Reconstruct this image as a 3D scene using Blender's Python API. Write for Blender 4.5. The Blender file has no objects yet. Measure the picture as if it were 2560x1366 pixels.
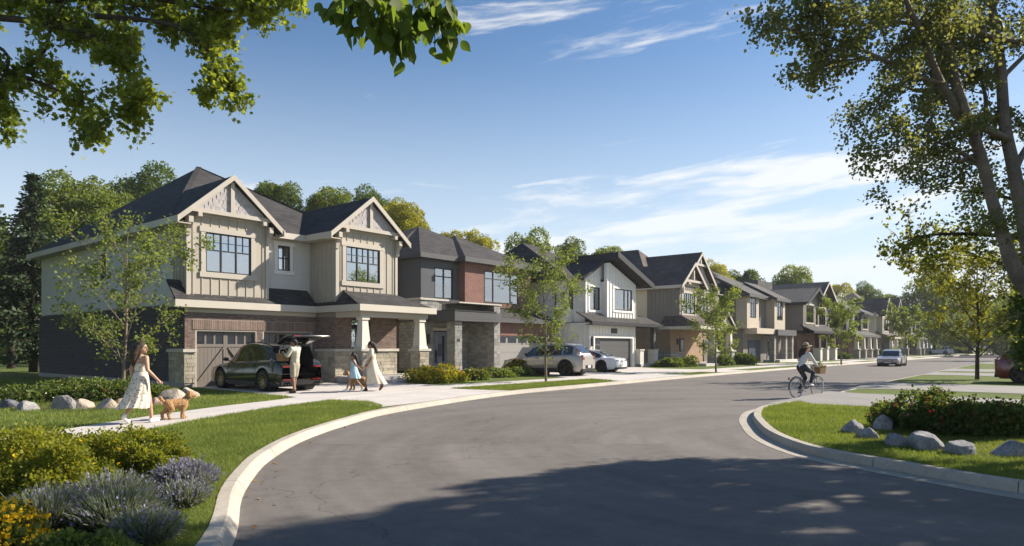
import bpy, bmesh, math, random
import numpy as np
from mathutils import Vector, Matrix
R = math.radians
sc = bpy.context.scene
# ---------------------------------------------------------------- camera
FPX = 24 / 36 * 2560; CAMZ = 1.7; HX, HY = 1280, 868
cam = bpy.data.cameras.new('camera'); camo = bpy.data.objects.new('camera', cam)
sc.collection.objects.link(camo)
cam.lens = 24; cam.sensor_width = 36; cam.shift_y = (HY - 683) / 2560
cam.clip_start = 0.05; cam.clip_end = 5000
camo.location = (0, 0, CAMZ); camo.rotation_euler = (R(90), 0, 0)
sc.camera = camo
# ---------------------------------------------------------------- light
SUN_AZ, SUN_EL = 21.0, 32.0            # degrees: azimuth from +X towards +Y, elevation
sun = bpy.data.lights.new('sun', 'SUN'); suno = bpy.data.objects.new('sun', sun)
sc.collection.objects.link(suno)
sun.energy = 5.0; sun.angle = R(0.6); sun.color = (1, .90, .77)
sdir = Vector((math.cos(R(SUN_AZ)) * math.cos(R(SUN_EL)), math.sin(R(SUN_AZ)) * math.cos(R(SUN_EL)), math.sin(R(SUN_EL))))
suno.rotation_euler = sdir.to_track_quat('Z', 'Y').to_euler()
world = bpy.data.worlds.new('World'); sc.world = world; world.use_nodes = True
sc.view_settings.view_transform = 'Standard'; sc.view_settings.look = 'None'
sc.view_settings.exposure = 0.95; sc.view_settings.gamma = 1
sc.view_settings.use_curve_mapping = False
sc.cycles.use_denoising = True
sc.cycles.max_bounces = 6; sc.cycles.diffuse_bounces = 3; sc.cycles.glossy_bounces = 3
sc.cycles.transparent_max_bounces = 10; sc.cycles.transmission_bounces = 4
sc.cycles.caustics_reflective = False; sc.cycles.caustics_refractive = False

class N:                                  # small node-tree writer
    def __init__(s, nt): s.nt = nt; nt.nodes.clear()
    def n(s, t, ins=None, **kw):
        d = s.nt.nodes.new(t)
        for k, v in kw.items(): setattr(d, k, v)
        for k, v in (ins or {}).items():
            i = d.inputs[k]
            if isinstance(v, bpy.types.NodeSocket): s.nt.links.new(v, i)
            elif isinstance(v, tuple) and len(v) == 2 and isinstance(v[0], bpy.types.Node): s.nt.links.new(v[0].outputs[v[1]], i)
            elif isinstance(v, bpy.types.Node): s.nt.links.new(v.outputs[0], i)
            else: i.default_value = v
        return d
    def m(s, op, a, b=0.0, c=0.0, clamp=False):
        return s.n('ShaderNodeMath', {0: a, 1: b, 2: c}, operation=op, use_clamp=clamp)
    def v(s, op, a, b=(0, 0, 0), scale=None):
        d = {0: a, 1: b}
        x = s.n('ShaderNodeVectorMath', d, operation=op)
        if scale is not None:
            if isinstance(scale, bpy.types.Node): s.nt.links.new(scale.outputs[0], x.inputs['Scale'])
            else: x.inputs['Scale'].default_value = scale
        return x
    def rng(s, x, a, b, c, d, smooth=False):
        return s.n('ShaderNodeMapRange', {0: x, 1: a, 2: b, 3: c, 4: d}, interpolation_type='SMOOTHSTEP' if smooth else 'LINEAR')

def build_world():
    w = N(world.node_tree)
    sky = w.n('ShaderNodeTexSky', sky_type='NISHITA', sun_disc=False)
    sky.sun_elevation = R(SUN_EL); sky.sun_rotation = R(90 - SUN_AZ)
    sky.altitude = 100; sky.air_density = 1.0; sky.dust_density = 0.35; sky.ozone_density = 2.5
    d = w.n('ShaderNodeTexCoord')
    xyz = w.n('ShaderNodeSeparateXYZ', {0: (d, 'Generated')})
    az = w.m('ARCTAN2', (xyz, 'X'), (xyz, 'Y'))
    el = w.m('ARCSINE', (xyz, 'Z'))
    # thin streaked cirrus: noise over azimuth and elevation, leaning, warped
    lean = w.m('MULTIPLY_ADD', az, -0.10, el)
    p = w.n('ShaderNodeCombineXYZ', {0: w.m('MULTIPLY', w.m('SUBTRACT', az, .10), 2.3), 1: w.m('MULTIPLY', lean, 15.0), 2: 11.2})
    wn = w.n('ShaderNodeTexNoise', {'Vector': p, 'Scale': 1.6, 'Detail': 3.0})
    pw = w.v('ADD', p, w.v('SCALE', w.v('SUBTRACT', (wn, 'Color'), (.5, .5, .5)), scale=1.1))
    n1 = w.n('ShaderNodeTexNoise', {'Vector': pw, 'Scale': 1.15, 'Detail': 8.0, 'Roughness': .58})
    n2 = w.n('ShaderNodeTexNoise', {'Vector': w.n('ShaderNodeCombineXYZ', {0: w.m('MULTIPLY', az, 9.0), 1: w.m('MULTIPLY', lean, 40.0), 2: 1.0}), 'Scale': 1.6, 'Detail': 6.0, 'Roughness': .6})
    f = w.m('MULTIPLY_ADD', n2, .18, w.m('MULTIPLY', n1, .9))
    cover = w.n('ShaderNodeValToRGB', {0: w.m('MULTIPLY', el, 1 / .6, clamp=True)})
    cr = cover.color_ramp; cr.interpolation = 'EASE'
    cr.elements[0].position = 0.0; cr.elements[0].color = (.36, .36, .36, 1)
    cr.elements[1].position = 1.0; cr.elements[1].color = (.68, .68, .68, 1)
    for ps, c in ((.16, .44), (.36, .48), (.46, .60), (.62, .66), (.70, .54), (.88, .55)):
        e = cr.elements.new(ps); e.color = (c, c, c, 1)
    side = w.rng(az, -.55, .15, .16, 0.0, True)   # the bank of cloud lies towards the sun
    mask = w.rng(w.m('SUBTRACT', w.m('SUBTRACT', f, side), cover), 0.0, 0.17, 0.0, 1.0, True)
    mask = w.m('MULTIPLY', mask, w.rng(el, .30, .55, .95, .5))
    hs = w.n('ShaderNodeHueSaturation', {'Saturation': 1.14, 'Value': .98, 'Color': sky})
    cloud = w.n('ShaderNodeMix', {0: mask, 6: hs, 7: (7.3, 7.25, 7.15, 1)}, data_type='RGBA')
    # pale haze near the horizon, all the way round
    hz = w.rng(el, -.02, .46, .84, 0.0, True)
    hz2 = w.n('ShaderNodeMix', {0: hz, 6: (cloud, 2), 7: (6.0, 6.7, 7.3, 1)}, data_type='RGBA')
    bg = w.n('ShaderNodeBackground', {0: (hz2, 2), 1: 0.074})
    w.n('ShaderNodeOutputWorld', {0: bg})
build_world()

# ---------------------------------------------------------------- frames of reference
UX, UY = .634, .7733                      # street direction; houses run along it
P0 = (-12.66, 26.4)                       # front corner of the first house
ROT = math.atan2(UY, UX)
def ST(s, t): return (P0[0] + UX * s - UY * t, P0[1] + UY * s + UX * t)
def G(px, py, z=.12):
    Y = (CAMZ - z) * FPX / (py - HY); return ((px - HX) / FPX * Y, Y)
def PY(px, py, Y): return Vector(((px - HX) / FPX * Y, Y, CAMZ - (py - HY) / FPX * Y))
LZ = .12                                   # lawn level above the road

# ---------------------------------------------------------------- object helpers
COL = sc.collection
def link(o, parent=None):
    COL.objects.link(o)
    if parent is not None: o.parent = parent
    return o
def tag(o, label=None, cat=None, group=None, kind=None):
    if label: o['label'] = label
    if cat: o['category'] = cat
    if group: o['group'] = group
    if kind: o['kind'] = kind
    return o
def thing(name, label, cat, loc=(0, 0, 0), rz=0, group=None):
    o = bpy.data.objects.new(name, None); link(o)
    o.location = loc; o.rotation_euler = (0, 0, rz); o.empty_display_size = .2
    return tag(o, label, cat, group)
def copy_tree(o, parent=None):
    c = o.copy(); COL.objects.link(c); c.parent = parent
    for ch in o.children: copy_tree(ch, c)
    return c

class MB:
    off = (0, 0)
    def __init__(s): s.v = []; s.f = []
    def add(s, vs, fs):
        b = len(s.v); s.v += [tuple(p) for p in vs]; s.f += [tuple(b + i for i in f) for f in fs]; return s
    def box(s, x0, x1, y0, y1, z0, z1):
        return s.add([(x0, y0, z0), (x1, y0, z0), (x1, y1, z0), (x0, y1, z0), (x0, y0, z1), (x1, y0, z1), (x1, y1, z1), (x0, y1, z1)],
                     [(0, 3, 2, 1), (4, 5, 6, 7), (0, 1, 5, 4), (1, 2, 6, 5), (2, 3, 7, 6), (3, 0, 4, 7)])
    def quad(s, *p): return s.add(p, [tuple(range(len(p)))])
    def slab(s, pts, th):                  # top polygon + vertical thickness
        n = len(pts); b = [(x, y, z - th) for x, y, z in pts]
        return s.add(list(pts) + b, [tuple(range(n)), tuple(range(2 * n - 1, n - 1, -1))] + [(i, i + n, (i + 1) % n + n, (i + 1) % n) for i in range(n)])
    def bar(s, p, q, w, h, up=(0, 0, 1)):  # rectangular bar between two points
        p = Vector(p); q = Vector(q); d = (q - p).normalized(); up = Vector(up)
        x = d.cross(up)
        if x.length < 1e-4: x = d.cross(Vector((1, 0, 0)))
        x.normalize(); z = x.cross(d)
        vs = [c + x * a * w / 2 + z * b * h / 2 for c in (p, q) for a, b in ((-1, -1), (1, -1), (1, 1), (-1, 1))]
        return s.add(vs, [(0, 1, 2, 3), (7, 6, 5, 4), (0, 4, 5, 1), (1, 5, 6, 2), (2, 6, 7, 3), (3, 7, 4, 0)])
    def tube(s, pts, rad, n=8, cap=True):
        pts = [Vector(p) for p in pts]; m = len(pts)
        if not hasattr(rad, '__len__'): rad = [rad] * m
        vs = []; fs = []; ref = None
        for i, p in enumerate(pts):
            d = (pts[min(i + 1, m - 1)] - pts[max(i - 1, 0)])
            if d.length < 1e-9: d = Vector((0, 0, 1))
            d.normalize()
            if ref is None:
                ref = Vector((0, 0, 1)) if abs(d.z) < .9 else Vector((1, 0, 0))
            x = ref - d * ref.dot(d)
            if x.length < 1e-5: x = d.orthogonal()
            x.normalize(); ref = x; y = d.cross(x)
            for k in range(n):
                a = 2 * math.pi * k / n
                vs.append(p + (x * math.cos(a) + y * math.sin(a)) * rad[i])
        for i in range(m - 1):
            for k in range(n):
                fs.append((i * n + k, i * n + (k + 1) % n, (i + 1) * n + (k + 1) % n, (i + 1) * n + k))
        if cap:
            fs.append(tuple(range(n - 1, -1, -1))); fs.append(tuple((m - 1) * n + k for k in range(n)))
        return s.add(vs, fs)
    def lathe(s, prof, n=16, c=(0, 0, 0)):  # profile of (r, z)
        vs = []; fs = []; m = len(prof)
        for r, z in prof:
            for k in range(n):
                a = 2 * math.pi * k / n; vs.append((c[0] + r * math.cos(a), c[1] + r * math.sin(a), c[2] + z))
        for i in range(m - 1):
            for k in range(n): fs.append((i * n + k, i * n + (k + 1) % n, (i + 1) * n + (k + 1) % n, (i + 1) * n + k))
        return s.add(vs, fs)
    def wall_y(s, x0, x1, z0, z1, y, th, ops=()):   # wall facing -y, with openings
        xs = sorted({x0, x1} | {v for o in ops for v in o[:2]}); zs = sorted({z0, z1} | {v for o in ops for v in o[2:]})
        for a, b in zip(xs, xs[1:]):
            run = None
            for c, d in list(zip(zs, zs[1:])) + [(None, None)]:
                hole = c is None or any(o[0] <= a and b <= o[1] and o[2] <= c and d <= o[3] for o in ops)
                if hole:
                    if run: s.box(a, b, y, y + th, *run); run = None
                else: run = (run[0] if run else c, d)
        return s
    def wall_x(s, y0, y1, z0, z1, x, th, ops=()):
        m = MB().wall_y(y0, y1, z0, z1, x, th, ops)
        return s.add([(b, a, c) for a, b, c in m.v], [tuple(reversed(f)) for f in m.f])
    def build(s, name, mat, parent=None, smooth=False, loc=None):
        me = bpy.data.meshes.new(name)
        ox, oy = MB.off
        me.from_pydata([(x - ox, y - oy, z) for x, y, z in s.v] if (ox or oy) else s.v, [], s.f)
        if mat is not None: me.materials.append(mat)
        if smooth: me.polygons.foreach_set('use_smooth', [True] * len(me.polygons))
        me.update()
        o = bpy.data.objects.new(name, me); link(o, parent)
        if loc is not None: o.location = loc
        return o

_unit = {}
def unit_mesh(mat, name):
    k = mat.name
    if k not in _unit:
        bm = bmesh.new(); bmesh.ops.create_cube(bm, size=1.0)
        me = bpy.data.meshes.new('block_' + k); bm.to_mesh(me); bm.free(); me.materials.append(mat); _unit[k] = me
    return _unit[k]
def piece(name, mat, parent, x0, x1, y0, y1, z0, z1, ry=0):
    o = bpy.data.objects.new(name, unit_mesh(mat, name)); link(o, parent)
    o.location = ((x0 + x1) / 2 - MB.off[0], (y0 + y1) / 2 - MB.off[1], (z0 + z1) / 2)
    o.scale = (x1 - x0, y1 - y0, z1 - z0)
    if ry: o.rotation_euler = (0, ry, 0)
    return o

# ---------------------------------------------------------------- materials
MATS = {}
def newmat(name):
    m = bpy.data.materials.new(name); m.use_nodes = True; MATS[name] = m
    return m, N(m.node_tree)
def randfac(w, amt):
    g = w.n('ShaderNodeNewGeometry'); oi = w.n('ShaderNodeObjectInfo')
    r = w.m('FRACT', w.m('ADD', (g, 'Random Per Island'), (oi, 'Random')))
    return w.rng(r, 0, 1, 1 - amt, 1 + amt)
def M(name, col, rough=.75, var=.12, vs=1.5, rnd=0.0, bump=0.0, bs=60, spec=.3, metal=0.0, coat=0.0, var2=0.0, vs2=25):
    if name in MATS: return MATS[name]
    m, w = newmat(name)
    g = w.n('ShaderNodeNewGeometry')
    nz = w.n('ShaderNodeTexNoise', {'Vector': (g, 'Position'), 'Scale': vs, 'Detail': 5.0, 'Roughness': .6})
    f = w.rng(nz, .3, .7, 1 - var, 1 + var)
    if var2:
        n2 = w.n('ShaderNodeTexNoise', {'Vector': (g, 'Position'), 'Scale': vs2, 'Detail': 4.0, 'Roughness': .7})
        f = w.m('MULTIPLY', f, w.rng(n2, .3, .7, 1 - var2, 1 + var2))
    if rnd: f = w.m('MULTIPLY', f, randfac(w, rnd))
    c = w.v('SCALE', tuple(col), scale=f)
    b = w.n('ShaderNodeBsdfPrincipled', {'Base Color': c, 'Roughness': rough, 'Metallic': metal, 'Specular IOR Level': spec, 'Coat Weight': coat, 'Coat Roughness': .05})
    if bump:
        bn = w.n('ShaderNodeTexNoise', {'Vector': (g, 'Position'), 'Scale': bs, 'Detail': 4.0})
        bp = w.n('ShaderNodeBump', {'Height': bn, 'Strength': bump, 'Distance': .02}); w.nt.links.new(bp.outputs[0], b.inputs['Normal'])
    w.n('ShaderNodeOutputMaterial', {0: b})
    return m
def courses(name, c1, c2, mortar, bw, bh, ms=.012, rough=.85, bump=.5, offset=.5, stretch_z=1.0, var=.1, squash=1.0):
    """bricks, shingles or lap boards too far off to be laid one by one"""
    if name in MATS: return MATS[name]
    m, w = newmat(name)
    t = w.n('ShaderNodeTexCoord'); x = w.n('ShaderNodeSeparateXYZ', {0: (t, 'Object')})
    p = w.n('ShaderNodeCombineXYZ', {0: w.m('ADD', (x, 'X'), (x, 'Y')), 1: w.m('MULTIPLY', (x, 'Z'), stretch_z), 2: 0.0})
    br = w.n('ShaderNodeTexBrick', {'Vector': p, 'Color1': (*c1, 1), 'Color2': (*c2, 1), 'Mortar': (*mortar, 1), 'Scale': 1.0, 'Mortar Size': ms, 'Mortar Smooth': .1, 'Bias': 0.0, 'Brick Width': bw, 'Row Height': bh}, offset=offset, squash=squash)
    nz = w.n('ShaderNodeTexNoise', {'Vector': (t, 'Object'), 'Scale': .8, 'Detail': 6.0, 'Roughness': .65})
    nf = w.n('ShaderNodeTexNoise', {'Vector': (t, 'Object'), 'Scale': 14.0, 'Detail': 4.0, 'Roughness': .7})
    f = w.m('MULTIPLY', w.rng(nz, .3, .7, 1 - var, 1 + var), w.rng(nf, .3, .7, 1 - var, 1 + var))
    c = w.v('SCALE', br, scale=f)
    bp = w.n('ShaderNodeBump', {'Height': (br, 1), 'Strength': bump, 'Distance': .01}, invert=True)
    b = w.n('ShaderNodeBsdfPrincipled', {'Base Color': c, 'Roughness': rough, 'Specular IOR Level': .25, 'Normal': bp})
    w.n('ShaderNodeOutputMaterial', {0: b}); return m
def leafmat(name, c1, c2, trans=.35, rough=.6, blotch=0):
    if name in MATS: return MATS[name]
    c1 = tuple(v * 1.18 for v in c1); c2 = tuple(v * 1.18 for v in c2)
    m, w = newmat(name)
    g = w.n('ShaderNodeNewGeometry'); oi = w.n('ShaderNodeObjectInfo')
    r = w.m('FRACT', w.m('ADD', (g, 'Random Per Island'), (oi, 'Random')))
    nz = w.n('ShaderNodeTexNoise', {'Vector': (g, 'Position'), 'Scale': .9, 'Detail': 2.0})
    k = w.m('MULTIPLY_ADD', r, .55, w.rng(nz, .35, .65, 0, .45), clamp=True)
    c = w.n('ShaderNodeMix', {0: k, 6: (*c1, 1), 7: (*c2, 1)}, data_type='RGBA')
    d = w.n('ShaderNodeBsdfPrincipled', {'Base Color': (c, 2), 'Roughness': rough, 'Specular IOR Level': .25})
    tc = w.v('MULTIPLY', (c, 2), (1.5, 1.45, .7))
    t = w.n('ShaderNodeBsdfTranslucent', {'Color': tc})
    mx = w.n('ShaderNodeMixShader', {0: trans, 1: d, 2: t})
    w.n('ShaderNodeOutputMaterial', {0: mx}); return m
def glassmat(name, tint=(.8, .85, .88), refl=.40):
    if name in MATS: return MATS[name]
    m, w = newmat(name)
    fr = w.n('ShaderNodeFresnel', {'IOR': 1.5})
    f = w.m('MULTIPLY_ADD', fr, 1 - refl, refl, clamp=True)
    gl = w.n('ShaderNodeBsdfGlossy', {'Color': (.95, .97, 1, 1), 'Roughness': .015})
    tr = w.n('ShaderNodeBsdfTransparent', {'Color': (*tint, 1)})
    w.n('ShaderNodeOutputMaterial', {0: w.n('ShaderNodeMixShader', {0: f, 1: tr, 2: gl})}); return m
def paint(name, col, rough=.28, metal=.0, coat=1.0):
    return M(name, col, rough, .02, 1, spec=.5, metal=metal, coat=coat)

def asphalt():
    m, w = newmat('asphalt'); g = w.n('ShaderNodeNewGeometry'); P = (g, 'Position')
    a = w.n('ShaderNodeTexNoise', {'Vector': P, 'Scale': .35, 'Detail': 6.0, 'Roughness': .6})
    b = w.n('ShaderNodeTexNoise', {'Vector': P, 'Scale': 45.0, 'Detail': 3.0, 'Roughness': .8})
    c = w.n('ShaderNodeTexNoise', {'Vector': P, 'Scale': 4.0, 'Detail': 5.0, 'Roughness': .65})
    v = w.n('ShaderNodeTexVoronoi', {'Vector': P, 'Scale': .22}, feature='DISTANCE_TO_EDGE')
    wv = w.n('ShaderNodeTexNoise', {'Vector': P, 'Scale': 1.6, 'Detail': 4.0})
    vw = w.n('ShaderNodeTexVoronoi', {'Vector': w.v('ADD', P, w.v('SCALE', (wv, 'Color'), scale=.9)), 'Scale': .16}, feature='DISTANCE_TO_EDGE')
    crack = w.rng(vw, 0.0, .0030, .62, 1.0)
    f = w.m('MULTIPLY', w.rng(a, .3, .7, .86, 1.12), w.rng(b, .25, .75, .72, 1.28))
    f = w.m('MULTIPLY', f, w.rng(c, .3, .7, .88, 1.10)); f = w.m('MULTIPLY', f, crack)
    rel = w.n('ShaderNodeSeparateXYZ', {0: w.v('SUBTRACT', P, (6.5, 12.0, 0))}); rad = w.v('LENGTH', w.n('ShaderNodeCombineXYZ', {0: (rel, 'X'), 1: (rel, 'Y'), 2: 0.0}))
    ang = w.m('ARCTAN2', (rel, 'Y'), (rel, 'X'))   # worn wheel tracks round the bend
    tr = w.n('ShaderNodeTexNoise', {'Vector': w.n('ShaderNodeCombineXYZ', {0: w.m('MULTIPLY', (rad, 'Value'), 1.5), 1: w.m('MULTIPLY', ang, .8), 2: 0.0}), 'Scale': 1.0, 'Detail': 4.0, 'Roughness': .6})
    f = w.m('MULTIPLY', f, w.rng(tr, .3, .7, .80, 1.15))
    sp = w.n('ShaderNodeTexVoronoi', {'Vector': P, 'Scale': .8}); f = w.m('MULTIPLY', f, w.rng((sp, 'Distance'), .04, .12, .86, 1.0))
    col = w.v('SCALE', (.156, .141, .128), scale=f)
    bp = w.n('ShaderNodeBump', {'Height': b, 'Strength': .35, 'Distance': .012})
    s = w.n('ShaderNodeBsdfPrincipled', {'Base Color': col, 'Roughness': .85, 'Specular IOR Level': .25, 'Normal': bp})
    w.n('ShaderNodeOutputMaterial', {0: s}); return m
asphalt()
def lawnmat(name, c1, c2):
    m, w = newmat(name); g = w.n('ShaderNodeNewGeometry'); P = (g, 'Position')
    a = w.n('ShaderNodeTexNoise', {'Vector': P, 'Scale': .55, 'Detail': 5.0, 'Roughness': .65})
    b = w.n('ShaderNodeTexNoise', {'Vector': P, 'Scale': 22.0, 'Detail': 5.0, 'Roughness': .8})
    k = w.m('MULTIPLY_ADD', w.rng(b, .25, .75, 0, 1), .6, w.rng(a, .3, .7, 0, .4), clamp=True)
    c = w.n('ShaderNodeMix', {0: k, 6: (*c1, 1), 7: (*c2, 1)}, data_type='RGBA')
    bp = w.n('ShaderNodeBump', {'Height': b, 'Strength': .9, 'Distance': .05})
    s = w.n('ShaderNodeBsdfPrincipled', {'Base Color': (c, 2), 'Roughness': .9, 'Specular IOR Level': .15, 'Normal': bp})
    w.n('ShaderNodeOutputMaterial', {0: s}); return m
lawnmat('lawn', (.062, .096, .018), (.165, .20, .050))
CONC = M('concrete', (.52, .485, .45), .85, .10, .8, rnd=.04, bump=.15, bs=90, var2=.07, vs2=18)
KERB = M('kerb_concrete', (.39, .355, .30), .85, .12, 1.2, rnd=.05, bump=.3, bs=70, var2=.12, vs2=14)
DRIVE = M('driveway_concrete', (.24, .228, .215), .85, .10, .8, bump=.15, bs=90, var2=.08, vs2=20)
SOIL = M('soil', (.045, .032, .022), .95, .3, 3, bump=.8, bs=20)
# ================================================================ the ground
def sheet(name, pts, z, mat, kind='structure'):
    me = bpy.data.meshes.new(name)
    me.from_pydata([(x, y, z) for x, y in pts], [], [tuple(range(len(pts)))])
    me.materials.append(mat); me.update()
    if me.polygons[0].normal.z < 0: me.flip_normals()
    o = bpy.data.objects.new(name, me); link(o)
    if kind: o['kind'] = kind
    return o
def smooth_line(pts, n=6):                 # Catmull-Rom through the points
    p = [np.array(q, float) for q in pts]; p = [2 * p[0] - p[1]] + p + [2 * p[-1] - p[-2]]
    out = []
    for i in range(1, len(p) - 2):
        for k in range(n):
            t = k / n
            out.append(tuple(.5 * ((2 * p[i]) + (-p[i-1] + p[i+1]) * t + (2*p[i-1] - 5*p[i] + 4*p[i+1] - p[i+2]) * t*t + (-p[i-1] + 3*p[i] - 3*p[i+1] + p[i+2]) * t**3)))
    return out + [tuple(p[-2])]
def offset_line(line, d):
    out = []
    for i, p in enumerate(line):
        a = line[max(i - 1, 0)]; b = line[min(i + 1, len(line) - 1)]
        dx, dy = b[0] - a[0], b[1] - a[1]; L = math.hypot(dx, dy)
        out.append((p[0] - dy / L * d, p[1] + dx / L * d))
    return out
ground = sheet('ground', [(-900, -300), (900, -300), (900, 1500), (-900, 1500)], -.05, MATS['lawn'])
# left kerb line (road side), from behind the camera up along the street
KL = smooth_line([(6, -9), (2.2, -4), (-.3, 0), (-1.75, 3.2), G(579, 1366, 0), G(601, 1252, 0), G(631, 1198, 0), G(674, 1152, 0), G(760, 1102, 0), G(880, 1060, 0), G(1000, 1030, 0),
                  ST(5.8, -11.2), ST(12.4, -10.75), ST(20, -10.35), ST(30, -10.1), ST(50, -10), ST(90, -10), ST(130, -10), ST(175, -10), ST(215, -10)], 6)
KR = smooth_line([(26, -6), (16, -1.5), (10.5, 2.4), (7.6, 5.2), G(2560, 1245, 0), G(2200, 1180, 0), G(2000, 1140, 0), G(1900, 1100, 0), G(1868, 1070, 0), G(1860, 1045, 0), (6.6, 18.45), ST(9.6, -20.1), ST(15.6, -19.9),
                  ST(27, -19.6), ST(66, -19.4), ST(120, -19.4), ST(175, -19.4), ST(215, -19.4)], 6)
road = sheet('road', KL + KR[::-1] + [], 0.0, MATS['asphalt'])
lawn_left = sheet('lawn_left', offset_line(KL, .19) + [(300, 900), (-500, 900), (-500, -60), (6, -60)], LZ, MATS['lawn'])
lawn_right = sheet('lawn_right', [(500, -60), (26, -60)] + offset_line(KR, -.37) + [(900, 400), (900, -60)], LZ, MATS['lawn'])
# kerb stones: left is a low rolled kerb, right has a gutter pan and an upright kerb
def run_of(line, seg, lo=0):
    d = [0]
    for a, b in zip(line, line[1:]): d.append(d[-1] + math.hypot(b[0] - a[0], b[1] - a[1]))
    def at(x):
        i = int(np.searchsorted(d, x)) ; i = min(max(i, 1), len(d) - 1); t = (x - d[i-1]) / max(d[i] - d[i-1], 1e-6)
        a, b = line[i-1], line[i]; return (a[0] + (b[0]-a[0])*t, a[1] + (b[1]-a[1])*t)
    return d[-1], at
def kerb(name, line, prof, seg, mat, parent, s0, s1, drop=None):
    """stones of length seg along the line; prof = (offset to the left of travel, height)"""
    L, at = run_of(line, seg); x = s0; k = 0
    while x < min(s1, L) - .05:
        e = min(x + seg, L); n = max(2, int((e - x) / .5) + 1)
        m = MB(); P = len(prof)
        rows = []
        for i in range(n + 1):
            q = x + .006 + (e - x - .012) * i / n; a = at(q - .05); b = at(q + .05); c = at(q)
            dx, dy = b[0]-a[0], b[1]-a[1]; l = math.hypot(dx, dy); nx, ny = -dy/l, dx/l
            rows.append([(c[0] + nx*o, c[1] + ny*o, h) for o, h in prof])
        vs = [p for r in rows for p in r]
        fs = [(i*P+j, i*P+j+1, (i+1)*P+j+1, (i+1)*P+j) for i in range(n) for j in range(P-1)]
        fs += [tuple(range(P))[::-1], tuple(n*P+j for j in range(P))]
        m.add(vs, fs); m.build(name, mat, parent); x = e; k += 1
        if x > 60: seg = max(seg, 12)
def kerb_root(name):
    o = bpy.data.objects.new(name, None); link(o); o['kind'] = 'structure'; return o
kl = kerb_root('kerb_left'); kr = kerb_root('kerb_right'); gu = kerb_root('gutter')
profL = [(-.01, -.03), (-.01, .012), (.02, .045), (.06, .105), (.09, .126), (.21, .131), (.22, .05)]
kerb('kerb_stone', KL, profL, 2.6, KERB, kl, 4, 400)
Lr, atr = run_of(KR, 1)
# where the right kerb drops to road level for the driveways
kdrop = min(range(0, int(Lr)), key=lambda q: math.hypot(atr(q)[0] - ST(8.2, -20)[0], atr(q)[1] - ST(8.2, -20)[1]))
profR = [(-.20, -.03), (-.20, .03), (-.212, .115), (-.23, .14), (-.36, .14), (-.39, .13), (-.39, .05)]
kerb('kerb_stone', KR, profR, 1.9, KERB, kr, 6, kdrop)
kerb('gutter_slab', KR, [(.10, -.03), (.10, .006), (-.20, .010), (-.20, -.03)][::1], 3.0, KERB, gu, 6, kdrop)
kerb('gutter_slab', KR, [(.14, -.03), (.14, .006), (-.10, .012), (-.44, .10), (-.44, -.03)], 6.0, M('gutter_concrete', (.58, .54, .47), .85, .08, 2, rnd=.05), gu, kdrop, 400)

# pavement: slabs 1.5 m long
pave = kerb_root('pavement')
PL = smooth_line([(-9.2, 7.0), (-8.2, 10.2), (-7.75, 12.5), (-7.55, 14.6), (-7.05, 17.3), (-6.2, 20.0), ST(.9, -8.3), ST(5, -7.6), ST(9, -7.45), ST(14, -7.45), ST(30, -7.4), ST(60, -7.4), ST(100, -7.4), ST(170, -7.4)], 6)
kerb('pavement_slab', PL, [(-.75, LZ - .05), (-.75, LZ + .022), (.75, LZ + .024), (.75, LZ - .05)], 1.5, CONC, pave, .5, 300)
# driveways
def drive(name, st_pts, mat=CONC, z=LZ + .012):
    return sheet(name, [ST(*p) for p in st_pts], z, mat)
drive('driveway', [(.25, 0), (-.05, -6.7), (-.15, -8.6), (-.35, -11.2), (-1.0, -12.6), (0.3, -12.38), (1.8, -11.98), (4, -11.45), (6.3, -11.0), (6.6, -10.85), (6.15, -9.3), (6.1, -8.2), (6.05, -6.7), (6.05, 0), (6.0, 0)])
drive('front_walk', [(5.9, -1.4), (5.95, -6.9), (7.4, -6.9), (7.4, -4.6), (8.4, -3.6), (8.4, -1.4)], z=LZ + .016)
drive('driveway', [(21.2, 2.6), (18.9, -2), (16.4, -6.7), (16.2, -8.2), (15.2, -10.35), (17, -10.28), (20, -10.1), (23.6, -9.95), (23.2, -8.2), (23.0, -6.7), (24.2, -3.4), (27.0, 2.6)])
drive('driveway', [(29.0, 0), (24.6, -5.0), (23.4, -6.8), (28.5, -6.8), (31.6, -4.6), (35.2, 0)], z=LZ + .016)
for nm, a, b in (('driveway', 29.2, 33.0), ('driveway', 48, 53.5), ('driveway', 60.5, 66), ('driveway', 76, 82), ('driveway', 92, 97), ('driveway', 110, 116), ('driveway', 146, 154)):
    drive(nm, [(a + .6, -1.0), (a, -6.7), (a - .5, -9.8), (b + .5, -9.8), (b, -6.7), (b - .3, -1.0)])
for nm, a, b in (('driveway', 7.4, 13.0), ('driveway', 16.2, 21.6), ('driveway', 32.5, 37.2), ('driveway', 40, 46), ('driveway', 66, 72), ('driveway', 84, 90)):
    drive(nm, [(a - .5, -19.95), (b + .5, -19.85), (b, -21), (b, -40), (a, -40), (a, -21)], DRIVE)
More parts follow.
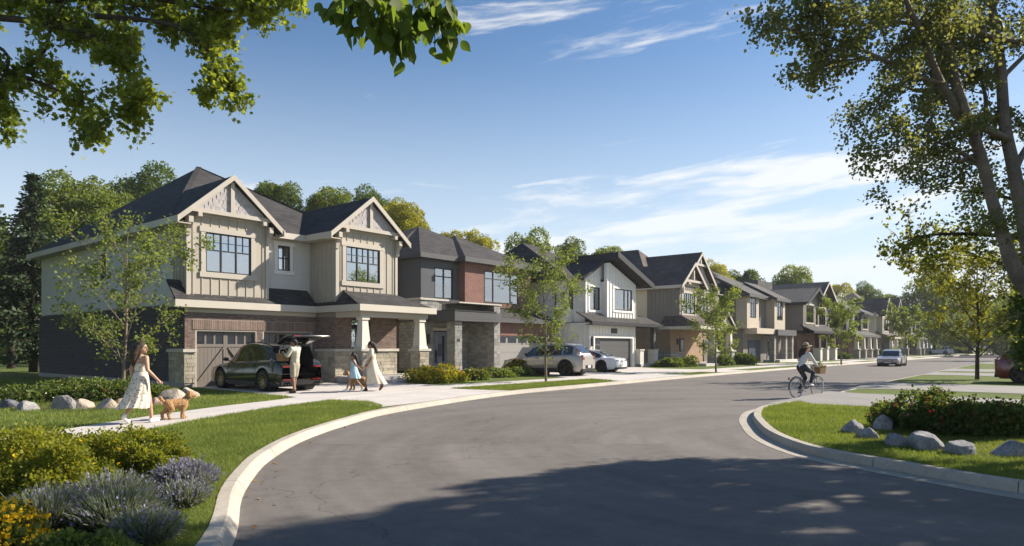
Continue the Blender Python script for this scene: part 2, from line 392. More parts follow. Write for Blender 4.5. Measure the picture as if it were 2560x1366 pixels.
# grass blades, denser near the camera
def in_poly(P, poly):
    x, y = P[:, 0], P[:, 1]; c = np.zeros(len(P), bool); n = len(poly)
    for i in range(n):
        x1, y1 = poly[i]; x2, y2 = poly[(i + 1) % n]
        if y1 == y2: continue
        m = ((y1 > y) != (y2 > y)) & (x < (x2 - x1) * (y - y1) / (y2 - y1) + x1); c ^= m
    return c
def fast_mesh(name, V, F, mat, parent=None, smooth=False):
    """V (n,3), F (m,k) equal-sized faces"""
    me = bpy.data.meshes.new(name); k = F.shape[1]
    me.vertices.add(len(V)); me.vertices.foreach_set('co', np.ascontiguousarray(V, np.float32).ravel())
    me.loops.add(F.size); me.loops.foreach_set('vertex_index', np.ascontiguousarray(F, np.int32).ravel())
    me.polygons.add(len(F)); me.polygons.foreach_set('loop_start', np.arange(0, F.size, k, dtype=np.int32))
    me.polygons.foreach_set('loop_total', np.full(len(F), k, np.int32))
    if smooth: me.polygons.foreach_set('use_smooth', np.ones(len(F), bool))
    me.materials.append(mat); me.update(calc_edges=True)
    o = bpy.data.objects.new(name, me); link(o, parent); return o
GRASS = leafmat('grass_blade', (.085, .13, .026), (.215, .25, .065), .38)
rg = np.random.default_rng(5)
def grass(name, poly, z, dens, label, h=(.025, .06)):
    poly = [tuple(p) for p in poly]; A = np.array(poly); lo, hi = A.min(0), A.max(0)
    n = int((hi - lo).prod() * dens); P = lo + rg.random((n, 2)) * (hi - lo)
    P = P[in_poly(P, poly)]; dist = np.hypot(P[:, 0], P[:, 1])
    P = P[rg.random(len(P)) < np.minimum(1, (9 / dist) ** 1.5)]; n = len(P)
    dist = np.hypot(P[:, 0], P[:, 1]); a = rg.random(n) * 2 * np.pi
    wd = .0028 * np.maximum(1, dist / 7); hh = (h[0] + (h[1] - h[0]) * rg.random(n)) * np.clip(dist / 12, 1, 1.4)
    dx, dy = np.cos(a) * wd, np.sin(a) * wd; le = rg.normal(0, .025, (n, 2))
    V = np.zeros((n, 3, 3)); V[:, 0, 0] = P[:, 0] - dx; V[:, 0, 1] = P[:, 1] - dy; V[:, 1, 0] = P[:, 0] + dx; V[:, 1, 1] = P[:, 1] + dy
    V[:, :2, 2] = z - .005; V[:, 2, :2] = P + le; V[:, 2, 2] = z + hh
    o = fast_mesh(name, V.reshape(-1, 3), np.arange(3 * n).reshape(-1, 3), GRASS)
    return tag(o, label, 'grass', kind='stuff')
kl_in = offset_line(KL, .22); pl_r = offset_line(PL, -.76); pl_l = offset_line(PL, .76)
near = [p for p in kl_in if -1 < p[1] < 21.5]
tip = ST(-.9, -12.35)
verge = near + [tip] + [p for p in pl_r if 6 < p[1] < 21.2][::-1]
verge = [p for p in kl_in if 3 < p[1] < 17.7] + [(-3.45, 18.2), (-4.1, 19.6)] + [p for p in pl_r if 8 < p[1] < 20.4][::-1]
grass('grass', verge, LZ, 5200, 'sunlit mown verge between the curved kerb and the pavement')
grass('grass', [p for p in pl_l if 8 < p[1] < 21.2] + [ST(-.05, -7), ST(.2, -.3), ST(-.3, 0), (-22, 36), (-30, 30), (-19, 12)], LZ, 1700, 'shaded and sunlit lawn around the rock edged bed beside the brick side wall')
grass('grass', [p for p in offset_line(KR, -.40) if 3 < p[1] < 20.0 and p[0] < 14] + [ST(7.3, -21), ST(7.3, -34), (15, 3)], LZ, 4200, 'corner lawn inside the right-hand kerb in front of the rose bed')
grass('grass', [ST(6.2, -8.3), ST(16.0, -8.3), ST(15.3, -9.9), ST(14.2, -10.3), ST(6.8, -10.6), ST(6.15, -9.4)], LZ, 5000, 'grass strip between pavement and kerb under the first street tree')
# ================================================================ houses
TAN = M('tan_board', (.41, .37, .308), .7, .05, 1, bump=.05); TANT = M('tan_trim', (.45, .41, .352), .65, .05, 1, rnd=.03)
CREAM = M('cream_fascia', (.52, .48, .412), .6, .05, 1)
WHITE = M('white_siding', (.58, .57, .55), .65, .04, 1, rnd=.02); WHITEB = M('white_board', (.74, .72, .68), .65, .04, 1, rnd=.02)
ROOF = courses('roof_shingle', (.038, .036, .036), (.066, .063, .062), (.022, .021, .021), .32, .105, .006, .9, .8, var=.26)
ROOFB = courses('brown_shingle', (.080, .064, .056), (.135, .108, .094), (.045, .037, .033), .34, .11, .006, .9, .8, var=.28)
ROOFG = courses('grey_shingle', (.075, .072, .072), (.115, .11, .108), (.05, .05, .05), .34, .11, .006, .9, .7, var=.14)
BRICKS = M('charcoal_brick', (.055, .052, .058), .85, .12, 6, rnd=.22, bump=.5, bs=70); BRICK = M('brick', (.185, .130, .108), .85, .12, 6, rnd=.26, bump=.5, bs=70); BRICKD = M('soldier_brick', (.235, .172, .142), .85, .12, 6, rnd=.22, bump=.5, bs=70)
MORTAR = M('mortar', (.31, .27, .24), .9, .1, 5)
BRICKW = courses('brick_wall', (.14, .088, .072), (.19, .13, .105), (.34, .29, .255), .215, .072, .011)
BRICKR = courses('red_brick_wall', (.150, .064, .050), (.21, .100, .078), (.26, .195, .17), .215, .072, .009)
BRICKT = courses('tan_brick_wall', (.25, .16, .095), (.33, .225, .145), (.38, .31, .24), .22, .075, .010)
BRICKG = courses('grey_brick_wall', (.14, .12, .108), (.20, .175, .16), (.26, .24, .22), .22, .075, .010)
STONE = M('stone', (.36, .325, .255), .9, .18, 5, rnd=.22, bump=.9, bs=26, var2=.12); STONEG = M('grey_stone', (.27, .262, .245), .9, .18, 5, rnd=.24, bump=.9, bs=26, var2=.12)
STONEW = courses('stone_wall', (.22, .21, .19), (.34, .325, .30), (.17, .16, .15), .42, .19, .012, offset=.35, var=.18)
CAP = M('stone_cap', (.50, .47, .41), .85, .08, 4, bump=.3)
TAUPE = M('taupe_door', (.185, .160, .138), .6, .04, 1); DARKW = M('dark_metal', (.02, .02, .022), .45, .03, 1, spec=.4)
CHAR = M('charcoal_siding', (.085, .092, .104), .65, .05, 1, rnd=.03); CHART = M('charcoal_fascia', (.072, .073, .076), .6, .05, 1)
BLACKF = M('black_fascia', (.022, .022, .025), .5, .05, 1)
GREYD = M('grey_door', (.072, .072, .075), .55, .05, 1); BLUED = M('blue_grey_door', (.15, .17, .21), .5, .05, 1)
GREYBB = M('grey_board', (.20, .185, .165), .7, .05, 1, rnd=.03); BEIGE = M('beige_stucco', (.46, .40, .32), .8, .06, 1)
CURT = M('curtain_cloth', (.86, .86, .86), .9, .04, 4); GLASS = glassmat('window_glass'); DGLASS = M('dark_glass', (.012, .014, .018), .06, .0, 1, spec=.6)
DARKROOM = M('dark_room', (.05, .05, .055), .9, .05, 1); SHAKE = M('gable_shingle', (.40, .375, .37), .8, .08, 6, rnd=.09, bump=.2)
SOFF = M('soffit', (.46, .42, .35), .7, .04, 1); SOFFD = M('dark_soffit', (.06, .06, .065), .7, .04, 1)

def wboard(name, mat, parent, ax, y, x0, x1, z0, z1, th=.02):
    """board on a wall that faces -y ('y') or -x ('x'); standing th proud of plane y"""
    return piece(name, mat, parent, x0, x1, y - th, y, z0, z1) if ax == 'y' else piece(name, mat, parent, y - th, y, x0, x1, z0, z1)
def swap(m, ax):
    if ax == 'x': m.v = [(b, a, c) for a, b, c in m.v]; m.f = [tuple(reversed(f)) for f in m.f]
    return m
def window(house, x0, x1, z0, z1, y, cols, rows, ax='y', fm=None, curtain=True, trim=None, tw=.16, fw=.05, bars=.022, mull=None):
    """cols / rows: fractions of the heavy bars; each light may be cut finer with bars = list of (cx0,cx1,cz0,cz1,nx,nz)"""
    fm = fm or DARKW; y0, y1 = y - .015, y + .07
    m = MB()
    m.box(x0, x0 + fw, y0, y1, z0, z1); m.box(x1 - fw, x1, y0, y1, z0, z1)
    m.box(x0 + fw, x1 - fw, y0, y1, z0, z0 + fw); m.box(x0 + fw, x1 - fw, y0, y1, z1 - fw, z1)
    xs = [x0 + fw] + [x0 + (x1 - x0) * c for c in cols] + [x1 - fw]; zs = [z0 + fw] + [z0 + (z1 - z0) * c for c in rows] + [z1 - fw]
    for c in xs[1:-1]: m.box(c - fw * .55, c + fw * .55, y0 + .004, y1 - .004, z0 + fw, z1 - fw)
    for c in zs[1:-1]: m.box(x0 + fw, x1 - fw, y0 + .008, y1 - .008, c - fw * .45, c + fw * .45)
    mun = mull or []
    for (i, j, nx, nz) in mun:
        a, b, c, d = xs[i], xs[i + 1], zs[j], zs[j + 1]
        for k in range(1, nx): q = a + (b - a) * k / nx; m.box(q - .011, q + .011, y0 + .012, y1 - .03, c, d)
        for k in range(1, nz): q = c + (d - c) * k / nz; m.box(a, b, y0 + .014, y1 - .032, q - .011, q + .011)
    fr = swap(m, ax).build('window', fm, house)
    for a, b in zip(xs, xs[1:]):
        for c, d in zip(zs, zs[1:]):
            swap(MB().box(a - .01, b + .01, y + .03, y + .036, c - .01, d + .01), ax).build('pane', GLASS, fr)
    if curtain:
        for a, b in ((x0 + .02, x0 + (x1 - x0) * .34), (x1 - (x1 - x0) * .34, x1 - .02)):
            n = 22; cm = MB(); vs = []
            for i in range(n + 1):
                q = a + (b - a) * i / n; dy = .03 * math.sin(i * 1.9) + .012 * math.sin(i * 4.3)
                vs += [(q, y + .17 + dy, z0 - .05), (q, y + .17 + dy * .8, z1 + .03)]
            cm.add(vs, [(2*i, 2*i+2, 2*i+3, 2*i+1) for i in range(n)])
            swap(cm, ax).build('curtain', CURT, fr)
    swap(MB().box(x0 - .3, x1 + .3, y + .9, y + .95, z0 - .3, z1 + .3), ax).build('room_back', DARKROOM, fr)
    if trim:
        th = .045
        for nm, a, b, c, d, t in (('trim_board', x0 - tw, x0, z0, z1, th), ('trim_board', x1, x1 + tw, z0, z1, th),
                               ('head_trim', x0 - tw - .06, x1 + tw + .06, z1, z1 + tw * 1.15, th + .015), ('sill_trim', x0 - tw - .06, x1 + tw + .06, z0 - tw * 1.1, z0, th + .02)):
            wboard(nm, trim, fr, ax, y, a, b, c, d, t)
    return fr
def battens(wall, mat, ax, y, x0, x1, z0, z1, step=.36, w=.035, skip=(), th=.02, top=None):
    n = max(1, round((x1 - x0) / step)); st = (x1 - x0) / n
    for i in range(n + 1):
        x = min(max(x0 + st * i, x0 + w / 2), x1 - w / 2); zt = top(x) if top else z1; segs = [(z0, zt)]
        for a, b, c, d in skip:
            if a < x < b:
                segs = [q for s in segs for q in ((s[0], min(s[1], c)), (max(s[0], d), s[1])) if q[1] - q[0] > .04]
        for a, b in segs: wboard('batten', mat, wall, ax, y, x - w / 2, x + w / 2, a, b, th)
def lay(x0, x1, z0, z1, bw, bh, gap, ops, rnd, jitter=0.0, hv=0.0):
    """courses of bricks or stones in a rectangle, cut round openings -> list of (x0,x1,z0,z1)"""
    out = []; z = z0; k = 0
    while z < z1 - .02:
        h = bh * (1 + rnd.uniform(-hv, hv)); h = min(h, z1 - z)
        if z1 - z - h < bh * .45: h = z1 - z
        segs = [(x0, x1)]
        for a, b, c, d in ops:
            if c < z + h - .01 and d > z + .01: segs = [q for s in segs for q in ((s[0], min(s[1], a)), (max(s[0], b), s[1])) if q[1] - q[0] > .02]
        for a, b in segs:
            x = a - (bw / 2 if k % 2 else 0) + (0 if not jitter else rnd.uniform(0, bw * .5) - bw * .4)
            while x < b - .015:
                L = bw * (1 + rnd.uniform(-jitter, jitter)); p, q = max(x, a), min(x + L, b)
                if b - q < .07: q = b
                if q - p > .03: out.append((p, q - gap, z, z + h - gap))
                x = max(x + L, q)
        z += h; k += 1
    return out
def stones(wall, mat, ax, y, x0, x1, z0, z1, rnd, bw=.34, bh=.15, th=.03, ops=()):
    for a, b, c, d in lay(x0, x1, z0, z1, bw, bh, .012, ops, rnd, .45, .3):
        t = th + rnd.uniform(-.008, .012); wboard('stone', mat, wall, ax, y, a, b, c, d, t)
def hip(m, x0, x1, y0, y1, ze, zr, rx0, rx1, ry0, ry1, th=.16):
    """hip roof: eave rectangle, ridge from (rx0,ry0) to (rx1,ry1)"""
    A, B, C, D = (x0, y0, ze), (x1, y0, ze), (x1, y1, ze), (x0, y1, ze); P, Q = (rx0, ry0, zr), (rx1, ry1, zr)
    if (rx0, ry0) == (rx1, ry1):
        for a, b in ((A, B), (B, C), (C, D), (D, A)): m.slab([a, b, P], th)
    elif abs(rx1 - rx0) > abs(ry1 - ry0): m.slab([A, B, Q, P], th); m.slab([B, C, Q], th); m.slab([C, D, P, Q], th); m.slab([D, A, P], th)
    else: m.slab([A, B, P], th); m.slab([B, C, Q, P], th); m.slab([C, D, Q], th); m.slab([D, A, P, Q], th)
    return m
def gable(m, x0, x1, y0, y1, ze, zr, xr=None, th=.14):
    xr = (x0 + x1) / 2 if xr is None else xr
    m.slab([(x0, y0, ze), (xr, y0, zr), (xr, y1, zr), (x0, y1, ze)], th); m.slab([(xr, y0, zr), (x1, y0, ze), (x1, y1, ze), (xr, y1, zr)], th); return m
def rake(roof, mat, x0, x1, y, ze, zr, xr=None, h=.2, t=.05, name='bargeboard', drop=.0):
    xr = (x0 + x1) / 2 if xr is None else xr
    for a, b, c, d in ((x0, ze, xr, zr), (xr, zr, x1, ze)):
        m = MB(); m.add([(a, y - t, b - h), (c, y - t, d - h), (c, y - t, d + .015), (a, y - t, b + .015), (a, y - .003, b - h), (c, y - .003, d - h), (c, y - .003, d + .015), (a, y - .003, b + .015)],
              [(0, 1, 2, 3), (7, 6, 5, 4), (0, 4, 5, 1), (1, 5, 6, 2), (2, 6, 7, 3), (3, 7, 4, 0)]); m.build(name, mat, roof)
def tri_wall(m, x0, x1, y, z0, zr, th=.2, xr=None):
    xr = (x0 + x1) / 2 if xr is None else xr
    m.add([(x0, y, z0), (x1, y, z0), (xr, y, zr), (x0, y + th, z0), (x1, y + th, z0), (xr, y + th, zr)], [(0, 1, 2), (5, 4, 3), (0, 3, 4, 1), (1, 4, 5, 2), (2, 5, 3, 0)]); return m
def eaves(roof, mat, x0, x1, y0, y1, z0, z1, sides='fl', t=.05, gut=None):
    if 'f' in sides: piece('fascia', mat, roof, x0 - t, x1 + t, y0 - t, y0 - .002, z0, z1)
    if 'l' in sides: piece('fascia', mat, roof, x0 - t, x0 - .002, y0, y1, z0, z1)
    if 'r' in sides: piece('fascia', mat, roof, x1 + .002, x1 + t, y0, y1, z0, z1)
    if 'b' in sides: piece('fascia', mat, roof, x0, x1, y1 + .002, y1 + t, z0, z1)
def column(house, x, y, z0, zp, z1, wp, mp, mc, cap, wb=.44, wt=.30, stone=None, rnd=None, name='column'):
    pier = MB().box(x - wp / 2, x + wp / 2, y - wp / 2, y + wp / 2, z0, zp - .1).build('pier', mp, house)
    if stone:
        stones(pier, stone, 'y', y - wp / 2, x - wp / 2, x + wp / 2, z0, zp - .1, rnd, .3, .14, .03); stones(pier, stone, 'x', x - wp / 2, y - wp / 2, y + wp / 2, z0, zp - .1, rnd, .3, .14, .03)
    e = wp / 2 + .09; piece('pier_cap', cap, pier, x - e, x + e, y - e, y + e, zp - .1, zp)
    m = MB(); b, t = wb / 2, wt / 2
    prof = [(b + .04, zp), (b + .04, zp + .09), (b, zp + .12), (t + .0, z1 - .16), (t + .05, z1 - .13), (t + .05, z1)]
    vs = [(x + sx * r, y + sy * r, z) for r, z in prof for sx, sy in ((-1, -1), (1, -1), (1, 1), (-1, 1))]
    m.add(vs, [(i*4+k, i*4+(k+1) % 4, i*4+4+(k+1) % 4, i*4+4+k) for i in range(len(prof)-1) for k in range(4)]); m.build(name, mc, house)
def lap(wall, mat, ax, y, x0, x1, z0, z1, step=.125, ops=()):
    z = z0
    while z < z1 - .02:
        e = min(z + step, z1); segs = [(x0, x1)]
        for a, b, c, d in ops:
            if c < e - .01 and d > z + .01: segs = [q for s in segs for q in ((s[0], min(s[1], a)), (max(s[0], b), s[1])) if q[1] - q[0] > .02]
        for a, b in segs:
            o = wboard('siding_board', mat, wall, ax, y, a, b, z + .004, e, .016)
            if ax == 'y': o.rotation_euler = (R(5), 0, 0)
            else: o.rotation_euler = (0, R(-5), 0)
        z = e
def house_root(label, s0, t0):
    MB.off = (s0, t0); x, y = ST(s0, t0)
    return thing('house', label, 'house', (x, y, 0), ROT, 'houses along the street')

# ---------------------------------------------------------------- house 1: tan craftsman
def house_one():
    rnd = random.Random(3)
    H = house_root('two-storey house with two tan gables, brown brick base and dark double garage', 0, 0)
    D1, D2 = (.42, 3.02, .10, 2.38), (3.30, 5.74, .10, 2.38); DOOR = (6.82, 8.0, .5, 3.0)
    lo = MB(); lo.wall_y(0, 5.95, .12, 3.3, 0, .25, [D1, D2]); lo.wall_x(0.25, 1.3, .12, 3.35, 0, .25)
    lo.wall_x(-1.43, -.003, .12, 3.3, 5.95, .25); lo.wall_y(6.2, 9.45, .12, 3.3, -1.43, .25, [DOOR]); lo.box(9.2, 9.45, -1.17, 16.8, .12, 3.3); lo.box(.25, 9.2, 16.55, 16.8, .12, 3.3)
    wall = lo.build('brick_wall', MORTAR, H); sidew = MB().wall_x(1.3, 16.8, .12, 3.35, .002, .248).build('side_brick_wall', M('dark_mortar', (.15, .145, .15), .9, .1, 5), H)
    piece('foundation', M('foundation', (.30, .29, .28), .9, .1, 2), H, -.03, .2, .1, 16.83, .05, .32)
    # the floor between the storeys keeps the rooms dark
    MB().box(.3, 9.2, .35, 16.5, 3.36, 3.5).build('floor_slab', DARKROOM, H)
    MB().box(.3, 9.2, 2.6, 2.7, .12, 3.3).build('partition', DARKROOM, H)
    # bricks one by one, the nearest 300 as objects, the rest joined
    bl = []
    SOL = (.30, 5.95, 2.38, 2.78); STN = (-1, .42, .0, 1.62)
    for r in lay(0, 5.95, .14, 3.06, .215, .074, .011, [D1, D2, SOL, STN], rnd): bl.append(('y', 0.0, r))
    for r in lay(-1.43, 0, 1.62, 3.06, .215, .074, .011, [], rnd): bl.append(('x', 5.95, r))
    for r in lay(5.95, 9.45, 1.62, 3.06, .215, .074, .011, [DOOR], rnd): bl.append(('y', -1.43, r))
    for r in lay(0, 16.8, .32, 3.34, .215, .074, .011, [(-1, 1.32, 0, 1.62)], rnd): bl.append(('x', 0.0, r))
    def dist(b):
        ax, y, r = b; x = (r[0] + r[1]) / 2; s, t = (x, y) if ax == 'y' else (y, x); p = ST(s, t); return math.hypot(*p) + (3 if ax == 'x' else 0)
    bl.sort(key=dist); rest = MB(); rest2 = MB()
    for i, (ax, y, (a, b, c, d)) in enumerate(bl):
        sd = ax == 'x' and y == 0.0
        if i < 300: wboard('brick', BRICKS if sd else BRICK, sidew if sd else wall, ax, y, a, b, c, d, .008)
        elif ax == 'y': rest.box(a, b, y - .008, y - .0005, c, d)
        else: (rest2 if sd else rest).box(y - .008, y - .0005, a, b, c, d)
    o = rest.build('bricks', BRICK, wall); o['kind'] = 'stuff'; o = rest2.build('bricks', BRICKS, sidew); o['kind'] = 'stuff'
    x = .30
    while x < 5.93: wboard('brick', BRICKD, wall, 'y', 0, x, min(x + .064, 5.94), 2.39, 2.77, .03); x += .076
    # stone wainscot and caps
    stones(wall, STONE, 'y', 0, -.03, .42, .3, 1.5, rnd, .26, .15); stones(wall, STONE, 'x', 0, -.03, 1.3, .3, 1.5, rnd)
    stones(wall, STONE, 'x', 5.95, -1.46, -.0, .14, 1.5, rnd); stones(wall, STONE, 'y', -1.43, 5.92, 6.82, .3, 1.5, rnd); stones(wall, STONE, 'y', -1.43, 8.0, 9.48, .42, 1.5, rnd)
    for a in ((-.1, .44, -.1, -.001), (-.1, -.001, 0, 1.36), (5.85, 5.949, -1.53, 0), (5.95, 6.84, -1.53, -1.431), (7.98, 9.55, -1.53, -1.431)): piece('stone_cap', CAP, wall, *a, 1.5, 1.62)
    # garage doors
    for a, b, c, d in (D1, D2):
        y = .14; g = MB(); g.box(a, b, y + .03, y + .06, c, d).build('door_core', TAUPE, None)
        core = bpy.context.scene.collection.objects[-1] if False else bpy.data.objects[[o.name for o in COL.objects if o.name.startswith('door_core')][-1]]
        core.name = 'garage_door'; core.parent = H; dd = core
        w = b - a; st = .09
        for x0 in (a, a + w / 2 - st, b - st, a + w / 2): piece('door_stile', TAUPE, dd, x0, x0 + st - (.004 if x0 > a else 0), y - .012, y + .03, c, d)
        for half in (0, 1):
            p, q = a + st + half * (w / 2), a + w / 2 - st + half * (w / 2) - .0
            for z0, z1 in ((d - .13, d), (d - .68, d - .56), (c, c + .14)): piece('door_rail', TAUPE, dd, p, q, y - .008, y + .03, z0, z1)
            n = 3; pw = (q - p) / n
            for k in range(n):
                e0, e1 = p + k * pw, p + (k + 1) * pw
                if k: piece('door_mullion', TAUPE, dd, e0 - .04, e0 + .04, y - .006, y + .03, d - .56, d - .13)
                piece('pane', DGLASS, dd, e0 + .02, e1 - .02, y + .018, y + .029, d - .56, d - .13)
            n = 7; pw = (q - p) / n
            for k in range(n): piece('door_plank', TAUPE, dd, p + k * pw + .004, p + (k + 1) * pw - .004, y + .012, y + .03, c + .14, d - .68)
            m = MB(); m.bar((p + (.0 if half else q - p), y + .002, d - .70), ((q if half else p), y + .002, c + .16), .03, .085, (0, 1, 0)); m.build('door_brace', TAUPE, dd)
        for x0, x1, z0, z1 in ((a - .0, a + .05, c, d), (b - .05, b, c, d), (a + .05, b - .05, d - .05, d)): piece('door_jamb', TANT, H, x0, x1, -.0, .125, z0, z1)
    # upper storey
    W1, W2, W3 = (.82, 2.75, 4.68, 6.26), (6.50, 8.42, 4.66, 6.22), (4.30, 4.90, 5.08, 6.18)
    ub = MB(); ub.wall_y(.08, 3.53, 3.5, 6.72, 0, .22, [W1]); tri_wall(ub, .08, 3.53, 0, 6.72, 8.4)
    ub.wall_x(.22, 1.10, 3.5, 6.6, .08, .2); left = ub.build('tan_wall', TAN, H)
    vb = MB(); vb.wall_y(5.97, 9.47, 3.5, 6.72, -1.43, .22, [W2]); tri_wall(vb, 5.97, 9.47, -1.43, 6.72, 8.3); vb.wall_x(-1.21, .5, 3.5, 6.6, 5.97, .2); vb.box(9.25, 9.47, -1.2, 16.5, 3.5, 6.6)
    right = vb.build('tan_wall', TAN, H)
    S1 = (7.9, 8.62, 4.75, 6.0)
    sb = MB(); sb.wall_x(1.10, 16.7, 3.4, 6.6, .12, .2, [S1]); sb.wall_y(3.53, 5.97, 3.6, 6.6, .5, .2, [W3]); sb.box(.3, 9.25, 16.5, 16.7, 3.4, 6.6); sb.box(3.33, 3.53, .22, .5, 3.6, 6.6)
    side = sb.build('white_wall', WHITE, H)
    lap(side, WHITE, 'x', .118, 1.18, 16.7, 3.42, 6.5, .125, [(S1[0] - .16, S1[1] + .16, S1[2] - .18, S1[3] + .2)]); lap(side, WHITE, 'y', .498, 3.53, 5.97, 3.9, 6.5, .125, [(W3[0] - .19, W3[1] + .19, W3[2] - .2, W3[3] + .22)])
    wboard('corner_board', WHITE, side, 'x', .118, 16.6, 16.74, 3.4, 6.5, .035)
    battens(left, TAN, 'x', .08, .0, 1.1, 3.55, 6.6, .3, .05, th=.03)
    top1 = lambda x: min(6.95, 6.6 + .9 * min(x - .08, 3.53 - x))
    sk = [(W1[0] - .22, W1[1] + .22, W1[2] - .2, W1[3] + .22)]
    battens(left, TAN, 'y', 0, .3, 3.3, 3.75, 6.9, .375, .04, sk, .025, None)
    for x0, x1 in ((.05, .2), (3.42, 3.56)): wboard('corner_board', TANT, left, 'y', 0, x0, x1, 3.6, 6.95, .04)
    battens(right, TAN, 'x', 5.97, -1.40, .5, 3.55, 6.6, .32, .05, th=.03)
    sk = [(W2[0] - .22, W2[1] + .22, W2[2] - .2, W2[3] + .22)]
    battens(right, TAN, 'y', -1.43, 6.2, 9.25, 3.9, 6.9, .38, .04, sk, .025)
    for x0, x1 in ((5.94, 6.1), (9.36, 9.5)): wboard('corner_board', TANT, right, 'y', -1.43, x0, x1, 3.7, 6.95, .04)
    for (a, b, c, d), y in ((W1, 0), (W2, -1.43)):
        window(H, a, b, c, d, y, (1/3, 2/3), (.56,), trim=TANT, tw=.19, mull=[(0, 1, 2, 2), (1, 1, 2, 2), (2, 1, 2, 2)])
    window(H, *W3, .5, (.5,), (.5,), trim=WHITEB, tw=.16); window(H, *S1, .12, (), (.5,), ax='x', trim=WHITEB, tw=.12)
    # gable dressing: shingles, tie beam, king post, brackets
    def dress(wl, xa, xb, y, ov):
        xc = (xa + xb) / 2; yb = y - ov
        tri_wall(MB(), xa + .02, xb - .02, y - .2, 6.98, 8.36, .18).build('gable_panel', SHAKE, wl); z = 7.12; k = 0; hw = (xb - xa) / 2
        while z < 8.3:
            half = hw * (8.35 - z) / (8.35 - 6.72) - .18; x = -half + (0 if k % 2 else -.09)
            while x < half:
                a, b = max(x, -half), min(x + .17 + rnd.uniform(-.02, .02), half)
                if b - a > .04: wboard('shingle', SHAKE, wl, 'y', y - .20, xc + a, xc + b - .007, z - rnd.uniform(0, .015), z + .17, .014 + (.004 if k % 2 else 0))
                x += .18
            z += .155; k += 1
        piece('tie_beam', TANT, wl, xa + .02, xb - .02, y - .30, y - .21, 6.96, 7.12); piece('frieze_board', TANT, wl, xa, xb, y - .06, y - .001, 6.86, 7.1)
        piece('king_post', TANT, wl, xc - .08, xc + .08, y - .30, y - .235, 7.12, 8.35)
        for x in (xa + .35, xb - .35): piece('beam_end', TANT, wl, x - .08, x + .08, yb - .06, y, 6.78, 6.94)
        for x in (xa + .02, xb - .02):
            m = MB(); t = .09
            prof = [(y, 6.75), (yb + .0, 6.75), (yb + .0, 6.52), (y - .14, 6.3), (y - .1, 6.05), (y, 6.05)]
            n = len(prof); m.add([(x - t, p, q) for p, q in prof] + [(x + t, p, q) for p, q in prof], [tuple(range(n))[::-1], tuple(range(n, 2 * n))] + [(i, (i + 1) % n, (i + 1) % n + n, i + n) for i in range(n)])
            m.build('bracket', TANT, wl)
    dress(left, .08, 3.53, 0, .34); dress(right, 5.97, 9.47, -1.43, .34)
    # roofs
    rf = MB(); hip(rf, -.42, 9.9, .1, 17.25, 6.68, 11.05, 4.75, 4.75, 8.6, 8.6)
    gable(rf, -.42, 4.03, -.38, 6.2, 6.68, 8.62, 1.80); gable(rf, 5.45, 9.98, -1.82, 6.0, 6.68, 8.55, 7.72)
    roof = rf.build('roof', ROOF, H)
    MB().box(-.36, 9.8, .56, 17.2, 6.44, 6.5).build('soffit', SOFF, roof); MB().box(3.6, 5.9, .1, .56, 6.44, 6.5).build('soffit', SOFF, roof)
    piece('fascia', CREAM, roof, -.47, -.422, .0, 17.3, 6.44, 6.70); piece('fascia', CREAM, roof, 3.95, 5.5, .05, .098, 6.44, 6.70)
    piece('fascia', CREAM, roof, -.47, -.422, -.46, -.002, 6.44, 6.70); piece('fascia', CREAM, roof, 5.40, 5.448, -1.9, .09, 6.44, 6.70); piece('fascia', CREAM, roof, 4.032, 4.08, -.46, .04, 6.44, 6.70)
    MB().box(-.4, .06, -.4, .55, 6.42, 6.46).build('soffit', SOFF, roof); MB().box(5.47, 5.96, -1.8, .1, 6.42, 6.46).build('soffit', SOFF, roof)
    rake(roof, TANT, -.45, 4.06, -.38, 6.68, 8.64, 1.80, .22); rake(roof, TANT, 5.42, 10.01, -1.82, 6.68, 8.57, 7.72, .22)
    for a, b in (((4.75, 8.6, 11.06), (-.3, .2, 6.78)), ((4.75, 8.6, 11.06), (9.8, .2, 6.78))):
        MB().bar((a[0], a[1], a[2]), (b[0], b[1], b[2]), .26, .03).build('hip_cap', ROOF, roof)
    # skirt roof over the garage and the porch roof
    sk = MB(); e = 3.50
    sk.slab([(-.45, -.28, e), (5.8, -.28, e), (5.8, .55, 4.34), (-.45, .55, 4.34)], .1)
    sk.slab([(5.77, -3.39, e), (10.14, -3.39, e), (9.35, -1.40, 4.22), (6.45, -1.40, 4.22)], .1)
    sk.slab([(5.77, -3.39, e), (6.45, -1.40, 4.22), (6.45, .5, 4.22), (5.77, .5, e)], .1); sk.slab([(10.14, -3.39, e), (10.14, .2, e), (9.35, .2, 4.22), (9.35, -1.40, 4.22)], .1)
    sr = sk.build('porch_roof', ROOF, H)
    MB().bar((5.77, -3.39, e + .02), (6.45, -1.42, 4.24), .2, .03).build('hip_cap', ROOF, sr)
    for a in ((-.5, 5.72, -.33, -.282), (-.5, -.452, -.28, .55), (5.72, 5.768, -3.44, -.282), (5.768, 10.19, -3.44, -.3392 * 10 - .002), (10.142, 10.19, -3.39, .2)): piece('fascia', CREAM, sr, *a, 3.24, 3.52)
    MB().box(-.44, 5.72, -.275, -.012, 3.22, 3.26).build('soffit', SOFF, sr); MB().box(5.78, 10.12, -3.37, -1.45, 3.22, 3.26).build('soffit', SOFF, sr)
    piece('frieze_board', CREAM, H, -.02, 5.9, -.05, -.012, 3.06, 3.22)
    for a in ((5.95, 9.85, -3.2, -2.82), (5.95, 6.25, -2.82, -1.45), (9.55, 9.85, -2.82, -1.45)): piece('porch_beam', TANT, H, *a, 3.0, 3.22)
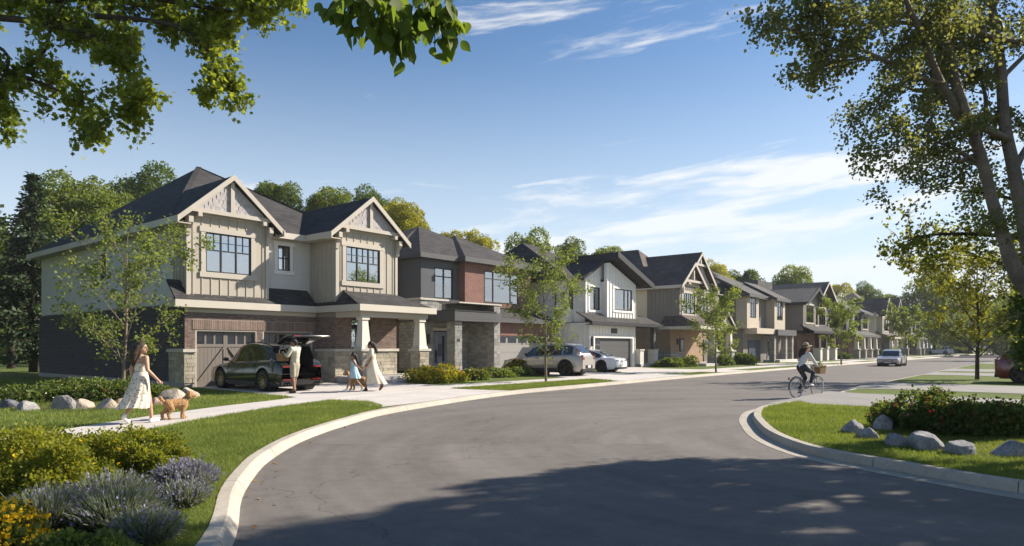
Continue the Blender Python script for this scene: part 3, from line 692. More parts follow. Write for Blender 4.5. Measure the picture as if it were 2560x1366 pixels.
    for x in (6.22, 9.52): column(H, x, -3.0, .3, 1.62, 3.0, .58, MORTAR, M('column_paint', (.62, .58, .51), .6, .05, 1), CAP, .46, .3, STONE, rnd)
    # porch floor, steps, front door
    pf = MB().box(6.0, 10.0, -3.55, -1.44, .1, .42).build('porch_floor', CONC, H)
    piece('step', CONC, H, 7.0, 8.8, -4.0, -3.552, .1, .27); piece('threshold', CAP, H, 6.82, 8.0, -1.5, -1.2, .42, .5)
    d0 = MB().box(7.22, 7.95, -1.30, -1.25, .5, 2.62).build('front_door', DARKW, H)
    piece('pane', GLASS, d0, 7.40, 7.78, -1.31, -1.302, 1.1, 2.4); piece('handle', CAP, d0, 7.27, 7.30, -1.36, -1.30, 1.3, 1.6)
    sl = MB().box(6.84, 7.16, -1.30, -1.26, .5, 2.62).build('sidelight', DARKW, H); piece('pane', GLASS, sl, 6.9, 7.1, -1.31, -1.302, .7, 2.5)
    tr = MB().box(6.84, 7.95, -1.30, -1.26, 2.66, 3.0).build('transom', DARKW, H); piece('pane', GLASS, tr, 6.92, 7.88, -1.31, -1.302, 2.72, 2.94)
    MB.off = (0, 0); return H
house_one()

# ---------------------------------------------------------------- a garage door of wide panels
def panel_door(H, a, b, c, d, y, mat, panes, vertical=False):
    o = MB().box(a, b, y + .03, y + .07, c, d).build('garage_door', mat, H)
    n = 4; ph = (d - c) / n
    for k in range(n): piece('door_panel', mat, o, a + .01, b - .01, y + .012, y + .03, c + k * ph + .006, c + (k + 1) * ph - .006)
    for x0, x1, z0, z1 in panes: piece('pane', DGLASS, o, x0, x1, y + .004, y + .0118, z0, z1)
    return o
# ---------------------------------------------------------------- house 2: brick and charcoal
def house_two():
    rnd = random.Random(5)
    H = house_root('hip-roofed house of red brick with a charcoal clad bay and stone porch', 13, 2)
    WB = (17.45, 19.1, 4.75, 6.68); WG = (21.45, 25.05, 4.66, 6.78)
    m = MB(); m.wall_y(16.3, 19.6, 4.72, 7.25, 4.2, .2, [WB]); m.wall_x(4.4, 6.2, 4.72, 7.25, 16.3, .2); bay = m.build('bay_wall', CHAR, H)
    lap(bay, CHAR, 'y', 4.198, 16.3, 19.6, 4.74, 7.1, .17, [(WB[0] - .02, WB[1] + .02, WB[2] - .02, WB[3] + .02)]); lap(bay, CHAR, 'x', 16.298, 4.2, 6.2, 4.74, 7.1, .17)
    m = MB(); m.wall_y(19.6, 26.5, 4.35, 7.25, 3.6, .22, [WG]); m.wall_x(3.82, 4.4, 4.35, 7.25, 19.6, .2); m.box(26.28, 26.5, 3.82, 17, .2, 7.25); m.wall_x(6.2, 17, .2, 7.25, 15.6, .2); m.box(15.8, 26.3, 16.8, 17, .2, 7.25); m.box(15.8, 16.5, 6.2, 6.4, .2, 7.25)
    m.build('brick_wall', BRICKR, H)
    GD = (21.6, 27.2, .2, 2.46)
    m = MB(); m.wall_y(20.9, 27.6, .2, 3.4, 2.6, .25, [GD]); m.box(27.35, 27.6, 2.85, 4, .2, 3.4); m.build('brick_wall', BRICKR, H)
    dw = (GD[1] - GD[0]) / 5
    panel_door(H, *GD, 2.72, M('warm_grey_door', (.26, .25, .235), .55, .04, 1), [(GD[0] + .12 + k * dw, GD[0] + dw * (k + 1) - .08, 1.98, 2.34) for k in range(5)])
    # stone: bay base, entrance wall, pillars
    ED = (17.35, 18.75, .3, 2.72)
    m = MB(); m.wall_y(16.3, 20.6, .2, 4.6, 4.22, .25, [ED]); m.wall_x(4.47, 6.2, .2, 4.6, 16.3, .2); st = m.build('stone_wall', STONEW, H)
    stones(st, STONEG, 'y', 4.22, 16.3, 19.6, 3.86, 4.6, rnd, .5, .2, .03); stones(st, STONEG, 'x', 16.3, 4.2, 6.2, 3.3, 4.6, rnd, .5, .2, .03); stones(st, STONEG, 'y', 4.22, 16.3, 20.55, .22, 3.2, rnd, .5, .2, .02, [ED])
    for a in ((16.22, 19.68, 4.12, 4.19), (16.22, 16.29, 4.19, 6.2)): piece('stone_cap', CAP, st, *a, 4.6, 4.72)
    for (x0, x1, y0, y1, z1) in ((17.0, 17.62, 2.0, 2.62, 3.25), (20.56, 21.15, 1.98, 4.2, 4.35)):
        p = MB().box(x0, x1, y0, y1, .18, z1).build('stone_pillar', STONEW, H)
        stones(p, STONEG, 'y', y0, x0, x1, .2, z1, rnd, .42, .19, .025); stones(p, STONEG, 'x', x0, y0, y1, .2, z1, rnd, .42, .19, .025)
    p = MB().box(17.4, 20.55, 3.2, 3.5, 3.9, 4.35).build('stone_parapet', STONEW, H); stones(p, STONEG, 'y', 3.2, 17.4, 20.55, 3.9, 4.33, rnd, .5, .2, .02)
    piece('stone_cap', CAP, p, 17.3, 21.25, 1.9, 3.6, 4.352, 4.43)
    fc = bpy.data.curves.new('house_number', 'FONT'); fc.body = '30'; fc.size = .26; fc.extrude = .008; fc.materials.append(DARKW)
    fo = bpy.data.objects.new('house_number', fc); link(fo, H); fo.location = (17.17 - MB.off[0], 1.955 - MB.off[1], 2.02); fo.rotation_euler = (R(90), 0, 0)
    nm = bpy.data.meshes.new_from_object(fo.evaluated_get(bpy.context.evaluated_depsgraph_get())); no = bpy.data.objects.new('house_number_digits', nm); link(no, H); no.location = fo.location; no.rotation_euler = fo.rotation_euler; bpy.data.objects.remove(fo); no.name = 'house_number'
    cn = MB().box(16.75, 21.05, 1.75, 4.15, 3.27, 3.86).build('canopy', CHART, H); piece('canopy_cap', BLACKF, cn, 16.7, 20.54, 1.70, 4.15, 3.862, 3.92)
    for z in (3.42, 3.57, 3.72): wboard('cladding_board', CHART, cn, 'y', 1.75, 16.75, 20.55, z, z + .14, .012); wboard('cladding_board', CHART, cn, 'x', 16.75, 1.75, 4.15, z, z + .14, .012)
    for x0, x1 in ((17.42, 18.04), (18.06, 18.68)):
        d = MB().box(x0, x1, 4.34, 4.39, .32, 2.66).build('front_door', BLUED, H); piece('pane', DGLASS, d, x0 + .2, x1 - .2, 4.33, 4.339, .7, 2.4); piece('handle', DARKW, d, x1 - .1 if x0 < 18 else x0 + .06, x1 - .06 if x0 < 18 else x0 + .1, 4.29, 4.338, 1.1, 1.9)
    piece('door_head', TANT, H, 17.3, 18.8, 4.14, 4.215, 2.73, 2.9); piece('wall_lamp', DARKW, H, 16.82, 16.96, 4.05, 4.19, 1.9, 2.5)
    window(H, *WB, 4.2, (.5,), (.72,), fw=.07); window(H, *WG, 3.6, (.25, .76), (.76,), fw=.07)
    wf = MB(); [wf.box(24.23, 25.0, 3.59, 3.66, z, z + .06) for z in (5.25, 5.75)]; wf.build('window_bar', DARKW, H)
    rf = MB(); hip(rf, 15.2, 26.95, 6.0, 17.4, 7.42, 10.1, 20.2, 20.2, 8.6, 8.6); hip(rf, 15.85, 26.95, 3.75, 17.4, 7.42, 10.1, 20.2, 20.2, 8.6, 8.6, .12); hip(rf, 19.15, 26.95, 3.15, 14, 7.43, 9.6, 22.6, 22.6, 7.4, 7.4)
    roof = rf.build('roof', ROOF, H)
    for a in ((15.8, 19.1, 3.70, 3.748), (15.8, 15.848, 3.7, 6.0), (19.1, 27, 3.10, 3.148), (19.1, 19.148, 3.15, 3.7), (15.15, 15.198, 6, 17.4)): piece('fascia', CHART, roof, *a, 7.14, 7.44)
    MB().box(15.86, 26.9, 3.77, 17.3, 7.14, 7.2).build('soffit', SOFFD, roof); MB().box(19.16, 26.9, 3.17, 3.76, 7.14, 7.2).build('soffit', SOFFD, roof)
    sr = MB().slab([(20.8, 2.1, 3.55), (27.9, 2.1, 3.55), (27.3, 3.62, 4.3), (20.8, 3.62, 4.3)], .1).build('porch_roof', ROOF, H)
    piece('fascia', CHART, sr, 21.17, 27.9, 2.04, 2.098, 3.3, 3.57)
    MB().box(16, 26.2, 3.9, 16.5, 3.3, 3.42).build('floor_slab', DARKROOM, H); MB().box(16.6, 21, 1.4, 4.2, .1, .28).build('porch_floor', CONC, H)
    MB.off = (0, 0)
house_two()
# ---------------------------------------------------------------- house 3: white farmhouse
def battens2(*a, **k): battens(*a, th=.045, **k)
def house_three():
    H = house_root('white board-and-batten house with black roof edges and dark grey garage door', 28, 0)
    GD = (29.3, 34.72, .1, 2.36)
    m = MB(); m.wall_y(28.65, 35.25, .12, 3.45, 0, .25, [GD]); m.wall_x(.25, 12, .12, 3.45, 28.65, .2); lw = m.build('white_wall', WHITEB, H)
    battens2(lw, WHITEB, 'y', 0, 28.7, 35.2, .14, 3.3,   .42, .06, [(29.1, 34.92, 0, 2.56)]); battens2(lw, WHITEB, 'x', 28.65, 0, 9, .14, 3.3, .42, .05)
    for a in ((29.12, 29.29, .1, 2.37), (34.73, 34.9, .1, 2.37), (29.12, 34.9, 2.37, 2.55)): wboard('trim_board', WHITEB, lw, 'y', 0, *a, .06)
    panel_door(H, *GD, .12, GREYD, [(29.5, 30.25, z, z + .36) for z in (.35, .9, 1.45, 1.95)])
    piece('wall_lamp', DARKW, H, 28.85, 29.0, -.14, -.03, 1.75, 2.45); piece('number_plaque', DARKW, H, 31.6, 32.4, -.06, -.022, 2.72, 3.08)
    W1, W2, W3 = (29.6, 30.95, 4.42, 6.1), (32.2, 34.85, 4.48, 6.12), (28.3, 28.92, 4.42, 6.1)
    m = MB(); m.wall_y(29.0, 31.1, 3.5, 6.75, .6, .2, [W1]); m.wall_x(.8, 1.6, 3.5, 6.75, 29.0, .2); tri_wall(m, 29.0, 35.6, .61, 6.75, 8.0, .2, 31.6)
    a = m.build('white_wall', WHITEB, H)
    m = MB(); m.wall_y(31.1, 35.5, 3.5, 6.6, .1, .2, [W2]); m.wall_x(.3, .6, 3.5, 6.55, 31.1, .2); m.box(35.3, 35.5, .3, 10, 3.5, 6.6)
    m.add([(31.1, .1, 6.6), (35.5, .1, 6.6), (31.6, .1, 8.0), (31.1, .1, 7.9), (31.1, .3, 6.6), (35.5, .3, 6.6), (31.6, .3, 8.0), (31.1, .3, 7.9)], [(0, 1, 2, 3), (7, 6, 5, 4), (0, 3, 7, 4), (1, 5, 6, 2), (2, 6, 7, 3)])
    b = m.build('white_wall', WHITEB, H)
    m = MB(); m.wall_y(28.1, 29.0, 3.5, 6.6, 1.6, .2, [W3]); m.wall_x(1.8, 12, 3.45, 6.6, 28.1, .2); m.box(28.3, 35.3, 11.8, 12, .12, 6.6)
    c = m.build('white_wall', WHITEB, H)
    slope = lambda x: 6.75 + 1.25 * (x - 29.0) / 2.6 if x < 31.6 else 8.0 - 1.4 * (x - 31.6) / 3.9
    battens2(a, WHITEB, 'y', .6, 29.02, 31.0, 3.9, 6.5, .38, .045, [(W1[0] - .15, W1[1] + .15, W1[2] - .2, W1[3] + .2)], top=lambda x: slope(x) - .1)
    battens2(b, WHITEB, 'y', .1, 31.15, 35.45, 3.9, 6.5, .42, .045, [(W2[0] - .15, W2[1] + .15, W2[2] - .2, W2[3] + .2)], top=lambda x: slope(x) - .1)
    battens2(c, WHITEB, 'y', 1.6, 28.12, 28.98, 3.9, 6.5, .4, .045, [(W3[0] - .15, W3[1] + .15, W3[2] - .2, W3[3] + .2)])
    window(H, *W1, .6, (.5,), (), trim=WHITEB, tw=.14, fw=.07); window(H, *W2, .1, (.58, .80), (), trim=WHITEB, tw=.14, fw=.07); window(H, *W3, 1.6, (.5,), (), trim=WHITEB, tw=.14, fw=.07)
    rf = MB(); gable(rf, 28.3, 36.6, .25, 9, 6.6, 8.35, 31.6, .16); rf.slab([(31.4, -.75, 8.62), (36.9, -.75, 6.62), (36.9, 6, 6.62), (31.4, 6, 8.62)], .2)
    hip(rf, 27.5, 36.2, 1.2, 12.5, 6.75, 9.9, 29.8, 31.3, 7, 7)
    roof = rf.build('roof', ROOF, H)
    m = MB().add([(31.3, -.80, 8.32), (36.95, -.80, 6.28), (36.95, -.80, 6.70), (31.3, -.80, 8.76), (31.3, -.752, 8.32), (36.95, -.752, 6.28), (36.95, -.752, 6.70), (31.3, -.752, 8.76)], [(0, 1, 2, 3), (7, 6, 5, 4), (0, 4, 5, 1), (1, 5, 6, 2), (2, 6, 7, 3), (3, 7, 4, 0)]); m.build('bargeboard', BLACKF, roof)
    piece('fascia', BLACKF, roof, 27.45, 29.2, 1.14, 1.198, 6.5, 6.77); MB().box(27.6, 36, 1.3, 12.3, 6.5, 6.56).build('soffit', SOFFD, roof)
    piece('ridge_box', BLACKF, roof, 31.25, 31.398, -.7, 5.9, 8.2, 8.66)
    m = MB(); m.slab([(28.0, -.65, 3.5), (38.6, -.65, 3.5), (37.6, .7, 4.25), (28.0, .7, 4.25)], .1); m.slab([(38.6, -.65, 3.5), (38.6, 6, 3.5), (37.6, 6, 4.25), (37.6, .7, 4.25)], .1)
    sr = m.build('porch_roof', ROOF, H); piece('fascia', BLACKF, sr, 27.95, 38.65, -.7, -.652, 3.28, 3.52); piece('fascia', BLACKF, sr, 38.602, 38.65, -.65, 6, 3.28, 3.52); MB().box(28.05, 38.55, -.62, -.05, 3.28, 3.32).build('soffit', SOFFD, sr); MB().box(35.3, 38.55, -.05, 3, 3.28, 3.32).build('soffit', SOFFD, sr)
    WS = M('white_stone', (.60, .57, .52), .85, .1, 3, bump=.3)
    for x in (35.6, 38.0):
        p = MB().box(x - .3, x + .3, -.4, .2, .1, 1.42).build('pier', WS, H); piece('pier_cap', CAP, p, x - .36, x + .36, -.46, .26, 1.42, 1.52)
        if x > 36: MB().box(x - .16, x + .16, -.26, .06, 1.52, 3.28).build('column', CHART, H)
    MB().box(28.4, 35.2, 2.4, 11.7, 3.46, 3.5).build('floor_slab', DARKROOM, H); MB().box(35.3, 38.4, -.5, 6, .1, .35).build('porch_floor', CONC, H)
    d = MB().box(35.25, 35.3, 1.6, 2.6, .35, 2.5).build('front_door', GREYD, H)
    MB.off = (0, 0)
house_three()
# ---------------------------------------------------------------- the houses further up the street
def box_wall(H, name, mat, x0, x1, y0, y1, z0, z1, wins=(), bat=None, **kw):
    m = MB(); m.wall_y(x0, x1, z0, z1, y0, .2, [w[:4] for w in wins]); m.wall_x(y0 + .2, y1, z0, z1, x0, .2); m.box(x1 - .2, x1, y0 + .2, y1, z0, z1); m.box(x0 + .2, x1 - .2, y1 - .2, y1, z0, z1)
    o = m.build(name, mat, H)
    for w in wins: window(H, *w[:4], y0, *w[4:], **kw)
    if bat: battens(o, bat, 'y', y0, x0, x1, z0, z1, .4, .06, [(w[0] - .2, w[1] + .2, w[2] - .2, w[3] + .2) for w in wins]); battens(o, bat, 'x', x0, y0, min(y0 + 3, y1), z0, z1, .4, .06)
    return o
def slab_roof(H, name, mat, polys, fas, fm, th=.14):
    m = MB(); [m.slab(p, th) for p in polys]; r = m.build(name, mat, H)
    for f in fas: piece('fascia', fm, r, *f)
    return r
def house_four():
    H = house_root('brown-roofed house with twin pointed gables, cream side wall and tan brick base', 41, -1)
    box_wall(H, 'brick_wall', BRICKT, 40.9, 50.5, -.2, 14, .1, 3.5)
    piece('stone_base', STONEW, H, 40.82, 40.898, -.2, 3.6, .1, 1.3); piece('stone_base', STONEW, H, 40.82, 43.4, -.28, -.202, .1, 1.3)
    m = MB(); m.wall_x(2.0, 13.8, 3.5, 6.9, 41, .2); m.build('cream_wall', M('cream_stucco', (.60, .53, .40), .8, .05, 1), H)
    W = (41.6, 44.0, 4.55, 6.3); tb = box_wall(H, 'tan_wall', GREYBB, 40.95, 45.3, -1.0, 2.0, 3.5, 6.95, [(*W, (1/3, 2/3), (.55,))], GREYBB, trim=TANT, tw=.2, mull=[(i, 1, 2, 2) for i in range(3)])
    W2 = (46.2, 47.6, 4.6, 6.2); box_wall(H, 'tan_wall', GREYBB, 45.3, 50.3, -.6, 3, 3.5, 6.95, [(*W2, (.5,), (.55,))], None, trim=TANT)
    rf = MB(); gable(rf, 40.5, 45.8, -1.45, 6, 6.85, 9.0, 43.15); gable(rf, 42.0, 49.4, -.95, 9, 6.9, 10.2, 45.7); hip(rf, 40.45, 51, 1.5, 14.4, 6.88, 11.0, 45.7, 45.7, 5.5, 9)
    roof = rf.build('roof', ROOFB, H); rake(roof, TANT, 40.5, 45.8, -1.45, 6.85, 9.0, 43.15, .3); rake(roof, TANT, 42.0, 49.4, -.95, 6.9, 10.2, 45.7, .3)
    g = tri_wall(MB(), 40.95, 45.3, -1.0, 6.95, 8.7).build('gable_wall', BEIGE, H); g2 = tri_wall(MB(), 42.6, 48.8, -.55, 6.95, 9.85, .2, 45.7).build('gable_wall', SHAKE, H)
    for zz, (a, b), yy, oo in ((7.25, (41.3, 45.0), -1.36, g), (8.95, (44.4, 47.0), -.86, g2)): piece('tie_beam', TANT, oo, a, b, yy, yy + .12, zz, zz + .2); piece('king_post', TANT, oo, (a + b) / 2 - .1, (a + b) / 2 + .1, yy, yy + .12, zz + .2, zz + 1.05)
    for x in (40.98, 45.15): piece('bracket', TANT, g, x, x + .2, -1.4, -1.0, 6.2, 6.8)
    piece('fascia', CREAM, roof, 40.42, 40.498, -1.4, 14.4, 6.66, 6.9); MB().box(40.5, 51, -.8, 14.3, 6.64, 6.7).build('soffit', SOFF, roof)
    sr = slab_roof(H, 'porch_roof', ROOFB, [[(40.1, -3.2, 3.4), (47.2, -3.2, 3.4), (46.2, -.9, 4.5), (41.1, -.9, 4.5)], [(40.1, -3.2, 3.4), (41.1, -.9, 4.5), (41.1, .4, 4.5), (40.1, .4, 3.4)]], [(40.05, 47.25, -3.26, -3.202, 3.18, 3.42), (40.04, 40.098, -3.2, .4, 3.18, 3.42)], CREAM)
    pg = gable(MB(), 43.6, 47.0, -3.5, -1, 3.45, 4.75).build('porch_gable', ROOFB, H); rake(pg, TANT, 43.6, 47.0, -3.5, 3.45, 4.77, None, .22); tri_wall(MB(), 43.9, 46.7, -3.3, 3.3, 4.5).build('gable_wall', BEIGE, H)
    MB().box(40.2, 47.1, -3.1, -.3, 3.18, 3.22).build('soffit', SOFF, sr)
    rnd = random.Random(4)
    for x in (43.5, 47.0): column(H, x, -2.9, .12, 1.4, 3.18, .75, STONEW, M('column_paint', (.62, .58, .51)), CAP, .5, .34)
    d = MB().box(42.6, 43.5, -.26, -.2, .4, 2.5).build('front_door', DARKW, H); piece('pane', DGLASS, d, 42.8, 43.3, -.27, -.262, 1.2, 2.3); piece('wall_lamp', DARKW, H, 42.0, 42.15, -.38, -.285, 1.9, 2.4)
    MB().box(40.9, 48, -3.4, -.3, .1, .34).build('porch_floor', CONC, H); panel_door(H, 47.6, 50.2, .1, 2.4, -.29, TAUPE, [(47.8, 50.0, 1.9, 2.25)])
    MB().box(41.2, 50, 2, 13, 3.5, 3.56).build('floor_slab', DARKROOM, H); MB.off = (0, 0)
house_four()
def house_five():
    H = house_root('grey-roofed house with pale stucco window boxes and flat beige canopies', 53, -2.5)
    t = -2.5
    box_wall(H, 'brick_wall', BRICKG, 53, 64.5, t + .6, 11, .1, 3.6)
    box_wall(H, 'wall', GREYBB, 52.6, 64.3, t + .9, 11, 3.5, 6.9, [(57.3, 58.3, 4.4, 6.4, (.5,), ())])
    for a, b in ((52.4, 55.6), (60.2, 63.6)):
        box_wall(H, 'stucco_wall', BEIGE, a, b, t, t + 1.1, 3.5, 6.75, [(a + .8, b - .8, 4.55, 6.5, (.35, .7), (.7,))], fw=.08)
    rf = MB(); hip(rf, 51.9, 64.9, t + .35, 11.4, 6.9, 9.9, 58, 58, 3.5, 5.5)
    for a, b in ((51.9, 56.1), (59.7, 64.1)): rf.slab([(a, t - .4, 6.8), (b, t - .4, 6.8), (b - .3, t + 3.2, 8.7), (a + .3, t + 3.2, 8.7)], .3)
    roof = rf.build('roof', ROOFG, H)
    for f in ((51.85, 56.15, t - .46, t - .402), (59.65, 64.15, t - .46, t - .402), (51.84, 51.898, t - .4, 11)): piece('fascia', CHART, roof, *f, 6.5, 6.82)
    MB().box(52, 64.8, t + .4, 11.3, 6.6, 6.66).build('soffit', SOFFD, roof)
    for a, b, y, z0, z1, nm, mt in ((53.4, 58.6, t - .6, 3.0, 3.55, 'canopy', BEIGE), (58.61, 64.6, t - .9, 2.9, 3.5, 'canopy', CHART)): MB().box(a, b, y, t + 1, z0, z1).build(nm, mt, H)
    for x in (58.6, 62.2, 64.3):
        p = MB().box(x - .25, x + .25, t - .6, t - .1, .1, 2.9).build('pillar', STONEW, H)
    d = MB().box(59.6, 60.7, t + .52, t + .598, .35, 2.5).build('front_door', BLUED, H); piece('pane', DGLASS, d, 59.8, 60.5, t + .5, t + .518, .8, 2.3)
    panel_door(H, 54.3, 57.6, .1, 2.4, t + .52, M('navy_door', (.03, .04, .07), .5, .03, 1), []); MB().box(53, 64, 0, 10.8, 3.6, 3.66).build('floor_slab', DARKROOM, H); MB().box(58.8, 64.6, t - 1.0, t + .6, .1, .4).build('porch_floor', CONC, H); MB.off = (0, 0)
house_five()
def house_six():
    H = house_root('grey batten-clad house with a dark mono-pitch gable and a brown gable beside it', 67, -3)
    t = -3.2
    box_wall(H, 'brick_wall', BRICKR, 68.2, 82.0, t + .8, 11, .1, 3.6)
    box_wall(H, 'grey_wall', GREYBB, 67.6, 73.8, t, 11, 3.5, 6.9, [(68.6, 71.6, 4.5, 6.5, (.6,), ()), (72.3, 73.3, 4.3, 6.3, (), ())], GREYBB, trim=TANT, fw=.09)
    box_wall(H, 'tan_wall', GREYBB, 73.8, 82, t + .7, 11, 3.5, 6.9, [(75.0, 79.2, 4.4, 6.5, (.2, .4, .6, .8), ()), (80.4, 81.4, 4.6, 6.4, (), ())], GREYBB, trim=TANT, fw=.09)
    rf = MB(); gable(rf, 66.9, 75.0, t - .7, 8, 6.7, 8.6, 71.4, .2); gable(rf, 73.4, 82.8, t - .1, 8, 6.8, 9.8, 78); hip(rf, 66.9, 82.8, 0, 11.4, 6.9, 9.9, 71, 78, 5, 5); rf.box(68, 73, 2, 5, 8.6, 9.6)
    roof = rf.build('roof', ROOFG, H); rake(roof, BLACKF, 66.9, 75.0, t - .7, 6.7, 8.65, 71.4, .42); rake(roof, TANT, 73.4, 82.8, t - .1, 6.8, 9.85, 78, .3)
    tri_wall(MB(), 67.6, 74.4, t, 6.9, 8.4, .2, 71.4).build('gable_wall', GREYBB, H); tri_wall(MB(), 74, 82.2, t + .7, 6.9, 9.5, .2, 78).build('gable_wall', GREYBB, H)
    piece('fascia', BLACKF, roof, 66.84, 66.898, t - .6, 11, 6.4, 6.72); MB().box(67, 82.5, t + .9, 11, 6.6, 6.66).build('soffit', SOFFD, roof)
    sr = slab_roof(H, 'porch_roof', ROOF, [[(67.0, t - 1.3, 3.5), (83, t - 1.3, 3.5), (82.4, t + .9, 4.5), (67.8, t + .9, 4.5)]], [(66.95, 83.05, t - 1.36, t - 1.302, 3.25, 3.52)], BLACKF)
    MB().box(67, 82.9, t - 1.2, t + .7, 3.22, 3.26).build('soffit', SOFFD, sr)
    WS = M('white_stone', (.60, .57, .52))
    for x in (70.8, 73.6, 77.2):
        p = MB().box(x - .4, x + .4, t - 1.1, t - .3, .1, 1.5).build('pier', WS, H); piece('pier_cap', CAP, p, x - .48, x + .48, t - 1.18, t - .22, 1.5, 1.6); MB().box(x - .26, x + .26, t - .95, t - .45, 1.6, 3.22).build('column', M('brown_post', (.07, .05, .045)), H)
    panel_door(H, 77.8, 81.6, .1, 2.5, t + .72, CREAM, [(78 + k * .9, 78.7 + k * .9, 1.9, 2.35) for k in range(4)])
    d = MB().box(71.6, 72.8, t + .72, t + .798, .3, 2.5).build('front_door', DARKW, H); MB().box(68.4, 81.6, 0, 10.6, 3.6, 3.66).build('floor_slab', DARKROOM, H); MB.off = (0, 0)
house_six()
def house_far(label, s0, s1, t, roofm, wallm, lowm, zr, fas, gables=(), hh=6.8, side=None):
    H = house_root(label, s0, t); w = s1 - s0
    box_wall(H, 'brick_wall', lowm, s0, s1, t + .8, t + 12, .1, 3.6)
    box_wall(H, 'wall', side or wallm, s0 + .3, s1 - .3, t + .9, t + 12, 3.5, hh, [(s0 + w * .4, s0 + w * .52, 4.5, 6.2, (.5,), ())], None, fw=.1)
    for f0, f1 in ((.08, .36), (.6, .92)):
        a, b = s0 + w * f0, s0 + w * f1
        box_wall(H, 'bay_wall', wallm, a, b, t, t + 1.1, 3.5, hh, [(a + (b - a) * .2, b - (b - a) * .2, 4.4, 6.3, (.5,), (.6,))], None, trim=TANT, fw=.1)
    rf = MB(); hip(rf, s0 - .4, s1 + .4, t + .4, t + 12.5, hh, zr, s0 + w * .45, s0 + w * .55, t + 6, t + 6)
    for f0, f1 in ((.08, .36), (.6, .92)):
        a, b = s0 + w * f0 - .4, s0 + w * f1 + .4
        if gables: gable(rf, a, b, t - .5, t + 5, hh, hh + (b - a) * .52)
        else: hip(rf, a, b, t - .5, t + 6, hh, hh + 1.3, (a + b) / 2, (a + b) / 2, t + 2, t + 4)
    roof = rf.build('roof', roofm, H)
    for f0, f1 in ((.08, .36), (.6, .92)):
        a, b = s0 + w * f0 - .4, s0 + w * f1 + .4
        if gables: rake(roof, fas, a, b, t - .5, hh, hh + (b - a) * .52, None, .32); tri_wall(MB(), a + .4, b - .4, t, hh, hh + (b - a) * .47).build('gable_wall', wallm, H)
        else: piece('fascia', fas, roof, a, b, t - .56, t - .502, hh - .3, hh + .02)
    piece('fascia', fas, roof, s0 - .46, s0 - .402, t + .4, t + 12.5, hh - .3, hh + .02); MB().box(s0 - .3, s1 + .3, t + .5, t + 12.4, hh - .3, hh - .24).build('soffit', SOFF, roof)
    sr = slab_roof(H, 'porch_roof', roofm, [[(s0 - .2, t - 1.5, 3.4), (s1 - 1, t - 1.5, 3.4), (s1 - 1, t + .9, 4.3), (s0 + .6, t + .9, 4.3)]], [(s0 - .25, s1 - .95, t - 1.56, t - 1.502, 3.1, 3.42)], fas)
    for k in range(4): column(H, s0 + w * (.1 + .24 * k), t - 1.2, .1, 1.4, 3.1, .8, STONEW, M('column_paint', (.62, .58, .51)), CAP, .5, .4)
    panel_door(H, s0 + w * .62, s0 + w * .88, .1, 2.4, t + .7, TAUPE, [(s0 + w * .64, s0 + w * .86, 1.9, 2.25)]); MB().box(s0 + w * .3, s0 + w * .36, t + .7, t + .79, .2, 2.4).build('front_door', DARKW, H); MB.off = (0, 0)
house_far('dark hip-roofed brick house beyond the grey batten-clad one', 88, 104, -2.6, ROOFG, CHAR, BRICKR, 11.2, CHART, ())
house_far('brown-roofed cream house with small pale gables beyond the dark hip roof', 112, 130, -2.4, ROOFB, TAN, BRICKG, 11.4, CREAM, (1,), 6.9, M('cream_stucco', (.60, .53, .40)))
house_far('farthest grey house at the end of the row behind the white car', 138, 156, -2.4, ROOFG, GREYBB, BRICKG, 11.6, CHART, ())
# ================================================================ plants
def norm(a): return a / np.maximum(np.linalg.norm(a, axis=-1, keepdims=True), 1e-9)
T_DIA = (np.array([(0, 0, 0), (.36, .45, .06), (0, 1, -.04), (-.36, .45, .06)], float), np.array([(0, 1, 2, 3)]))
_a = [(.0, .0), (.30, .06), (.22, .24), (.52, .34), (.36, .48), (.30, .66), (.14, .62), (0, 1.0), (-.14, .62), (-.30, .66), (-.36, .48), (-.52, .34), (-.22, .24), (-.30, .06)]
T_MAPLE = (np.array([(0, .38, .0)] + [(x, y, .05 * abs(x) * 2 - .06 * y * y) for x, y in _a], float), np.array([(0, i + 1, (i + 1) % 14 + 1) for i in range(14)]))
_o = [(0, 0), (.20, .10), (.33, .28), (.36, .48), (.27, .70), (.12, .88), (0, 1.08)]
T_OVATE = (np.array([(0, y, -.10 * y * y) for x, y in _o] + [(x, y, .10 * x * 2 - .10 * y * y) for x, y in _o] + [(-x, y, .10 * x * 2 - .10 * y * y) for x, y in _o], float),
           np.array([(i, i + 7, i + 8, i + 1) for i in range(6)] + [(i + 14, i, i + 1, i + 15) for i in range(6)]))
T_BLADE = (np.array([(-.5, 0, 0), (.5, 0, 0), (.28, .6, .1), (-.28, .6, .1)], float), np.array([(0, 1, 2, 3)]))
def leaves(name, pos, d, nr, size, tmpl, mat, parent=None, width=1.0):
    tv, tf = tmpl; Y = norm(d); Z = norm(nr - (nr * Y).sum(-1, keepdims=True) * Y); X = np.cross(Y, Z)
    s = np.asarray(size)[:, None, None]
    V = pos[:, None, :] + s * (tv[None, :, 0:1] * X[:, None] * width + tv[None, :, 1:2] * Y[:, None] + tv[None, :, 2:3] * Z[:, None])
    n, k = len(pos), len(tv); F = (tf[None] + (np.arange(n) * k)[:, None, None]).reshape(-1, tf.shape[1])
    return fast_mesh(name, V.reshape(-1, 3), F, mat, parent)
def rdir(r, n): return norm(r.normal(size=(n, 3)))
BARK = M('bark', (.21, .17, .135), .9, .25, 6, bump=1.0, bs=22, var2=.2, vs2=40); BARKL = M('pale_bark', (.20, .155, .115), .9, .2, 8, bump=.8, bs=30); BARKD = M('dark_bark', (.06, .046, .036), .9, .25, 6, bump=1.0, bs=25)
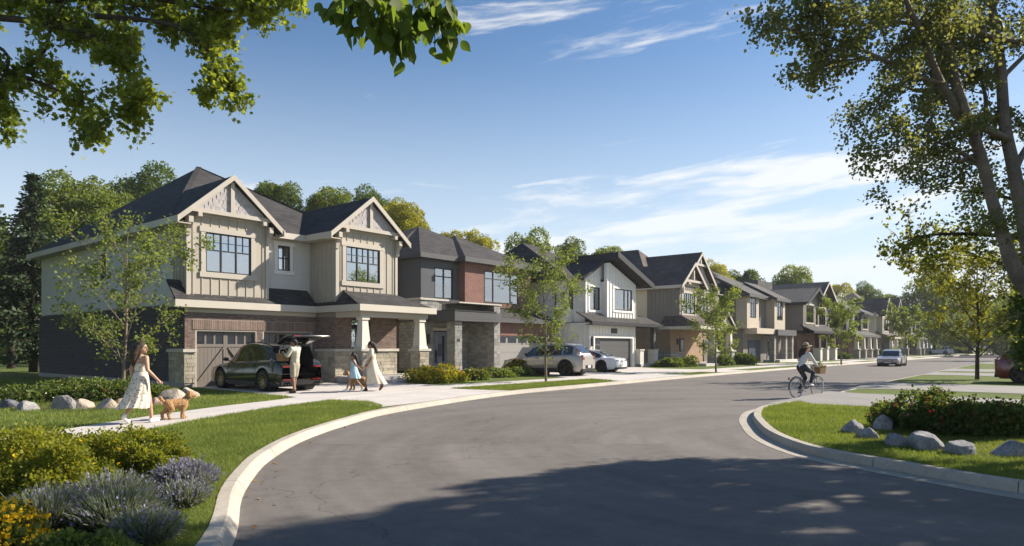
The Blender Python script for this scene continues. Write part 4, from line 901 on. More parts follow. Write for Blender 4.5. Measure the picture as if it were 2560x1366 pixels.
L_DARK = leafmat('leaf_dark', (.042, .072, .020), (.115, .155, .038), .42); L_MID = leafmat('leaf_mid', (.072, .110, .025), (.185, .215, .046), .48); L_YEL = leafmat('leaf_yellow', (.14, .155, .024), (.33, .30, .044), .5)
L_YOUNG = leafmat('leaf_young', (.078, .118, .030), (.200, .235, .060), .5); L_MAPLE = leafmat('leaf_maple', (.055, .090, .016), (.22, .255, .036), .58); L_ELM = leafmat('leaf_elm', (.065, .11, .020), (.16, .21, .036), .55)
L_OLIVE = leafmat('leaf_olive', (.095, .112, .046), (.20, .21, .09), .52); L_SPRUCE = leafmat('leaf_spruce', (.024, .046, .024), (.065, .095, .044), .25)

def grow(rng, limbs, twigs, tl, up, sub, lpt, spread, start=.25, r0=.02, droop=0.0, jit=.35):
    """limbs: [(points, radii, twig factor)]. -> tube mesh, leaf positions, leaf directions"""
    mb = MB(); pos = []; dirs = []
    def twig(p, d, L, rad, lev):
        pts = [p]; q = p.copy(); dd = d.copy(); n = 5
        for i in range(n):
            dd = dd + rng.normal(0, jit * .45, 3) + np.array((0, 0, up / n - droop * i / n)); dd /= np.linalg.norm(dd); q = q + dd * L / n; pts.append(q.copy())
        mb.tube([tuple(x) for x in pts], [max(rad * (1 - .75 * i / n), .003) for i in range(n + 1)], 4 if lev else 5, False)
        P = np.array(pts)
        if lev < sub:
            for k in range(3 + int(rng.random() * 3)):
                f = rng.uniform(.25, 1) * n; i = min(int(f), n - 1); b = P[i] + (P[i + 1] - P[i]) * (f - i)
                d2 = norm((P[i + 1] - P[i]) / (L / n) * .7 + rng.normal(0, .75, 3)); twig(b, d2, L * rng.uniform(.35, .6), rad * .5, lev + 1)
        m = lpt if lev == sub else max(2, lpt // 3); f = rng.uniform(.25, 1.02, m) * n; i = np.minimum(f.astype(int), n - 1)
        b = P[i] + (P[i + 1] - P[i]) * (f - i)[:, None] + rng.normal(0, spread, (m, 3)); pos.append(b); dirs.append(norm((P[i + 1] - P[i])) * .5 + rng.normal(0, .6, (m, 3)) + np.array((0, 0, -.25)))
    for pts, rad, tf in limbs:
        P = np.array(smooth3(pts, 5)); rr = np.interp(np.linspace(0, 1, len(P)), np.linspace(0, 1, len(rad)), rad)
        mb.tube([tuple(x) for x in P], list(rr), 9 if rr[0] > .06 else 6)
        n = len(P) - 1; seg = np.linalg.norm(np.diff(P, axis=0), axis=1); L = seg.sum()
        for k in range(int(L * twigs * tf)):
            f = (start + (1 - start) * rng.random() ** .8) * n; i = min(int(f), n - 1); b = P[i] + (P[i + 1] - P[i]) * (f - i)
            d = norm(norm(P[i + 1] - P[i]) * .55 + rng.normal(0, .7, 3) + np.array((0, 0, up * .4))); twig(b, d, tl * rng.uniform(.5, 1.15), min(r0, rr[i] * .6), 0)
        if tf > 0: twig(P[-1], norm(P[-1] - P[-2]), tl * .8, r0 * .8, 0)
    return mb, np.concatenate(pos), np.concatenate(dirs)
def smooth3(pts, n=5):
    return smooth_line(pts, n)
# ---------------------------------------------------------------- slender street trees
def street_tree(label, loc, H, cr, seed, mat, bark, nl=11, lean=(0, 0), tr=.055, size=.085, low=.26, tw=3.2, group='young trees planted along the street', sp=.10):
    rng = np.random.default_rng(seed); T = thing('young_tree', label, 'tree', (loc[0], loc[1], LZ), 0, group)
    trunk = [(0, 0, -.05), (lean[0] * .2, lean[1] * .2, H * .2), (lean[0] * .5 + .03, lean[1] * .5, H * .45), (lean[0] * .8 - .04, lean[1] * .8 + .03, H * .72), (lean[0], lean[1], H * .97)]
    limbs = [(trunk, [tr, tr * .85, tr * .62, tr * .36, .008], 0.35)]; nb = 15
    TP = np.array(smooth3(trunk, 6))
    for k in range(nb):
        f = low + (.86 - low) * k / nb + rng.uniform(-.02, .02); i = int(f * (len(TP) - 1)); b = TP[i]; a = k * 2.4 + rng.uniform(-.4, .4)
        L = cr * (1.0 if f < .6 else 1.0 - (f - .6) * 1.6) * rng.uniform(.75, 1.15) * (.75 + .5 * min(1, (f - low) * 4)); e = rng.uniform(.55, 1.0) + f * .5
        o = np.array((math.cos(a), math.sin(a), 0)); pts = [b, b + o * L * .33 + (0, 0, L * .30 * e), b + o * L * .68 + (0, 0, L * .62 * e), b + o * L + (0, 0, L * .85 * e)]
        r = tr * .42 * (1 - f * .6); limbs.append(([tuple(p) for p in pts], [r, r * .7, r * .45, .006], 1))
    mb, P, D = grow(rng, limbs, tw, cr * .42, .5, 1, nl, sp, .22, .012)
    mb.build('trunk', bark, T, True)
    n = len(P); leaves('crown', P, D, rdir(rng, n) + np.array((0, 0, 1.1)), size * rng.uniform(.7, 1.25, n), T_DIA, mat, T, 1.35); return T
street_tree('spreading young tree with pale forked trunk beside the brick side wall', G(308, 985), 5.5, 1.8, 1, L_YOUNG, BARKL, 11, (.1, .1), .065, .10, .17, 3.0, sp=.12)
street_tree('young street tree on the grass strip in front of the silver car', G(1365, 955), 5.7, 1.4, 2, L_YOUNG, BARKL, 9, (-.1, 0), .06, .095, .28, 4.2)
street_tree('young street tree on the small grass patch before the pointed brown gables', G(1790, 931), 5.2, 1.35, 3, L_YOUNG, BARKL, 9, (-.1, 0), .065, .11, .24, 4.2)
street_tree('young street tree behind the cyclist, before the dark hip-roofed house', G(2103, 911), 5.8, 1.55, 4, L_YOUNG, BARKL, 8, (0, 0), .075, .15, .28, 3.6)
street_tree('small hazy street tree behind the oncoming sedan', G(2263, 898), 6.4, 2.1, 5, L_YOUNG, BARKL, 9, (0, 0), .08, .2, .28, 3.2)
street_tree('hazy street tree beside the distant white car', G(2364, 890.5), 7.0, 2.6, 6, L_YOUNG, BARKL, 9, (0, 0), .09, .24, .22, 3.2)
street_tree('yellow-green young tree on the right-hand lawn between two driveways', G(2443, 949), 6.3, 2.7, 7, leafmat('leaf_lime', (.10, .115, .018), (.25, .24, .034), .5), BARKD, 12, (.05, 0), .10, .13, .24, 3.8)
street_tree('small far tree on the right-hand verge behind the red car', G(2517, 900), 6.5, 2.4, 8, L_MID, BARKD, 9, (0, 0), .09, .18, .3, 3.2)

# ---------------------------------------------------------------- full-grown trees behind the houses
def crown_cloud(rng, n, rad, lobes=26, lr=(.26, .44), flat=1.0, hollow=.5):
    c = rdir(rng, lobes) * rng.uniform(.45, .80, (lobes, 1)); c[:, 2] = c[:, 2] * .9 + .05; lrd = rng.uniform(*lr, lobes)
    w = lrd ** 2; idx = rng.choice(lobes, n, p=w / w.sum()); d = rdir(rng, n); d[:, 2] = d[:, 2] * .9 + .22; d = norm(d)
    r = rng.uniform(hollow, 1.0, n) ** .5 * lrd[idx]; r *= 1 + rng.normal(0, .10, n)
    P = c[idx] + d * r[:, None]; return P * np.array(rad), norm(d + .3 * c[idx]), c * np.array(rad)
TREES = {}
def big_tree(kind, label, px, top, base_y, Y, wid, rz, group='full-grown trees behind the houses'):
    """crown centre column px, crown top at row top, width wid px, at depth Y"""
    p = PY(px, top, Y); W = wid * Y / FPX / 2
    if kind not in TREES:
        rng = np.random.default_rng({'oak': 11, 'oak2': 15, 'maple': 12, 'yellow': 13, 'dark': 14, 'loose': 16}[kind])
        T = thing('leafy_tree', '', 'tree'); mat = {'oak': L_MID, 'oak2': L_MID, 'maple': L_DARK, 'yellow': L_YEL, 'dark': L_DARK, 'loose': L_YEL}[kind]
        P, D, C = crown_cloud(rng, 20000 if kind != 'loose' else 11000, (1, 1, 1.15), 44 if kind != 'loose' else 34, (.17, .34) if kind != 'loose' else (.13, .25)); n = len(P)
        leaves('crown', P, D + rng.normal(0, .5, (n, 3)), rdir(rng, n) + D * 1.2, rng.uniform(.028, .062, n), T_DIA, mat, T, 1.5)
        mb = MB()
        for c in C[:24]: mb.tube([(0, 0, -.35 + .3 * rng.random()), tuple(c * np.array((.45, .45, .5)) + np.array((0, 0, -.1))), tuple(c)], [.03, .02, .005], 5, False)
        mb.build('limb', BARKD, T, True); MB().tube([(0, 0, 0), (.01, 0, .5), (0, .01, 1)], [.075, .06, .045], 8).build('trunk', BARKD, T, True); TREES[kind] = T; o = T
    else: o = copy_tree(TREES[kind])
    zc = max(p.z / W - 1.12, .75)                     # height of the crown's middle in units of W
    o.location = (p.x, p.y, 0); o.scale = (W, W, W); o.rotation_euler = (0, 0, rz); o['label'] = label; o['category'] = 'tree'; o['group'] = group
    for ch in o.children:
        if ch.name.startswith('trunk'): ch.scale = (1, 1, zc); ch.location = (0, 0, 0)
        else: ch.location = (0, 0, zc)
    return o
for a in (('oak', 'tall rounded tree next to the spruce behind the white side wall', 172, 428, 0, 52, 250, .3), ('maple', 'broad tree whose top shows above the long dark roof slope', 372, 408, 0, 58, 240, 1.2),
          ('dark', 'dark tree low behind the far corner of the brick side wall', 28, 560, 0, 50, 260, 2.2), ('oak2', 'tree between the spruce and the roof slope', 265, 460, 0, 50, 200, 4.0),
          ('dark', 'dark green tree peeping over the roof between the two tan gables', 690, 446, 0, 62, 150, .7), ('oak2', 'rounded green tree above the recessed white wall roof', 825, 458, 0, 64, 160, 2.5), ('maple', 'tree behind the second tan gable', 930, 468, 0, 66, 150, 3.3),
          ('yellow', 'yellow-green tree beside the second tan gable', 1005, 488, 0, 62, 150, .2), ('loose', 'loose yellowish tree above the charcoal hip roof', 1120, 566, 0, 70, 130, 1.0), ('yellow', 'low yellow tree at the end of the charcoal hip roof', 1195, 572, 0, 72, 130, 2.0),
          ('oak', 'wide domed tree above the white house', 1328, 574, 0, 84, 170, 3.0), ('maple', 'darker domed tree over the black gable', 1432, 594, 0, 86, 110, 1.8), ('oak2', 'flat-topped tree just before the brown roof', 1520, 606, 0, 92, 130, 2.9),
          ('yellow', 'yellow-green tree beside the pointed brown gables', 1785, 646, 0, 100, 100, 1.1), ('dark', 'dark tree over the grey stepped roofs', 1862, 668, 0, 108, 120, 3.9), ('oak', 'broad green tree above the grey batten-clad house', 1980, 663, 0, 112, 150, 5.1),
          ('loose', 'thin yellow tree over the brown gable at mid street', 2098, 700, 0, 130, 100, .5), ('maple', 'round dark tree above the far hip roof', 2168, 706, 0, 140, 90, 2.6), ('oak2', 'small tree right of the round dark one far down the street', 2222, 728, 0, 150, 90, 4.4),
          ('oak', 'large shady tree at the far end of the street', 2338, 676, 0, 150, 190, 1.5), ('yellow', 'sunlit tree at the street end right of the large shady one', 2425, 720, 0, 165, 140, .9), ('dark', 'dark tree closing the street on the right', 2500, 740, 0, 140, 160, 2.2),
          ('maple', 'dark far tree low behind the distant white car', 2400, 800, 0, 178, 150, 3.2), ('oak2', 'far low tree behind the red car', 2560, 770, 0, 120, 200, 1.2)):
    big_tree(*a)
def spruce():
    rng = np.random.default_rng(31); p = PY(84, 436, 43); H = p.z; T = thing('spruce_tree', 'dark pointed spruce at the left edge behind the house', 'tree', (p.x, p.y, 0)); P = []; D = []; mb = MB()
    mb.tube([(0, 0, -.2), (0, 0, H * .6), (0, 0, H)], [.28, .14, .01], 8)
    z = 1.2
    while z < H:
        f = 1 - z / H; L = 4.0 * f ** .9 + .05
        for k in range(9):
            a = rng.uniform(0, 6.28); o = np.array((math.cos(a), math.sin(a), 0)); l = L * rng.uniform(.7, 1.1); m = int(14 + 34 * f); q = rng.random(m)
            pts = np.array((0, 0, z)) + o * (q * l)[:, None] + np.stack([0 * q, 0 * q, -.28 * q * l + .22 * (q ** 2) * l], 1)
            P.append(pts + rng.normal(0, .10, (m, 3))); D.append(o + rng.normal(0, .45, (m, 3)) + (0, 0, -.15)); mb.tube([(0, 0, z), tuple(pts[q.argmax()])], [.03, .008], 4, False)
        z += .30 + .1 * rng.random()
    mb.build('trunk', BARKD, T, True); P = np.concatenate(P); D = np.concatenate(D); n = len(P); leaves('crown', P, D, rdir(rng, n) + (0, 0, .8), rng.uniform(.22, .42, n), T_DIA, L_SPRUCE, T, .7)
spruce()
# ---------------------------------------------------------------- bushes
def bush(name, label, loc, rad, n, size, mat, seed, lobes=14, lr=(.3, .55), blossom=None, tmpl=T_DIA, cat='bush', group=None, width=1.3, up=.35, stems=10, z=LZ, hollow=.45):
    rng = np.random.default_rng(seed); T = thing(name, label, cat, (loc[0], loc[1], z), 0, group)
    c = rdir(rng, lobes) * rng.uniform(.25, .72, (lobes, 1)); c[:, 2] = np.abs(c[:, 2]) * .8; lrd = rng.uniform(*lr, lobes); w = lrd ** 2
    def pts(m, lo):
        i = rng.choice(lobes, m, p=w / w.sum()); d = rdir(rng, m); d[:, 2] = d[:, 2] + up; d = norm(d); P = c[i] + d * (rng.uniform(lo, 1, m) ** .5 * lrd[i] * (1 + rng.normal(0, .12, m)))[:, None]; return P, d
    P, D = pts(n, hollow); P[:, 2] = np.abs(P[:, 2]) + .01; P *= np.array(rad)
    leaves('foliage', P, D + rng.normal(0, .6, (n, 3)) + (0, 0, .3), rdir(rng, n) + D + (0, 0, .6), size * rng.uniform(.6, 1.3, n), tmpl, mat, T, width)
    if blossom:
        for bm, m, bs in blossom:
            Q, E = pts(m * 2, .96); k = Q[:, 2] > .25; Q, E = Q[k][:m] * np.array(rad) * 1.04, E[k][:m]; Q = np.repeat(Q, 4, 0) + rng.normal(0, bs * .35, (len(Q) * 4, 3)); E = np.repeat(E, 4, 0)
            leaves('blossom', Q, rdir(rng, len(Q)) + E * .4, E + rng.normal(0, .4, E.shape), bs * rng.uniform(.7, 1.2, len(Q)), T_DIA, bm, T, 1.7)
    mb = MB()
    for k in range(stems):
        q = c[k % lobes] * np.array(rad) * .9; mb.tube([(q[0] * .15, q[1] * .15, -.02), (q[0] * .6, q[1] * .6, q[2] * .6), tuple(q)], [.012, .009, .004], 4, False)
    mb.build('stem', BARKD, T); return T
def petal(name, c, e=.3): return leafmat(name, tuple(x * .8 for x in c), c, e, .7)
F_YEL = petal('petal_yellow', (.72, .46, .01)); F_WHITE = petal('petal_white', (.75, .66, .62)); F_PINK = petal('petal_pink', (.55, .10, .14)); F_RED = petal('petal_red', (.42, .02, .05)); F_ORG = petal('petal_orange', (.60, .22, .02)); F_PUR = petal('petal_purple', (.23, .22, .35)); F_RUST = petal('petal_rust', (.30, .10, .06))
S_YEL = leafmat('shrub_yellow', (.085, .115, .016), (.28, .27, .032), .52); S_GRN = leafmat('shrub_green', (.050, .085, .018), (.150, .185, .045), .4); S_DRK = leafmat('shrub_dark', (.036, .066, .018), (.13, .165, .042), .42)
# near left: two tall yellowish shrubs, gold flowers, lavender
bush('golden_shrub', 'large leafy golden-green shrub at the left picture edge', (-5.3, 7.4), (1.05, .85, 1.0), 30000, .034, S_YEL, 40, 26, (.22, .40), [(F_YEL, 60, .026)], stems=24)
bush('golden_shrub', 'golden-green shrub in front of the pavement, next to the larger one', (-4.75, 8.35), (.80, .65, .80), 20000, .034, S_YEL, 41, 22, (.22, .40), [(F_YEL, 22, .024)], stems=20)
bush('golden_shrub', 'small rounded golden-green shrub by the pale rock', (-4.2, 8.15), (.52, .5, .60), 11000, .034, S_YEL, 42, 14, (.25, .42), stems=12)
bush('golden_shrub', 'lower golden-green shrub behind the lavender and yellow flowers', (-4.75, 6.85), (.68, .5, .80), 14000, .034, S_YEL, 45, 16, (.25, .42), stems=14)
bush('gold_flower_clump', 'bright yellow flower clump in the bottom left corner', (-3.85, 5.0), (.55, .42, .50), 4200, .042, S_GRN, 43, 14, (.3, .5), [(F_YEL, 800, .028)], cat='flowers', stems=16)
bush('gold_flower_clump', 'low green clump with few yellow flowers beside the kerb corner', (-3.1, 4.85), (.42, .36, .30), 3600, .038, S_GRN, 44, 14, (.3, .5), [(F_YEL, 22, .02)], cat='flowers', stems=14)
def lavender(label, loc, rad, h, n, seed, bl=.7):
    rng = np.random.default_rng(seed); T = thing('lavender', label, 'lavender', (loc[0], loc[1], LZ), 0, 'lavender beside the kerb')
    a = rng.uniform(0, 6.28, n); q = rng.random(n) ** .5; b = np.stack([np.cos(a) * q * rad * .45, np.sin(a) * q * rad * .45, 0 * q], 1)
    tip = np.stack([np.cos(a) * q * rad, np.sin(a) * q * rad, h * (1 - .45 * q ** 2) * rng.uniform(.75, 1.1, n)], 1) + rng.normal(0, .03, (n, 3)); d = tip - b; L = np.linalg.norm(d, axis=1)
    side = norm(np.cross(d, rdir(rng, n))) * .0045; mid = b + d * .55 + np.stack([0 * q, 0 * q, .05 * L], 1)
    V = np.stack([b - side, b + side, mid + side * .9, mid - side * .9, tip + side * .4, tip - side * .4], 1).reshape(-1, 3); F = (np.array([(0, 1, 2, 3), (3, 2, 4, 5)])[None] + (np.arange(n) * 6)[:, None, None]).reshape(-1, 4)
    fast_mesh('stem', V, F, leafmat('lavender_leaf', (.085, .108, .066), (.20, .23, .155), .3), T)
    k = rng.random(n) < bl; m = int(k.sum()); tp = np.repeat(tip[k], 3, 0) - np.repeat(norm(d[k]), 3, 0) * rng.uniform(0, .10, (m * 3, 1)); leaves('blossom', tp, np.repeat(norm(d[k]), 3, 0) + rng.normal(0, .35, (m * 3, 3)), rdir(rng, m * 3), rng.uniform(.022, .040, m * 3), T_DIA, F_PUR, T, .8)
    P = b[: n] + d * rng.uniform(.1, .6, (n, 1)); leaves('foliage', P, d + rng.normal(0, .3, (n, 3)), rdir(rng, n), rng.uniform(.05, .09, n), T_DIA, MATS['lavender_leaf'], T, .28)
lavender('purple lavender clump on the verge next to the pale rock', (-3.55, 7.4), .34, .33, 1500, 50, 1.0); lavender('grey-green lavender mound between the golden shrubs and the kerb', (-3.85, 6.55), .42, .36, 2000, 51, .2)
lavender('lavender mound nearest the bottom edge beside the kerb', (-2.95, 5.5), .30, .27, 1500, 52, .16); lavender('lavender mound in the shrubs behind the yellow flower clump', (-4.0, 5.9), .40, .36, 2000, 53, .16); lavender('small lavender tuft at the kerb edge', (-3.25, 6.75), .26, .25, 1000, 54, .4); lavender('lavender mound before the larger golden shrub', (-3.42, 5.95), .40, .34, 2000, 55, .16)
# bed beside the brick wall
def rock(label, loc, rad, seed, mat, rz=0, z=LZ, name='boulder', group='boulders edging the bed by the brick wall'):
    rng = np.random.default_rng(seed); bm = bmesh.new(); bmesh.ops.create_icosphere(bm, subdivisions=3, radius=1)
    pl = [(norm(rng.normal(size=3) + np.array((0, 0, .35))), rng.uniform(.55, .92)) for _ in range(11)]; bumps = [(rdir(rng, 1)[0], rng.uniform(.04, .10)) for _ in range(12)]
    for v in bm.verts:
        p = np.array(v.co)
        for nn, dd in pl:
            e = p @ nn - dd
            if e > 0: p = p - nn * e * .93
        for nn, a in bumps: p = p * (1 + a * max(0, 1 - 2.2 * np.linalg.norm(p - nn)))
        p = p * np.array(rad); p[2] = p[2] if p[2] > -.3 * rad[2] else -.3 * rad[2]; v.co = p
    me = bpy.data.meshes.new(name); bm.to_mesh(me); bm.free(); me.materials.append(mat); o = bpy.data.objects.new(name, me); link(o); o.location = (loc[0], loc[1], z + .12 * rad[2]); o.rotation_euler = (0, 0, rz); return tag(o, label, 'boulder', group)
def rockmat(name, c):
    m, w = newmat(name); g = w.n('ShaderNodeNewGeometry'); P = (g, 'Position')
    a = w.n('ShaderNodeTexNoise', {'Vector': P, 'Scale': 5.0, 'Detail': 8.0, 'Roughness': .7}); b = w.n('ShaderNodeTexVoronoi', {'Vector': P, 'Scale': 24.0}); d = w.n('ShaderNodeTexNoise', {'Vector': P, 'Scale': 60.0, 'Detail': 4.0})
    f = w.m('MULTIPLY', w.rng(a, .3, .7, .55, 1.35), w.rng(d, .3, .7, .75, 1.25)); f = w.m('MULTIPLY', f, w.rng((b, 0), 0, .6, .8, 1.1))
    bp = w.n('ShaderNodeBump', {'Height': a, 'Strength': .8, 'Distance': .06}); s = w.n('ShaderNodeBsdfPrincipled', {'Base Color': w.v('SCALE', c, scale=f), 'Roughness': .9, 'Specular IOR Level': .2, 'Normal': bp}); w.n('ShaderNodeOutputMaterial', {0: s}); return m
R_GREY = rockmat('rock_grey', (.26, .25, .24)); R_TAN = rockmat('rock_tan', (.40, .34, .27)); R_PINK = rockmat('rock_pink', (.40, .28, .22)); R_DARK = rockmat('rock_dark', (.13, .13, .145)); R_SPECK = rockmat('rock_speckled', (.27, .27, .28))
for i, (px, py, w, h, mt, lb) in enumerate(((12, 1022, 60, 30, R_DARK, 'dark boulder at the left picture edge of the bed'), (58, 1028, 60, 32, R_GREY, 'round grey boulder, second from the left edge of the bed'), (150, 1026, 56, 56, R_GREY, 'tall pointed grey boulder in the bed edge'),
        (196, 1024, 66, 30, R_TAN, 'flat tan boulder right of the pointed grey one'), (258, 1024, 64, 36, R_TAN, 'angular tan boulder left of the reddish one'), (298, 1022, 44, 30, R_PINK, 'reddish boulder left of the walking woman'), (383, 1014, 36, 22, R_PINK, 'small pink boulder between the woman and the dog'),
        (420, 1003, 84, 34, R_TAN, 'long flat pale boulder behind the curly dog'), (463, 996, 54, 30, R_TAN, 'pale boulder at the right end of the bed near the driveway'), (437, 1176, 56, 34, R_TAN, 'pale rock between the golden shrub and the lavender'))):
    x, y = G(px, py); k = y / FPX; rock(lb, (x, y + w * k * .3), (w * k * .52, w * k * .40, h * k * .78), 60 + i, mt, i * 1.7)
for i, (px, py, rx, rz_, se) in enumerate(((40, 1012, 1.0, .55, 70), (130, 1008, 1.1, .75, 71), (215, 1008, 1.1, .72, 72), (285, 1003, .95, .66, 73), (350, 1000, .7, .45, 74))):
    x, y = G(px, py); lb = ('rose bush at the left end of the rock-edged bed', 'white-flowered rose bush behind the pointed grey boulder', 'rose bush behind the flat tan boulder', 'rose bush behind the reddish boulder', 'low bush behind the walking woman')[i]
    bush('rose_bush', lb, (x, y + .75), (rx, .85, rz_), 5200, .075, S_GRN, se, 16, (.28, .5), [(F_WHITE, 26, .035), (F_RUST, 34, .03)], group='rose bushes beside the brick wall', stems=12)
sheet('planting_bed', [G(-30, 1024), G(150, 1030), G(320, 1024), G(400, 1012), G(490, 998), G(470, 985), G(360, 988), G(200, 990), G(-30, 992)], LZ + .004, SOIL); sheet('planting_bed', [(-6.9, 6.2), (-6.4, 8.6), (-4.6, 9.1), (-3.7, 8.9), (-3.4, 7.6), (-3.25, 6.6), (-2.95, 5.6), (-2.6, 4.4), (-5, 3.8)], LZ + .004, SOIL)
# right-hand rose bed with speckled boulders
for i, (px, py, w, h, lb) in enumerate(((2138, 1085, 50, 42, 'small leftmost boulder of the right-hand rose bed'), (2176, 1098, 50, 40, 'tan-tinged boulder second from left in the right-hand bed'), (2216, 1078, 50, 40, 'rounded boulder tucked behind under the rose leaves'), (2252, 1117, 66, 42, 'round speckled boulder in the middle of the right-hand row'),
        (2330, 1127, 84, 56, 'largest speckled boulder of the right-hand row'), (2412, 1138, 72, 50, 'speckled boulder second from the right end of the row'), (2535, 1143, 90, 44, 'pale speckled boulder at the right picture edge'))):
    x, y = G(px, py); k = y / FPX; rock(lb, (x, y + .1), (w * k * .60, w * k * .48, h * k * .86), 80 + i, R_SPECK, i * 2.1, group='boulders edging the right-hand rose bed')
for i, (px, py, rx, ry, rz_, lb) in enumerate(((2270, 1075, .80, .65, .80, 'dark rose bush at the left end of the right-hand bed'), (2370, 1088, .80, .65, .86, 'dark rose bush behind the largest speckled boulder'), (2465, 1095, .78, .65, .84, 'dark rose bush with red blooms second from the right edge'), (2570, 1095, .85, .7, .88, 'dark rose bush cut by the right picture edge'))):
    x, y = G(px, py); bush('rose_bush', lb, (x, y + .25), (rx, ry, rz_), 6500, .058, S_DRK, 90 + i, 20, (.22, .46), [(F_RED, 26, .030), (F_PINK, 18, .028), (F_RUST, 34, .03)], group='rose bushes in the right-hand bed', stems=14, up=.45)
sheet('planting_bed', [G(2120, 1092), G(2260, 1125), G(2420, 1145), G(2600, 1150), G(2640, 1090), G(2400, 1062), G(2200, 1058)], LZ + .004, SOIL)
# beds in front of the other houses
for i, (px, py, rx, rz_, mt, fl, lb) in enumerate(((1062, 958, 1.15, .8, S_YEL, [(F_YEL, 260, .05)], 'yellow-flowering clump by the porch pier of the tan house'), (1125, 956, 1.2, .85, S_YEL, [(F_YEL, 240, .05)], 'mounded yellow-flowering clump left of the stone porch pillar'), (1180, 950, 1.1, .6, S_GRN, [(F_ORG, 40, .05)], 'green clump with orange tips before the stone porch'),
        (1235, 944, 1.2, .6, S_GRN, [(F_RUST, 20, .05)], 'low grassy clump before the shaded stone wall'), (1285, 941, 1.2, .65, S_GRN, None, 'low green clump by the front wheel of the silver car'), (1300, 938, 1.1, .9, S_YEL, [(F_ORG, 240, .06)], 'orange flowering clump beside the silver car'), (1335, 938, .9, .5, S_GRN, None, 'small green clump under the silver car door'),
        (1665, 918, 1.3, .8, S_GRN, None, 'green clump at the corner of the tan brick wall'), (1705, 917, 1.5, .95, S_GRN, [(F_ORG, 70, .07)], 'green clump with orange flowers before the cream-sided house'), (1805, 914, 1.4, .95, S_GRN, None, 'dark green hedge clump right of the street tree before the pointed gables'), (1850, 912, 1.7, 1.0, S_GRN, None, 'upright grassy hedge before the grey brick wall'),
        (2040, 900, 2.2, .95, S_DRK, None, 'clipped hedge left of the cyclist shoulder'), (2090, 898, 2.6, 1.0, S_DRK, None, 'clipped hedge by the far street tree'), (2165, 893, 3.0, 1.2, S_YEL, [(F_YEL, 60, .12)], 'yellowish hedge before the dark hip-roofed house'), (2205, 892, 2.2, 1.0, S_DRK, None, 'dark hedge left of the oncoming sedan'), (2385, 884, 4.0, 1.4, S_GRN, [(F_RUST, 60, .12)], 'reddish low hedge right of the distant white car'))):
    x, y = G(px, py); bush('flower_clump' if fl else 'low_hedge', lb, (x, y), (rx, min(rx, 1.4) * .8, rz_), 3400, .0024 * y + .02, mt, 110 + i, 14, (.3, .5), fl, group='clumps planted in front of the houses', stems=6)
# scrub behind the garden at the far left
for i, (px, py, rx, rz_, lb) in enumerate(((20, 912, 4.0, 4.6, 'pale leafy scrub at the left edge behind the lawn'), (75, 915, 2.2, 2.6, 'dark bush at the far corner of the brick house'), (-30, 905, 4, 6, 'tall scrub cut by the left picture edge'))):
    x, y = G(px, py); bush('garden_bush', lb, (x, y + 3), (rx, 2.2, rz_), 6000, .26, (L_YOUNG, L_DARK, L_YOUNG)[i], 130 + i, 18, (.3, .5), group='scrub behind the left garden', stems=6)

